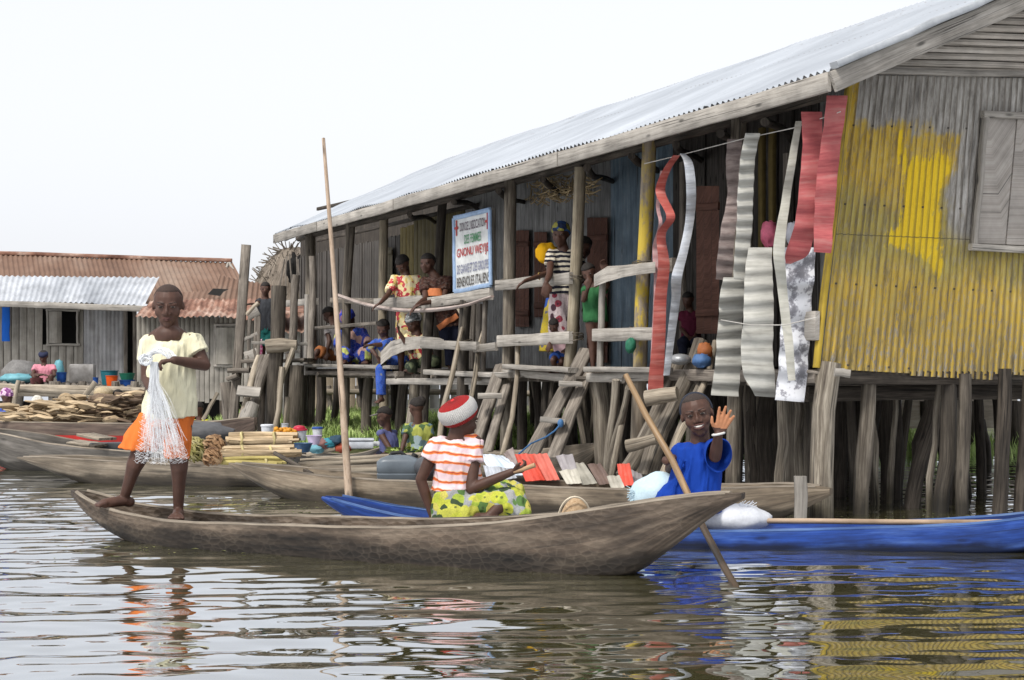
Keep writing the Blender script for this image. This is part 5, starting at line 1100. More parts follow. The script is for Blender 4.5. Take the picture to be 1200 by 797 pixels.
    if detail: face(root, c, h, ax, detail, smile)
    if hairk != 'none' : hair(root, c, h, ax, hairk or M('black_hair', [(0.010, 0.008, 0.007), (0.030, 0.025, 0.022)], (90,)*3, coord='Object', bmp=.5, dist=.003), 1.02 if detail > 1 else 1.05, hline, -.25)
    if scarf: wrap(root, c, h, ax, scarf)
    if top is not None:
        mb = MB(); g = .016*k; hm = hem if hem is not None else -.1
        tt = [hm]+[x for x in (-.05, .1, .4) if x > hm+.08]; rr = []
        for t in tt:
            a_, b_ = {-.05: (hw*1.05, td*1.1), .1: (hw*1.06, td*1.15), .4: (max(hw, tw)*.98, td*1.05)}.get(t, (hw*1.08*(1+max(0, -hm)*.25), td*1.2)); rr.append(ring(t, a_+g, b_+g))
        rr += [ring(.75, max(tw, sw*.80)+g, td*1.1+g), ring(.96, sw*.86+g*.5, td*.85+g), ring(1.07, sw*.50, td*.62)]+([ring(1.15, sw*.36, td*.6)] if collar else [])
        mb.cone(rr, 24); mb.cap(sL-side*.0, .050*k, sR, .050*k)
        for i, a in enumerate(arms):
            if a is None or not sleeve: continue
            s = (sL, sR)[i]; e = J(a[0]); w = J(a[1]); ts = min(1, sleeve); e2 = s.lerp(e, ts); dd = (e-s).normalized(); o1 = dd.orthogonal().normalized(); o2 = dd.cross(o1)
            mb.cone([(s-dd*.02*k, o1*.052*k, o2*.052*k), (s.lerp(e, ts*.5), o1*.056*k, o2*.056*k), (e2, o1*.060*k, o2*.060*k)])
            if sleeve > 1:
                e3 = e.lerp(w, sleeve-1); dd = (w-e).normalized(); o1 = dd.orthogonal().normalized(); o2 = dd.cross(o1); mb.cap(e, .052*k, e, .0521*k); mb.cone([(e, o1*.050*k, o2*.050*k), (e3, o1*.046*k, o2*.046*k)])
        mb.blob('shirt' if skirt is not False else 'dress', top, root, voxel, 3, fold=.011*k)
    if shorts is not None:
        mat_, tl = shorts; mb = MB(); mb.cone([ring(-.14, hw*1.0, td*1.2), ring(.0, hw*1.12, td*1.3), ring(.16, hw*1.08, td*1.2)], 24)
        for l in legs:
            a, kn, an = J(l[0]), J(l[1]), J(l[2])
            end = a.lerp(kn, min(1, tl)); dd = (kn-a).normalized(); o1 = dd.orthogonal().normalized(); o2 = dd.cross(o1); r0, r1 = .088*k, .080*k+.012*k*(tl <= 1)
            mb.cone([(a-dd*.04*k, o1*r0, o2*r0), (a.lerp(end, .5), o1*.088*k, o2*.088*k), (end, o1*r1, o2*r1)], 20)
            if tl > 1:
                e3 = kn.lerp(an, tl-1); dd = (an-kn).normalized(); o1 = dd.orthogonal().normalized(); o2 = dd.cross(o1); mb.cap(kn, .07*k, kn, .071*k); mb.cone([(kn, o1*.066*k, o2*.066*k), (e3, o1*.06*k, o2*.06*k)], 18)
        mb.blob('shorts' if tl <= 1 else 'trousers', mat_, root, voxel, 3, fold=.010*k)
    if skirt:
        mat_, rgs = skirt; mb = MB(); mb.cone([(J(q[0]), Vector((q[1]/F*Y, 0, 0)), Vector((0, q[2]/F*Y, 0)) if len(q) < 4 else Vector(q[3])) for q in rgs], 26)
        mb.blob('skirt', mat_, root, voxel, 3, fold=.012*k)
    return root, J, k, c, h, ax
# ---------------------------------------------------------------- the boy with the net
cream = None
m, nt, bs = newmat('cream_tshirt')
n = noise(nt, vec(nt, 'Object', (5, 5, 3), False), 1.0, 4); n3 = noise(nt, vec(nt, 'Object', (22, 22, 18), False), 1.0, 3)
c = ramp(nt, n, [(0.3, (0.60, 0.56, 0.38)), (0.6, (0.68, 0.65, 0.48)), (0.8, (0.70, 0.69, 0.60))])
c = mixc(nt, ramp(nt, n3, [(0.70, (0,)*3), (0.76, (.7,)*3)]), c, (0.22, 0.19, 0.13))
lk(nt, c, bs.inputs['Base Color']); bs.inputs['Roughness'].default_value = .9; bs.inputs['Specular IOR Level'].default_value = .1
fold = noise(nt, vec(nt, 'Object', (16, 10, 4), False), 1.0, 3); bump(nt, bs, fold, .9, .03); cream = m
Yb = 10.2
def boyx(mb, k, J):
    mb.ell(J((197, 393, -.035)), .075*k, .055*k, .055*k)
    for x in (180, 216): mb.cap(J((198, 384, 0)), .035*k, J((x, 396, 0)), .035*k)
root, J, k, c, h, ax = person('boy in cream t-shirt and orange shorts standing on the canoe and gathering a fishing net', Yb,
    (197, 359, 51, .12, -.15, 0, -.03), ((174, 403, 0), (226, 400, 0)), (199, 492, 0),
    arms=(((172, 443, -.02), (183, 466, -.20), dict(size=.15, fwd=(.05, -.15, -1), nrm=(.4, 1, 0), curl=(.25, .3, .3, .35), thumb=1, spread=.1)),
          ((240, 428, -.03), (204, 422, -.27), dict(size=.16, fwd=(-1, -.15, -.1), nrm=(0, .1, -1), curl=(.75, .8, .8, .8), thumb=-1, tcurl=.9, spread=.03))),
    legs=(((180, 500, 0), (158, 545, -.04), (146, 582, .05), (122, 590, -.03)), ((209, 500, 0), (210, 550, -.03), (209, 597, .0), (207, 605, -.12))),
    top=cream, sleeve=.50, hem=.02, shorts=None, voxel=.0065, group='people in the canoes', detail=2, tw=.135, hw=.155, body_extra=boyx, hline=.62, collar=True, legk=.85, hairk=M('shaved_hair', [(0.036, 0.022, 0.018), (0.058, 0.036, 0.028)], (120,)*3, coord='Object', bmp=.3, dist=.002))
mb = MB(); X1 = Vector((1, 0, 0)); Y1 = Vector((0, 1, 0)); s = Yb/F
mb.cone([(J((199, 474)), X1*29*s, Y1*21*s), (J((197, 490)), X1*29*s, Y1*24*s), (J((195, 500)), X1*28*s, Y1*25*s)], 24)
mb.cone([(J((186, 484)), X1*22*s, Y1*20*s), (J((172, 507, -.02)), X1*24*s, Y1*19*s), (J((160, 527, -.03)), (X1*22+Vector((0, 0, -2)))*s, Y1*18*s)], 22)
mb.cone([(J((209, 484)), X1*20*s, Y1*20*s), (J((208, 510, -.02)), X1*16*s, Y1*18*s), (J((206, 537, -.03)), (X1*15+Vector((0, 0, -1)))*s, Y1*16*s)], 22)
mb.blob('shorts', cloth('orange_shorts', (0.66, 0.165, 0.035)), root, .008, 3, fold=.013)
# net
netm, nt, bs = newmat('white_nylon_net'); bs.inputs['Base Color'].default_value = (0.78, 0.80, 0.82, 1); bs.inputs['Roughness'].default_value = .5
nr = thing('fishing_net', J((193, 540, -.3)), 'white nylon fishing net gathered in the hands of the boy', 'fishing net')
mb = MB()
for i in range(30):
    a = i/29
    a0 = 6.283*i/30*2.0; pts = []
    for j in range(8):
        t = j/7; x = 170+t*34+3*math.sin(a0+t*4); y = 421-11*math.sin(math.pi*t)+3.5*math.cos(a0+t*6)+random.uniform(-1, 1); pts.append(J((x, y, -.25+.03*math.sin(a0+t*5))))
    mb.tube(pts, .0020, 4)
for i in range(30):
    a0 = random.uniform(0, 6.28); cx, cy, rr = 171+random.uniform(-1.5, 1.5), 422+random.uniform(-2, 2), random.uniform(5, 8); mb.tube([J((cx+rr*math.cos(a0+q*.5), cy+.75*rr*math.sin(a0+q*.5), -.31+random.uniform(-.02, .02))) for q in range(9)], .0022, 4)
mb.build('gathered_loops', netm, nr)
mb = MB()
n = 230
for i in range(n):
    a = i/n; side = (a-.5)*2; xt = 181+side*4.5; 
    cur = []
    dp = random.uniform(-.09, .09); xb = 192+side*(22+random.uniform(-3, 3))+random.uniform(-5, 5); yb_ = random.uniform(520, 547)-abs(side)*10; ph = random.uniform(0, 6)
    for j in range(16):
        t = j/15; y = 424+(yb_-424)*t; x = xt+(xb-xt)*(max(0, t-.25)/.75)**.85+(t > .05)*1.6*math.sin(t*9+ph); cur.append(J((x, y, -.30+dp*t-.0+.01*math.sin(t*14+ph))))
    mb.tube(cur, .00065, 3)
tag(mb.build('hanging_mesh', netm, nr), kind='stuff')
mb = MB()
for i in range(750):                          # cross strands of the mesh
    t = random.random()**.6; y = 455+88*t; side = random.uniform(-1, 1); x = 182+8*t+side*(6+27*t**.9); l = random.uniform(1.5, 4)*(1.2-.5*t); sg_ = random.choice((-1, 1)); dz = random.uniform(-.1, .08)*t
    mb.tube([J((x-l, y-l*.55*sg_, -.30+dz)), J((x, y+random.uniform(-.5, .5), -.305+dz)), J((x+l, y+l*.55*sg_, -.30+dz))], .0008, 3)
tag(mb.build('mesh_knots', netm, nr), kind='stuff')
# ---------------------------------------------------------------- woman in the beret
Yw = 10.15
strp = stripes('orange_white_striped_knit', [(0, (0.72, 0.55, 0.58)), (.42, (0.70, 0.50, 0.52)), (.50, (0.70, 0.20, 0.04)), (.62, (0.50, 0.07, 0.05)), (.72, (0.72, 0.30, 0.10)), (.80, (0.74, 0.60, 0.60))], .062, .10)
root, J, k, c, h, ax = person('woman in striped shirt and red and white beret sitting in the blue canoe', Yw,
    (541, 493, 48, 2.15, -.12), ((512, 522, 0), (557, 519, -.02)), (538, 596, .02),
    arms=(((493, 562, 0), (506, 602, .0), dict(size=.13, fwd=(.2, -.1, -1))), ((552, 573, -.10), (600, 553, -.16), dict(size=.15, fwd=(1, 0, .25), nrm=(0, .6, .8), curl=(.7, .7, .7, .7), thumb=1, tcurl=.9))),
    legs=(((545, 596, -.05), (598, 583, -.10), (575, 603, -.2), (560, 606, -.2)), ((545, 596, .15), (604, 580, .2), (590, 604, .25), (598, 607, .2))),
    top=strp, sleeve=.42, hem=.30, voxel=.0065, group='people in the canoes', detail=1, hairk='none', tw=.125, hw=.15)
sm_ = cloth_print('yellow_green_wax_print', [(0.46, 0.48, 0.06), (0.33, 0.42, 0.06), (0.33, 0.33, 0.33), (0.50, 0.45, 0.10), (0.42, 0.48, 0.06), (0.09, 0.17, 0.05), (0.48, 0.48, 0.08), (0.045, 0.07, 0.035)], 14, (0.30, 0.31, 0.32), .30)
s = Yw/F; mb = MB()
mb.cone([(J((538, 566)), X1*24*s, Y1*18*s), (J((538, 578)), X1*30*s, Y1*24*s), (J((540, 595)), X1*35*s, Y1*30*s), (J((542, 612)), X1*36*s, Y1*30*s)], 26)
mb.cap(J((550, 594, -.06)), 20*s, J((600, 588, -.10)), 17*s); mb.cap(J((550, 592, .12)), 20*s, J((598, 580, .18)), 18*s); mb.cap(J((600, 588, -.10)), 17*s, J((612, 599, -.16)), 11*s); mb.cap(J((575, 598, 0)), 15*s, J((600, 600, 0)), 11*s)
mb.cap(J((545, 585, -.02)), 20*s, J((585, 582, .02)), 18*s)
mb.blob('skirt', sm_, root, .008, 4, fold=.016)
# beret: knitted, white with red crown and red band, slouching back-left
m, nt, bs = newmat('red_white_knit_beret')
tc = nt.nodes.new('ShaderNodeTexCoord'); sp = nt.nodes.new('ShaderNodeSeparateXYZ'); lk(nt, tc.outputs['UV'], sp.inputs[0])
L_ = .27
c0 = ramp(nt, math_n(nt, 'DIVIDE', sp.outputs[1], L_), [(0, (0.60, 0.02, 0.02)), (.24, (0.60, 0.02, 0.02)), (.25, (0.88, 0.86, 0.83)), (.62, (0.88, 0.86, 0.83)), (.63, (0.66, 0.02, 0.02))], 'CONSTANT')
lk(nt, c0, bs.inputs['Base Color']); bs.inputs['Roughness'].default_value = .95
rw = math_n(nt, 'SINE', math_n(nt, 'MULTIPLY', sp.outputs[0], 2*math.pi*64)); rw2 = math_n(nt, 'SINE', math_n(nt, 'MULTIPLY', sp.outputs[1], 900.0))
kw = math_n(nt, 'ADD', rw, math_n(nt, 'ADD', math_n(nt, 'MULTIPLY', rw2, .5), noise(nt, vec(nt, 'Object', (25, 25, 25), False), 1.0, 3))); bump(nt, bs, kw, 1.0, .006)
lk(nt, mixc(nt, 1.0, c0, ramp(nt, math_n(nt, 'MULTIPLY_ADD', rw, .5, .5), [(0, (.86,)*3), (.5, (1.05,)*3)]), 'MULTIPLY'), bs.inputs['Base Color']); ber = m
r, f, u = ax
up_ = Vector((-.42, -.30, .85)).normalized(); ra = Vector((.86, -.1, .42)); ra = (ra-up_*ra.dot(up_)).normalized(); rb = up_.cross(ra)
cc = c+u*.04*h; rings = []
for t, rad in ((-.03, .385), (.02, .44), (.10, .49), (.22, .51), (.34, .49), (.43, .42), (.49, .30), (.52, .16), (.53, .02)):
    rings.append([cc+up_*(t*h)+(ra*math.cos(6.283*j/40)+rb*math.sin(6.283*j/40))*rad*h*(1+.015*math.cos(j*math.pi)) for j in range(40)])
# keep V (rings distance) in metres along the hat for the colour bands
mb = MB(); n = 40; b0 = 0; acc = 0; Ls = []
rings = [[cc+(p-cc)*(1+.045*mnoise.noise((p-cc)*9)+(.02 if j % 2 else 0)) for j, p in enumerate(rg)] for rg in rings]
for i in range(len(rings)): Ls.append(L_*i/(len(rings)-1))
for rg in rings: mb.v += rg
for i in range(len(rings)-1):
    for j in range(n):
        q = (j+1) % n; mb.f.append([i*n+j, i*n+q, (i+1)*n+q, (i+1)*n+j]); mb.uv.append([(j/n, Ls[i]), ((j+1)/n, Ls[i]), ((j+1)/n, Ls[i+1]), (j/n, Ls[i+1])]); mb.mi.append(0)
mb.f.append([(len(rings)-1)*n+j for j in range(n)]); mb.uv.append([(0, L_)]*n); mb.mi.append(0)
mb.f.append([j for j in range(n)][::-1]); mb.uv.append([(0, 0)]*n); mb.mi.append(0)
hat = mb.build('beret', ber, root); sb = hat.modifiers.new('sub', 'SUBSURF'); sb.levels = 1; sb.render_levels = 1
solo('short_stick', MB().tube([J((599, 554, -.17)), J((613, 550, -.18)), J((627, 545, -.2))], [.010, .014, .016], 9), M('tan_stick', [(0.3, 0.18, 0.10), (0.45, 0.3, 0.18)], (20, 3, 1)), 'short tan stick held out by the woman in the beret', 'stick')
# ---------------------------------------------------------------- waving girl
Yg = 9.85
palm = skin('palm_skin', (0.40, 0.175, 0.085))
wr = P(842, 507, Yg-.30); hdir = Vector((.12, -.05, 1)).normalized()
root, J, k, c, h, ax = person('smiling girl in bright blue dress waving from the blue canoe', Yg,
    (817, 487, 53, -.16, .03, .22, -.02), ((806, 527, .02), (836, 526, -.02)), (816, 590, 0),
    arms=(((786, 549, .12), (789, 537, -.04), dict(size=.14, fwd=(-.6, -.55, .1), nrm=(0, -.2, -1), curl=(.85, .85, .85, .85), thumb=1, tcurl=1.0, spread=.02)),
          ((838, 535, -.16), (842, 509, -.30), dict(size=.185, fwd=(.36, -.05, 1), nrm=(.05, -1, .05), curl=(.08, .10, .12, .18), thumb=-1, tcurl=-.1, spread=.17, thick=1.12))),
    legs=(), top=None, voxel=.0055, group='people in the canoes', detail=2, smile=True, hline=.56, hairk=M('short_fuzzy_hair', [(0.016, 0.012, 0.011), (0.05, 0.036, 0.03)], (140,)*3, coord='Object', bmp=.6, dist=.004), tw=.12, hw=.13,
    pred=lambda p, n: (p-wr).dot(hdir) > .03 and (p-wr).dot(hdir) < .3 and abs(p.x-wr.x) < .16 and n.y < -.1 and p.y < Yg-.2, mat2=palm)
blue = cloth('royal_blue_cotton', (0.008, 0.045, 0.30))
s = Yg/F; mb = MB()
mb.cone([(J((818, 519, 0)), X1*13*s, Y1*11*s), (J((819, 525, 0)), X1*26*s, Y1*20*s), (J((818, 540, 0)), X1*27*s, Y1*25*s), (J((815, 560, 0)), X1*30*s, Y1*26*s), (J((811, 580, 0)), X1*34*s, Y1*26*s), (J((809, 600, 0)), X1*37*s, Y1*30*s)], 28)
e0, e1 = J((834, 528, -.02)), J((842, 533, -.17)); dd = (e1-e0).normalized(); o1 = (X1-dd*X1.dot(dd)).normalized(); o2 = dd.cross(o1)
sl = [[p+o1*math.cos(6.283*j/30)*r_*.80+o2*math.sin(6.283*j/30)*r_*(1+.05*math.sin(3*6.283*j/30)) for j in range(30)] for p, r_ in ((e0, .075), (e0.lerp(e1, .5), .098), (e1, .112), (e1+dd*.004, .106), (e0.lerp(e1, .5), .088), (e0, .06))]
MB().rings(sl, caps=False).build('sleeve', cloth('royal_blue_cotton', (0.008, 0.055, 0.42)), root)
mb.cap(J((798, 530, .02)), 11*s, J((792, 543, .06)), 10*s)
mb.cap(J((795, 575, -.05)), 16*s, J((770, 592, -.12)), 10*s); mb.cap(J((800, 580, -.05)), 16*s, J((765, 600, -.05)), 11*s)
for i in range(7):                            # hanging folds
    x = 792+i*6.5+random.uniform(-3, 3); y0 = random.uniform(535, 560); mb.cap(J((x+3, y0, -.118)), .010, J((x-6+(i-4)*2+random.uniform(-3, 3), 596, -.150)), random.uniform(.012, .03), 8)
mb.blob('dress', blue, root, .007, 3, fold=.016, fs=(13, 13, 3))
MB().ell(J((841, 529, -.14)), .055, .012, .062).build('sleeve_shadow_lining', cloth('dark_blue_lining', (0.004, 0.02, 0.14)), root) if False else None
mb = MB(); ring_c = J((842, 508.5, -.295)); mb.tube([ring_c+Vector((math.cos(6.283*j/20)*.036, math.sin(6.283*j/20)*.036, .008*math.cos(6.283*j/20))) for j in range(21)], .0075, 8); tag(mb.build('bracelet', plain('white_bangle', (0.75, 0.75, 0.72), .3), root))
r, f, u = ax
for o, rd in ((.10, .40), (.17, .385)):
    MB().tube([c+u*.10*h+(-f*(.04+o)*h)+(r*math.cos(a)*.345*h+u*math.sin(a)*.40*h)+f*(.12*h*math.sin(a)) for a in [math.pi*q/18 for q in range(19)]], .008*k, 8, .1).build('headband', cloth('grey_blue_band', (0.035, 0.04, 0.055)), root)
paddle_m, nt, bs = newmat('honey_pole'); gn, gc = grain(nt, (22, 1.5, 1)); cq = mixc(nt, .7, ramp(nt, gn, [(.35, (0.14, 0.085, 0.045)), (.6, (0.34, 0.22, 0.11))]), gc, 'MULTIPLY')
geo = nt.nodes.new('ShaderNodeNewGeometry'); spz = nt.nodes.new('ShaderNodeSeparateXYZ'); lk(nt, geo.outputs['Position'], spz.inputs[0])
lk(nt, mixc(nt, 1.0, cq, ramp(nt, spz.outputs[2], [(.22, (.24, .24, .26)), (.42, (1, 1, 1))]), 'MULTIPLY'), bs.inputs['Base Color']); bs.inputs['Roughness'].default_value = .5
solo('paddle_pole', MB().tube([P(733, 439, 9.95), P(757, 487, 9.85), P(788, 540, 9.72), P(822, 614, 9.0), P(846, 660, 8.5), P(863, 690, 8.05), P(868, 700, 7.95)], [.018, .021, .023, .021, .020, .020, .020], 10, .08), paddle_m, 'honey brown bent punting pole dipped in the water by the waving girl', 'pole')
def sack(label, c, rx, ry, rz, mt, axs=None):
    t = thing('sack', c-Vector((0, 0, rz)), label, 'sack', 'sacks in the blue canoe')
    MB().ell(c, rx, ry, rz, axs, 30, 18, lambda l: 1+.10*mnoise.noise(l*2.2)+.03*mnoise.noise(l*7)+.12*abs(l.x)**6).build('bag', mt, t)
    return t
wv = lambda nm, col: M(nm, [tuple(x*.85 for x in col), col], (60, 60, 60), coord='Object', bmp=.3, dist=.002, rough=.6, var=.12)
ts = sack('pale blue woven sack beside the knee of the waving girl', J((776, 580, .12)), .19, .15, .15, wv('pale_blue_sack', (0.50, 0.64, 0.70)))
mb = MB()
for i in range(26): a = J((743, 580+random.uniform(-6, 6), .05)); mb.tube([a, a+Vector((-random.uniform(.02, .05), random.uniform(-.02, .02), random.uniform(-.04, .03)))], .002, 4)
mb.build('frayed_end', wv('pale_blue_sack', (0.42, 0.62, 0.72)), ts)
ts = sack('white stuffed sack lying behind the raised tip of the front canoe', P(860, 608, 9.93), .22, .14, .10, wv('white_sack', (0.72, 0.74, 0.78)))
mb = MB()
for i in range(40): a = P(862+random.uniform(-5, 14), 597+random.uniform(-3, 3), 9.88); mb.tube([a, a+Vector((random.uniform(.0, .07), random.uniform(-.02, .02), random.uniform(.0, .05)))], .0025, 4)
mb.build('frayed_end', wv('white_sack', (0.72, 0.74, 0.78)), ts)
solo('bamboo_pole', MB().tube([at2(860, .05, .155), at2(950, .05, .165), at2(1050, .05, .17), at2(1150, 0, .175), at2(1215, 0, .19)], .018, 9), M('bamboo', [(0.22, 0.15, 0.10), (0.38, 0.29, 0.21)], (6, 3, 1)), 'thin bamboo pole lying along the rim of the blue canoe', 'pole')
# calabash / basket in front canoe
tb = thing('straw_bundle_cap', at1(673, 0, .12), 'small woven straw basket in the front canoe', 'basket')
q = at1(673, -.02, .262)
MB().ell(q, .088, .075, .15, (Vector((.98, 0, -.18)), Vector((0, 1, 0)), Vector((.18, 0, .98))), 24, 14).build('basket', M('woven_straw', [(0.30, 0.19, 0.10), (0.52, 0.38, 0.24)], (70, 70, 70), coord='Object', bmp=.6, dist=.004), tb)
MB().tube([q+Vector((math.cos(math.pi*j/12)*.092, -.03-.05*math.sin(math.pi*j/12), .02+math.sin(math.pi*j/12)*.135)) for j in range(13)], .006, 6).build('rim_band', plain('pale_fibre', (0.6, 0.52, 0.40)), tb)
tb.name = 'straw_basket'; ORG['straw_basket'] = tb.location.copy()
# ---------------------------------------------------------------- villagers on the veranda
red_flor = cloth_print('red_cream_floral', [(0.45, 0.02, 0.05), (0.70, 0.60, 0.32), (0.50, 0.03, 0.06), (0.72, 0.62, 0.35), (0.68, 0.50, 0.15), (0.7, 0.6, 0.4)], 20)
blue_pr = cloth_print('blue_wax_print', [(0.03, 0.09, 0.40), (0.02, 0.06, 0.30), (0.04, 0.10, 0.42), (0.20, 0.19, 0.12), (0.03, 0.09, 0.38), (0.24, 0.22, 0.13)], 9)
blue_fl = cloth_print('blue_yellow_wax_print', [(0.02, 0.07, 0.42), (0.02, 0.05, 0.34), (0.45, 0.50, 0.14), (0.03, 0.09, 0.45), (0.02, 0.06, 0.3), (0.55, 0.35, 0.3)], 8, None)
person('person in red and cream floral tunic leaning over the rail, hand on the sagging pole', YB(474, .04), (472, 310, 23, -.55, -.75), ((462, 327), (490, 327)), (478, 388),
    arms=(((455, 345, -.25), (446, 355, -.52), dict(fwd=(-.8, -.3, -.5))), ((490, 352, 0), (482, 368, -.1))), legs=(((470, 388), (470, 412), (470, 434), (468, 438)), ((484, 388), (484, 412), (484, 434), (483, 438))), top=red_flor, sleeve=.8, hem=-.35, detail=1)
root, J, k, c, h, ax = person('man in dark brown shirt with orange bands leaning on the rail beside the sign', YB(505, .04), (501, 309, 25, -.45, -.05), ((497, 330), (526, 328)), (528, 378),
    arms=(((499, 350, -.3), (488, 358, -.50), dict(fwd=(-.6, -.3, -.6))), ((520, 350, -.25), (495, 356, -.55), dict(fwd=(-.8, -.3, -.4)))), legs=(((522, 378), (527, 408), (528, 434), (526, 438)), ((534, 378), (537, 408), (540, 434), (538, 438))),
    top=cloth_print('brown_speckle_print', [(0.035, 0.018, 0.015), (0.05, 0.022, 0.018), (0.07, 0.03, 0.02), (0.09, 0.06, 0.05)], 40), sleeve=.62, hem=-.1, shorts=(cloth('navy_trousers', (0.012, 0.014, 0.028)), 1.8), detail=1)
MB().cone([(J((508, 338, -.13)), X1*.10, Y1*.075), (J((509, 347, -.20)), X1*.11, Y1*.08)]).build('sleeve_band', cloth('orange_trim', (0.50, 0.17, 0.07)), root)
MB().board(J((513, 384, -.14)), J((536, 370, -.12)), .07, .03, up=(0, .2, 1)).build('shirt_hem', cloth('orange_trim', (0.5, 0.17, 0.07)), root)
person('seated woman in blue and yellow print with blue headscarf, head bowed', YB(410, .2), (408, 375, 24, -.5, -.9), ((398, 392), (424, 388)), (416, 420),
    arms=(((396, 410, -.15), (404, 418, -.3)), ((432, 406, -.1), (430, 420, -.3))), legs=(((410, 420), (402, 414, -.45), (404, 424, -.55), (402, 425, -.6)), ((420, 420), (428, 414, -.45), (430, 424, -.5), (428, 425, -.6))),
    top=blue_fl, sleeve=.8, hem=-.2, shorts=(blue_fl, 1.9), scarf=cloth_print('blue_scarf_print', [(0.02, 0.06, 0.5), (0.02, 0.05, 0.35), (0.03, 0.08, 0.5), (0.3, 0.15, 0.2)], 14), detail=1)
person('child in pale grey shirt and orange shorts sitting at the far veranda end', YB(388, .3), (385, 369, 19, -1.3, -.5, 0, .2), ((384, 385), (398, 383)), (393, 414),
    arms=(((386, 400, -.15), (383, 412, -.25)), None), legs=(((390, 416), (372, 412, -.3), (368, 418, -.35), (364, 419, -.35)),), top=cloth('pale_grey_shirt', (0.30, 0.28, 0.28)), sleeve=.5, hem=-.1, shorts=(cloth('burnt_orange', (0.42, 0.16, 0.06)), .95), detail=0)
person('boy in blue print pyjamas lounging on the deck with one leg hanging down', YB(448, -.02), (449, 385, 22, -.2, -.35), ((441, 402), (462, 400)), (468, 424, .1),
    arms=(((434, 408, -.2), (441, 417, -.3)), ((450, 404, -.35), (438, 404, -.45), dict(fwd=(-1, 0, -.1)))), legs=(((462, 428), (446, 432, -.35), (447, 466, -.35), (443, 471, -.42)), ((470, 428), (462, 424, -.3), (456, 428, -.2), (455, 428, -.2))),
    top=blue_pr, sleeve=1.1, hem=-.1, shorts=(blue_pr, 1.9), detail=1)
root, J, k, c, h, ax = person('old woman with grey patterned headscarf and red floral dress sitting against the post', YB(484, .05), (485, 379, 24, -.9, -.45), ((478, 396), (500, 396)), (496, 426),
    arms=(((482, 412, -.3), (468, 390, -.42), dict(fwd=(-.3, 0, 1), nrm=(1, 0, 0))), ((505, 414, 0), (506, 424, -.1))), legs=(((490, 428), (510, 424, -.3), (508, 433, -.3), (500, 434, -.35)), ((490, 428), (482, 430, -.2), (480, 433, -.2), (478, 434, -.2))),
    top=red_flor, sleeve=.45, hem=-.35, shorts=(cloth_print('dark_green_print', [(0.03, 0.04, 0.03), (0.05, 0.06, 0.04), (0.12, 0.14, 0.08)], 14), 1.7), scarf=cloth_print('grey_scarf_print', [(0.10, 0.11, 0.11), (0.28, 0.29, 0.29), (0.16, 0.17, 0.17), (0.4, 0.4, 0.4)], 40), detail=1)
person('boy in dark grey top and teal shorts standing on the landing beside the tall board', 23.0, (311, 339, 17.5, .1, -.05), ((304, 353), (319, 353)), (312, 386),
    arms=(((300, 358, -.1), (296, 356, -.3), dict(fwd=(-1, 0, -.1))), ((322, 368), (321, 382))), legs=(((308, 386), (308, 408), (308, 424), (307, 427)), ((316, 386), (316, 408), (316, 424), (316, 427))), top=cloth('charcoal_vest', (0.045, 0.048, 0.055)), sleeve=.35, hem=-.05, shorts=(cloth('teal_shorts', (0.02, 0.13, 0.12)), .9), detail=1)
solo('pink_cloth', MB().ell(P(304, 413, 22.9), .05, .04, .20, f=lambda l: 1+.4*mnoise.noise(l*3)), cloth_print('pink_print', [(0.5, 0.15, 0.28), (0.7, 0.5, 0.6), (0.45, 0.1, 0.2)], 40), 'pink patterned cloth hanging on the landing rail', 'cloth')
nv = stripes('navy_cream_stripe', [(0, (0.02, 0.02, 0.03)), (.5, (0.55, 0.50, 0.40))], .052)
root, J, k, c, h, ax = person('woman in black and cream striped top resting her arm on the rail, printed skirt', YB(657, .10), (657, 276, 29, -.3, -.05), ((646, 298), (676, 298)), (660, 345),
    arms=(((644, 322, -.35), (640, 331, -.52), dict(fwd=(-.1, -.2, -1), nrm=(0, 1, 0))), ((682, 320, 0), (676, 332, -.2))), legs=(((655, 348), (656, 390), (656, 430), (654, 436)), ((668, 348), (668, 390), (668, 430), (667, 436))),
    top=nv, sleeve=.5, hem=.0, scarf=cloth_print('blue_olive_scarf', [(0.02, 0.05, 0.14), (0.04, 0.10, 0.25), (0.28, 0.26, 0.06), (0.02, 0.03, 0.07)], 12), detail=1,
    skirt=(cloth_print('maroon_white_print', [(0.22, 0.03, 0.05), (0.5, 0.42, 0.42), (0.25, 0.04, 0.06), (0.50, 0.40, 0.40), (0.06, 0.03, 0.04)], 10, (0.45, 0.37, 0.37)), [((661, 336), 15, 12), ((661, 350), 18, 14), ((661, 370), 18, 14), ((661, 394), 18, 14)]))
root, J, k, c, h, ax = person('woman in yellow wrap mostly hidden behind the striped woman, bangled arm on the rail', YB(657, .32), (684, 290, 26, -.9, -.35), ((660, 312), (686, 312)), (666, 360),
    arms=(((648, 318, -.45), (616, 329, -1.02), dict(fwd=(-.9, -.2, -.6))), ((690, 340), (688, 352))), legs=(((655, 362), (652, 400), (650, 430), (648, 434)), ((668, 362), (668, 400), (668, 430), (667, 434))), top=None, detail=0)
MB().ell(J((641, 297, -.15)), .13, .08, .12, (Vector((.8, 0, -.5)), Y1, Vector((.5, 0, .8))), 24, 16, lambda l: 1+.2*mnoise.noise(l*2)).build('yellow_wrap', cloth('golden_yellow', (0.68, 0.36, 0.01)), root)
MB().cone([(J((664, 318)), X1*.14, Y1*.10), (J((656, 350)), X1*.15, Y1*.12), (J((652, 385)), X1*.17, Y1*.13), (J((648, 412)), X1*.15, Y1*.12)]).blob('skirt', cloth_print('yellow_blue_wrap', [(0.45, 0.34, 0.03), (0.03, 0.08, 0.3), (0.45, 0.34, 0.03), (0.02, 0.05, 0.2)], 6), root, .012, 2)
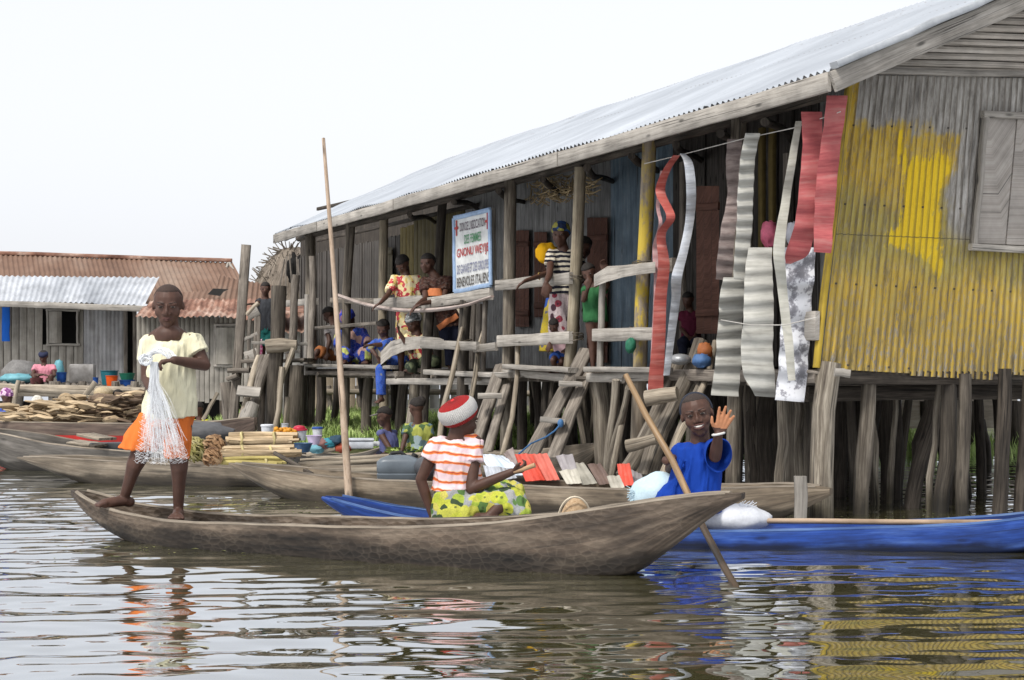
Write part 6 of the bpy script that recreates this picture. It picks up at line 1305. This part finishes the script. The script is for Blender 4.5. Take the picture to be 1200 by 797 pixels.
bc = J((632, 323.5, -.75)); MB().tube([bc+Vector((.012*math.cos(6.283*j/14), math.cos(6.283*j/14)*.032, math.sin(6.283*j/14)*.034)) for j in range(15)], .006, 6).build('bracelet', plain('gold', (0.6, 0.4, 0.12), .3, .6), root)
person('small child in green shirt hugging the upper rail, chin on the wood', YB(697, .08), (690, 320, 24, -.25, -.3, .25), ((686, 340), (706, 340)), (698, 376),
    arms=(((684, 352, -.1), (689, 338, -.22), dict(fwd=(.2, 0, 1))), ((712, 334, -.15), (707, 317, -.32), dict(fwd=(-.1, 0, 1), nrm=(0, -1, 0), curl=(.6,)*4))), legs=(((693, 378), (694, 404), (695, 430), (692, 435)), ((705, 378), (705, 404), (705, 430), (704, 435))),
    top=cloth('green_shirt', (0.03, 0.12, 0.045)), sleeve=.3, hem=-.05, detail=1)
person('toddler in pale pink shirt and blue shorts leaning on the lower rail', YB(652, .02), (649, 382, 18, -.3, -.5), ((646, 395), (664, 395)), (661, 414),
    arms=(((645, 406, -.1), (644, 402, -.36), dict(fwd=(-.2, -.3, -.8))), ((668, 406), (662, 410, -.2))), legs=(((655, 416), (648, 422, -.15), (651, 434, -.1), (646, 436, -.12)), ((662, 416), (658, 424, -.15), (658, 433, -.1), (654, 436, -.12))),
    top=cloth('pale_pink', (0.62, 0.42, 0.45)), sleeve=.45, hem=-.1, shorts=(cloth('blue_shorts', (0.03, 0.08, 0.3)), .7), detail=1, voxel=.008)
person('person sitting in the dark of the veranda behind the brown door', YB(812, 1.2), (806, 352, 20, -.4, -.2), ((800, 368), (818, 368)), (810, 398), arms=(((798, 385), (806, 394, -.2)), ((820, 385), (814, 394, -.2))), legs=(((806, 400), (800, 402, -.3), (802, 428, -.3), (800, 430, -.35)), ((814, 400), (816, 402, -.3), (816, 428, -.3), (814, 430, -.35))), top=cloth('maroon_shirt', (0.10, 0.015, 0.035)), detail=0, shorts=(cloth('navy_trousers', (0, 0, 0)), 1.5))
# ---------------------------------------------------------------- people in the boats behind
root, J, k, c, h, ax = person('person in purple vest and flat grey cap sitting in the small dark canoe', 17.6, (450, 488, 23, -1.35, -.25), ((446, 508, -.1), (462, 508, .15)), (458, 540),
    arms=(((458, 528, -.2), (444, 536, -.3)), ((462, 530, .2), (448, 538, .2))), legs=(((456, 541), (440, 536, -.1), (440, 548, -.1), (434, 549, -.1)),), top=cloth('purple_vest', (0.10, 0.11, 0.24)), sleeve=0, hem=-.1, detail=0, shorts=(cloth('navy_trousers', (0, 0, 0)), .9), group='people in the canoes')
r, f, u = ax; MB().ell(c+f*.42*h+u*.20*h, .18*h, .30*h, .045*h, (r, f, u)).build('cap_brim', plain('grey_felt', (0.12, 0.11, 0.10), .9), root)
root, J, k, c, h, ax = person('woman in green and yellow print with her back turned, sitting in the narrow canoe', 16.3, (488, 478, 24, -2.4, -.2), ((478, 500), (502, 500)), (492, 536),
    arms=(((474, 516, -.1), (470, 530, -.2)), ((504, 518), (500, 532))), legs=(), top=cloth_print('green_yellow_blue_print', [(0.10, 0.16, 0.20), (0.32, 0.34, 0.08), (0.05, 0.10, 0.05), (0.30, 0.38, 0.42), (0.25, 0.27, 0.06)], 12), sleeve=.6, hem=-.3, detail=0, group='people in the canoes')
MB().ell(c+u*.25*h-f*.25*h, .3*h, .3*h, .25*h, (r, f, u), f=lambda l: 1+.3*mnoise.noise(l*3)).build('hair_bun', M('black_hair', [(0, 0, 0)]), root)
# left shore people
root, J, k, c, h, ax = person('woman in pink t-shirt and navy cap squatting on the jetty', 31.5, (51, 418, 15, .05, -.45), ((42, 430), (62, 430)), (54, 448),
    arms=(((38, 440, -.2), (50, 439, -.5)), ((64, 440, -.2), (58, 443, -.5))), legs=(((48, 448), (40, 442, -.6), (46, 459, -.6), (45, 460, -.7)), ((58, 448), (60, 441, -.6), (58, 458, -.6), (57, 459, -.7))), top=cloth('pink_tshirt', (0.60, 0.24, 0.30)), sleeve=.5, hem=.0, detail=0, group='people on the left shore', voxel=.014)
r, f, u = ax; MB().ell(c+u*.22*h, .38*h, .44*h, .25*h, (r, f, u)).build('cap', cloth('navy_cap', (0.03, 0.035, 0.07)), root)
MB().cone([(J((43, 443, -.5)), X1*.12, Y1*.2), (J((42, 450, -.5)), X1*.10, Y1*.12), (J((47, 455, -.5)), X1*.08, Y1*.08)]).build('skirt', cloth('dull_red_wrap', (0.22, 0.09, 0.09)), root)
for lab, x, y, hh, Yp, sc_, tp in (('woman in blue dress and pink flowered headscarf at the left edge, seen from the side', 8, 466, 19, 23.2, cloth_print('pink_flower_scarf', [(0.6, 0.35, 0.5), (0.2, 0.05, 0.2), (0.65, 0.5, 0.6), (0.6, 0.4, 0.55)], 16), blue_pr),
    ('person in white headcloth behind the firewood heap', 44, 473, 16, 24.0, cloth('white_headcloth', (0.6, 0.57, 0.50)), cloth('olive_yellow_shirt', (0.35, 0.33, 0.08))),
    ('child in yellow shirt crouching under the plank shed', 232, 480, 18, 25.0, None, cloth('bright_yellow_shirt', (0.55, 0.52, 0.03)))):
    person(lab, Yp, (x, y, hh, .9 if x < 100 else -.6, -.3), ((x-6, y+15), (x+10, y+15)), (x+2, y+38), arms=(((x-9, y+27), (x-4, y+36, -.2)), ((x+13, y+27), (x+8, y+36, -.2))), legs=(), top=tp, sleeve=.5, hem=-.2, scarf=sc_, detail=0, group='people on the left shore', voxel=.014)
solo('paddle', MB().board(P(238, 492, 24.8), P(255, 460, 24.8), .06, .03, up=(1, 0, .4)), wood_light(), 'pale wooden paddle beside the child in yellow', 'paddle')
person('dark-clothed child in the firewood canoe behind the heap of bark', 22.6, (138, 465, 17, -.2, -.3), ((130, 478), (148, 478)), (140, 498), arms=(((126, 488), (134, 494, -.2)), ((151, 488), (146, 494, -.2))), legs=(), top=cloth('brown_rag', (0.05, 0.03, 0.022)), detail=0, group='people on the left shore', voxel=.014)
# ================================================================ GOODS
fw = [M('split_wood', [(0.16, 0.11, 0.065), (0.42, 0.32, 0.20), (0.58, 0.46, 0.31)], (20, 2, 1), bmp=.4), M('split_wood_dark', [(0.08, 0.055, 0.04), (0.20, 0.14, 0.09)], (20, 2, 1), bmp=.4)]
g_ = 'split firewood pieces in the red-striped canoe'
k = 0
for i in range(190):
    x = random.uniform(2, 172); t = (x-2)/170; top = 474+4*math.sin(x*.07)-(8 if 75 < x < 160 else 0); y = random.uniform(top, 495); d = random.uniform(-.45, .35)+(y-480)*(-.0); L = random.uniform(.15, .55); a = random.uniform(-.5, .5)
    c0 = P(x, y, 21.2+d); dv = Vector((math.cos(a), random.uniform(-.6, .6), .35*math.sin(a))).normalized(); r0 = random.uniform(.022, .058)
    mb = MB(); mb.tube([c0-dv*L*.5, c0-dv*L*.2+Vector((0, 0, random.uniform(-.02, .03))), c0+dv*L*.2+Vector((0, 0, random.uniform(-.02, .03))), c0+dv*L*.5], [r0*.5, r0*.95, r0, r0*.55], 6, .55, random.uniform(.5, 1))
    dark = (x > 118 and random.random() < .7)
    if i == 0: first = None
    o = solo('firewood', mb, fw[1] if dark else fw[0], 'dark bark-covered piece in the right part of the heap in the red-striped canoe' if dark else 'pale split piece of firewood in the heap in the red-striped canoe', 'firewood', g_+(' (bark)' if dark else ''))
for x, y, rx, rz in ((105, 478, .16, .1), (120, 468, .2, .08), (150, 475, .25, .12), (160, 486, .22, .1)):
    solo('driftwood', MB().ell(P(x, y, 21.4), rx, .15, rz, f=lambda l: 1+.4*mnoise.noise(l*2.4+Vector((x, 0, 0)))), fw[1], {105: 'small knotty dark root lump, leftmost on the firewood heap', 120: 'flat dark root lump below the straw hat on the firewood heap', 150: 'largest knotty dark root lump at the right end of the firewood heap', 160: 'low dark root lump at the very right of the firewood heap'}[x], 'root lump')
solo('straw_hat', MB().ell(P(121, 460, 22.5), .14, .14, .09).ell(P(121, 464, 22.5), .26, .26, .012), M('pale_straw', [(0.42, 0.33, 0.20), (0.6, 0.5, 0.34)], (40,)*3, coord='Object'), 'pale straw hat above the dark end of the firewood heap', 'hat')
solo('gourd', MB().ell(P(77, 470, 22), .12, .12, .12), M('gourd_skin', [(0.35, 0.24, 0.13), (0.5, 0.38, 0.22)], (6,)*3, coord='Object', rough=.4), 'round tan gourd on top of the pale firewood', 'gourd')
def bundle(label, x0, x1, y0, y1, Y, n, r, ties, mt, grp='tied firewood bundles in the pale canoe', rows=None):
    t = thing('firewood_bundle', P((x0+x1)/2, y1, Y), label, 'firewood bundle', grp)
    R_ = (y1-y0)/2/F*Y; yc = (y0+y1)/2
    for i in range(n):
        a = random.uniform(0, 6.28); q = math.sqrt(random.random())*R_*.85; dy, dz = q*math.cos(a), q*math.sin(a)
        p0 = P(x0+random.uniform(-4, 6), yc, Y)+Vector((0, dy, dz)); p1 = P(x1+random.uniform(-8, 8), yc+random.uniform(-2, 2), Y)+Vector((0, dy, dz)); MB().log(p0, p1, r*random.uniform(.7, 1.2), None, .02, 4, 7).build('stick', mt, t)
    for x in ties: MB().tube([P(x, yc, Y)+Vector((.01*math.sin(j), math.cos(6.283*j/16)*R_*1.08, math.sin(6.283*j/16)*R_*1.08)) for j in range(17)], .014, 6).build('tie', plain('palm_tie', (0.5, 0.42, 0.2)), t)
    return t
bundle('bundle of pale sticks tied twice, upper one on the pale canoe', 268, 345, 508, 524, 15.2, 16, .025, (284, 322), fw[0])
bundle('bundle of pale sticks tied twice, lower one on the pale canoe', 262, 348, 523, 536, 14.8, 16, .022, (285, 318), fw[0])
bundle('loose row of thin sticks under the tied bundles', 258, 330, 536, 546, 14.6, 10, .018, (312,), M('yellow_reed', [(0.25, 0.2, 0.06), (0.5, 0.42, 0.16)], (9, 3, 1)))
# leafy round bundles
def leafball(label, x, y, r, Y, cols, n=130):
    mb = MB()
    for i in range(n):
        a = random.uniform(0, 6.28); b = random.uniform(-.9, 1.4); d = Vector((math.cos(a)*math.cos(b), math.sin(a)*math.cos(b), math.sin(b))); c = P(x, y, Y)+d*r*random.uniform(.5, 1); tn = d.cross(Vector((random.random(), random.random(), random.random()))).normalized()
        mb.tube([c-tn*.05, c+d*.012, c+tn*.05], [.008, .016, .008], 5, .2, .6)
    return solo('leaf_bundle', mb, M('husk_'+str(int(x)), cols, (8, 8, 8), coord='Object', lo=.35, hi=.62), label, 'leaf bundle', 'round bundles of rolled leaves')
yg = [(0.10, 0.08, 0.03), (0.30, 0.27, 0.08), (0.50, 0.44, 0.24)]; br = [(0.10, 0.05, 0.025), (0.28, 0.16, 0.08), (0.42, 0.28, 0.16)]
leafball('large round bundle of yellow-green rolled leaves, left of the brown one', 229, 528, .13, 14.9, yg, 220); leafball('brown and yellow leaf bundle between the round green one and the tied sticks', 251, 524, .12, 14.9, br, 180); leafball('small reddish brown leaf bundle at the foot of the others', 249, 536, .08, 14.5, br, 90)
solo('tarpaulin_heap', MB().ell(P(228, 508, 16.8), .42, .3, .13, f=lambda l: 1+.25*mnoise.noise(l*2.3)), plain('grey_tarp', (0.10, 0.10, 0.105), .6), 'dark grey tarpaulin heap in the dark canoe behind the leaf bundles', 'tarpaulin')
t = thing('outboard_box', at5(125, 0, .2), 'dark open box with a pale lid board lying in the grey canoe', 'box')
MB().box(at5(125, 0, .24), .36, .26, .13, .2).build('body', plain('dark_plastic', (0.05, 0.055, 0.06), .5), t); MB().board(P(100, 509, 16.9), P(126, 515, 16.7), .03, .25).build('lid', wood_light(), t)
# containers near the small canoe
def tub(name, label, x, y0, y1, r0, r1, Y, mt, cat, grp=None, lid=None, open_=True):
    t = thing(name, P(x, y1, Y), label, cat, grp); s = Y/F
    cy = lambda y: P(x, y, Y); rg = lambda y, r: [cy(y)+Vector((math.cos(6.283*j/24)*r*s, math.sin(6.283*j/24)*r*s, 0)) for j in range(24)]
    rs = [rg(y1, r1), rg((y0+y1)/2, (r0+r1)/2), rg(y0, r0), rg(y0-.3, r0*1.08), rg(y0-.8, r0*1.08)]
    if open_: rs += [rg(y0-.8, r0*.95), rg(y1-1, r1*.9)]
    MB().rings(rs).build('shell', mt, t)
    if lid: MB().rings([rg(y0-.5, r0*1.12), rg(y0-2, r0*1.12), rg(y0-2.8, r0*.9)]).build('lid', lid, t)
    return t
wp = plain('white_plastic', (0.6, 0.62, 0.65), .35, var=.05); rp = plain('red_plastic', (0.45, 0.02, 0.05), .35, var=.05); bp = plain('blue_plastic', (0.02, 0.07, 0.28), .4, var=.05); tp_ = plain('teal_plastic', (0.02, 0.14, 0.18), .4, var=.05)
tub('plastic_tub', 'cloudy white plastic tub behind the tied sticks', 313, 500, 512, 7, 6, 16.5, wp, 'tub', lid=wp, open_=False)
tub('lidded_pot', 'white pot with a domed red lid', 351, 505, 516, 8.5, 7, 17.0, wp, 'pot', lid=rp, open_=False)
MB().ell(P(351, 502, 17.0), .07, .07, .035).build('lid_dome', rp, bpy.data.objects['lidded_pot'])
tub('plastic_bucket', 'small white bucket with a blue lid', 372, 503, 514, 6, 5, 17.2, wp, 'bucket', lid=bp, open_=False)
tub('plastic_tub', 'small white tub behind the orange fruit heap', 334, 497, 505, 4, 4, 17.5, wp, 'tub', open_=False)
tub('enamel_basin', 'dark blue basin half full beside the tied sticks', 354, 520, 530, 12, 8, 16.3, plain('dark_blue_enamel', (0.04, 0.09, 0.18), .3), 'basin')
tub('plastic_basin', 'pale lilac basin tilted on the goods', 368, 511, 521, 9, 6, 16.6, plain('lilac_plastic', (0.50, 0.42, 0.58), .4), 'basin')
solo('white_cool_box', MB().box(P(423, 521, 17.0), .27, .2, .085, .1, .01).box(P(423, 515, 17.0), .29, .22, .025, .1, .006), plain('frosted_white', (0.52, 0.55, 0.60), .35, var=.05), 'frosted white plastic box in front of the person in purple', 'box')
solo('white_tub', MB().box(P(441, 520, 17.2), .07, .07, .05, .1, .006), wp, 'tiny white plastic cup beside the frosted box', 'cup')
for i in range(46):
    x = random.uniform(322, 347); solo('orange_fruit', MB().ell(P(x, 504+random.uniform(-3, 6)+(x-322)*.18, 16.9+random.uniform(-.1, .1)), .03, .03, .03, n=10, m=6), plain('orange_peel', (0.60, 0.26, 0.02), .5), 'small orange fruit in the heap beside the red lidded pot', 'fruit', 'orange fruit heap')
solo('wicker_tray', MB().ell(P(336, 515, 16.9), .16, .13, .035), wood_dark(), 'dark woven tray under the orange fruit', 'tray')
for i, (x, y, c_, l_) in enumerate(((386, 519, (0.03, 0.20, 0.26), 'turquoise cloth heap left of the tall pole'), (394, 516, (0.02, 0.05, 0.08), 'dark cloth heap at the foot of the tall pole'), (371, 526, (0.15, 0.35, 0.42), 'pale turquoise bag in front of the basins'), (380, 520, (0.20, 0.10, 0.09), 'brown cloth lump between the basins'), (402, 525, (0.30, 0.06, 0.03), 'rusty red pot lump behind the pole foot'))):
    solo('cloth_heap', MB().ell(P(x, y, 16.9), .09, .08, .055, f=lambda l: 1+.35*mnoise.noise(l*3+Vector((x, 0, 0)))), plain('heap_%s' % 'abcde'[i], c_, .7), l_, 'heap')
stick([(322, 531, 14.2), (345, 544, 13.9), (366, 556, 13.6)], 2.6, wood_dark(), 'dark pole lying slantwise from the firewood into the brown canoe', None, 'dark_pole')
for i, (x0, y0, x1, y1, Y) in enumerate(((352, 541, 505, 532, 15.6), (350, 545, 480, 538, 15.3), (385, 553, 480, 549, 14.2))):
    solo('long_pole', MB().log(P(x0, y0, Y), P(x1, y1, Y), .03, .025, .005, 8), wood_light(), ('thin pole on the pale canoe, the one nearest the bank', 'thin pole on the pale canoe, the middle one', 'thin pole on the pale canoe, nearest the brown canoe')[i], 'pole', 'poles lying on the canoes')
solo('flat_plank', MB().board(P(360, 531, 17.4), P(402, 521, 17.2), .10, .03, up=(0, .5, 1)), wood_light(), 'flat pale plank across the small dark canoe', 'plank')
mb = MB()
for i in range(240):
    x = random.uniform(455, 512); c = P(x, 530+random.uniform(-4, 6), 16.3+random.uniform(-.2, .2)); a = random.uniform(0, 6.28); mb.add([c, c+Vector((.05*math.cos(a), .05*math.sin(a), .01)), c+Vector((.09*math.cos(a+.3), .05*math.sin(a+.3), .03)), c+Vector((.03*math.cos(a+.8), .05*math.sin(a+.8), .02))], [[0, 1, 2, 3]], [[(0, 0)]*4])
solo('leaf_heap', mb, M('pale_green_leaf', [(0.12, 0.18, 0.04), (0.30, 0.38, 0.10)], (4,)*3, coord='Object'), 'heap of light green leaves in the narrow canoe', 'leaves')['kind'] = 'stuff'
# jerrycan
def jerry(x, y, Y, label, mt):
    t = thing('jerrycan', P(x, y+17, Y), label, 'jerrycan'); s = Y/F; c = P(x, y, Y)
    def rg(zz, a, b): return [c+Vector((math.copysign(abs(math.cos(q))**.35, math.cos(q))*a*s, math.copysign(abs(math.sin(q))**.35, math.sin(q))*b*s, zz*s)) for q in [6.283*j/32 for j in range(32)]]
    MB().rings([rg(-17, 22, 14), rg(-15, 25, 16), rg(-6, 26, 17), rg(-5, 25, 16), rg(-3, 26, 17), rg(8, 26, 17), rg(12, 22, 15), rg(15, 14, 10), rg(16, 10, 8)]).build('body', mt, t)
    MB().tube([c+Vector((q*s, 0, zz*s)) for q, zz in ((-12, 13), (-9, 18), (2, 19), (8, 14))], 2.2*s, 8).build('handle', plain('black_handle', (0.02, 0.02, 0.02)), t)
    MB().tube([c+Vector((16*s, 0, 11*s)), c+Vector((19*s, 0, 17*s))], 4*s, 10).build('cap', plain('black_handle', (0, 0, 0)), t)
jerry(468, 549, 13.15, 'grey translucent jerrycan in the brown canoe behind the seated woman', plain('grey_translucent', (0.13, 0.155, 0.18), .35, var=.15, sc=5)); 
solo('plastic_drum', MB().ell(P(500, 548, 13.0), .11, .1, .1), plain('dark_grey_plastic', (0.07, 0.075, 0.085), .4), 'dark grey round can wedged behind the back of the seated woman', 'can')
# cut roofing sheets piled in the brown canoe
def sheetpiece(label, pts, Y, mt, grp='cut metal sheets piled in the brown canoe', amp=.0012, pitch=.035):
    a, b, c, d = [P(p[0], p[1], Y+p[2]) for p in pts]; n = 26; m_ = 6; rings = []
    nm = (b-a).cross(d-a).normalized(); W = (b-a).length
    for i in range(n+1):
        u = i/n; top = a.lerp(b, u); bot = d.lerp(c, u); off = nm*(amp*math.sin(6.283*u*W/pitch)); rings.append([top.lerp(bot, j/m_)+off+nm*(.01*mnoise.noise(Vector((u*3, j*.5, a.x)))) for j in range(m_+1)]+[top.lerp(bot, j/m_)+off+nm*.004 for j in range(m_, -1, -1)])
    return solo('metal_sheet', MB().rings(rings), mt, label, 'metal sheet', grp)
whiteblue = tin('bluish_white_tin', [(0.40, 0.48, 0.58), (0.60, 0.66, 0.74), (0.7, 0.75, 0.8)], .35, .3); redb = tin('bright_red_tin', [(0.50, 0.05, 0.03), (0.60, 0.08, 0.05), (0.62, 0.14, 0.10)], .45, 0); redp = tin('salmon_red_tin', [(0.50, 0.10, 0.07), (0.58, 0.16, 0.12)], .5, 0)
greyp = tin('mauve_grey_tin', [(0.22, 0.20, 0.21), (0.32, 0.30, 0.30)], .5, .1); brn = tin('chocolate_tin', [(0.09, 0.06, 0.05), (0.16, 0.11, 0.09)], .5, .1); beig = tin('cream_tin', [(0.36, 0.34, 0.28), (0.50, 0.47, 0.40)], .5, .1)
sheetpiece('bluish white sheet behind the stick of the seated woman', [(561, 531, .3), (590, 534, .3), (622, 556, -.1), (580, 560, -.1)], 12.6, whiteblue)
sheetpiece('white sheet edge under the bluish one', [(566, 545, 0), (600, 549, 0), (606, 560, -.2), (572, 566, -.2)], 12.4, silvertin)
sheetpiece('bright red sheet, the left and largest red one', [(603, 532, .3), (628, 532, .3), (648, 562, -.1), (616, 564, -.1)], 12.5, redb); sheetpiece('salmon red sheet overlapping the bright red one', [(624, 533, .25), (641, 531, .25), (656, 562, -.15), (640, 563, -.15)], 12.4, redp)
sheetpiece('crumpled brown sheet left of the red ones', [(590, 531, .3), (601, 524, .3), (606, 542, .1), (600, 550, .1)], 12.6, browntin)
sheetpiece('mauve grey sheet standing right of the red ones', [(651, 534, .3), (671, 532, .3), (678, 556, 0), (662, 558, 0)], 12.4, greyp); sheetpiece('pale cream sheet in front of the mauve grey one', [(655, 552, .1), (676, 549, .1), (682, 566, -.1), (664, 567, -.1)], 12.2, beig)
sheetpiece('long cream sheet between the mauve and the chocolate ones', [(668, 543, .3), (684, 542, .3), (700, 566, -.1), (682, 568, -.1)], 12.3, beig); sheetpiece('chocolate brown sheet in the middle of the pile', [(688, 544, .3), (704, 543, .3), (718, 566, -.1), (702, 568, -.1)], 12.3, brn)
sheetpiece('small cream sheet right of the chocolate one', [(711, 558, .1), (726, 557, .1), (732, 571, -.1), (716, 572, -.1)], 12.1, beig); sheetpiece('small bright red sheet standing at the right end of the pile', [(723, 544, .2), (738, 543, .2), (743, 568, 0), (727, 570, 0)], 12.2, redb)
sheetpiece('grey sheet behind the small red one', [(739, 550, .3), (752, 556, .3), (756, 568, 0), (742, 570, 0)], 12.3, greyp)
sheetpiece('long red sheet leaning in the shade behind the log ladder', [(766, 500, .6), (778, 500, .6), (764, 560, .3), (752, 560, .3)], 13.4, redb)
# left jetty goods
tub('plastic_basin', 'teal tub on the jetty left of the orange bucket', 128, 435, 451, 10, 8, 31.5, tp_, 'tub'); tub('plastic_bucket', 'bright orange bucket on the jetty', 131, 441, 453, 7, 5.5, 31.0, plain('orange_plastic', (0.65, 0.09, 0.01), .4, var=.05), 'bucket')
tub('plastic_basin', 'blue basin stack on the jetty right of the orange bucket', 149, 446, 454, 9, 7, 31.3, plain('blue_basin', (0.02, 0.09, 0.35), .4), 'basin'); tub('plastic_basin', 'green basin stacked on the blue one', 149, 438, 445, 9, 7, 31.3, plain('green_basin', (0.02, 0.16, 0.10), .4), 'basin')
tub('plastic_bucket', 'dark blue bucket beside the woman in pink', 72, 437, 448, 6, 5, 31.8, plain('blue_basin', (0, 0, 0)), 'bucket')
tub('plastic_bowl', 'tiny blue bowl near the grey box on the jetty', 112, 443, 450, 3, 3, 31.2, plain('blue_basin', (0, 0, 0)), 'bowl')
solo('metal_box', MB().box(P(97, 438, 31.8), .48, .35, .40, .1, .02), M('scuffed_zinc', [(0.16, 0.15, 0.14), (0.30, 0.29, 0.28)], (6,)*3, coord='Object', metal=.2, rough=.5), 'scuffed grey metal box standing on the jetty against the wall', 'box')
solo('covered_heap', MB().ell(P(24, 440, 32.5), .42, .4, .32, f=lambda l: 1+.2*mnoise.noise(l*2.5)), plain('grey_net', (0.16, 0.155, 0.15), .9, sc=40, var=.3), 'grey net-covered heap left of the woman in pink', 'heap')
solo('turquoise_cloth', MB().ell(P(20, 444, 31.6), .36, .2, .11, f=lambda l: 1+.3*mnoise.noise(l*3)), plain('turquoise_film', (0.14, 0.36, 0.42), .5), 'turquoise plastic sheet at the foot of the grey heap', 'plastic sheet')
solo('turquoise_cloth', MB().ell(P(69, 434, 32.3), .11, .1, .22, f=lambda l: 1+.2*mnoise.noise(l*3)), plain('turquoise_film', (0, 0, 0)), 'turquoise plastic roll behind the dark blue bucket', 'plastic sheet')
solo('blue_cloth', MB().board(P(7, 360, 33.7), P(7, 400, 33.7), .17, .03, up=(1, 0, 0)), cloth('hung_blue_cloth', (0.02, 0.13, 0.55)), 'bright blue cloth hung on the plank wall at the far left', 'cloth')

mb = MB()
for i in range(230):
    c0 = random.choice((P(1010, 612, 11.4), P(960, 612, 11.2), P(1120, 612, 11.5), P(330, 590, 12.6), P(250, 600, 12.2), P(160, 645, 9.6)))
    x = c0.x+random.gauss(0, .35); y = c0.y+random.gauss(0, .25); a = random.uniform(0, 6.28); l = random.uniform(.008, .03); z = .012
    mb.add([(x-l*math.cos(a), y-l*math.sin(a), z), (x+l*.4*math.sin(a), y-l*.4*math.cos(a), z+.004), (x+l*math.cos(a), y+l*math.sin(a), z), (x-l*.4*math.sin(a), y+l*.4*math.cos(a), z+.003)], [[0, 1, 2, 3]], [[(0, 0)]*4])
tag(mb.build('floating_weed', M('weed_scrap', [(0.06, 0.08, 0.02), (0.20, 0.19, 0.08)], (9,)*3, coord='Object')), 'scraps of weed and straw floating around the stilts and hulls', 'weed', kind='stuff')
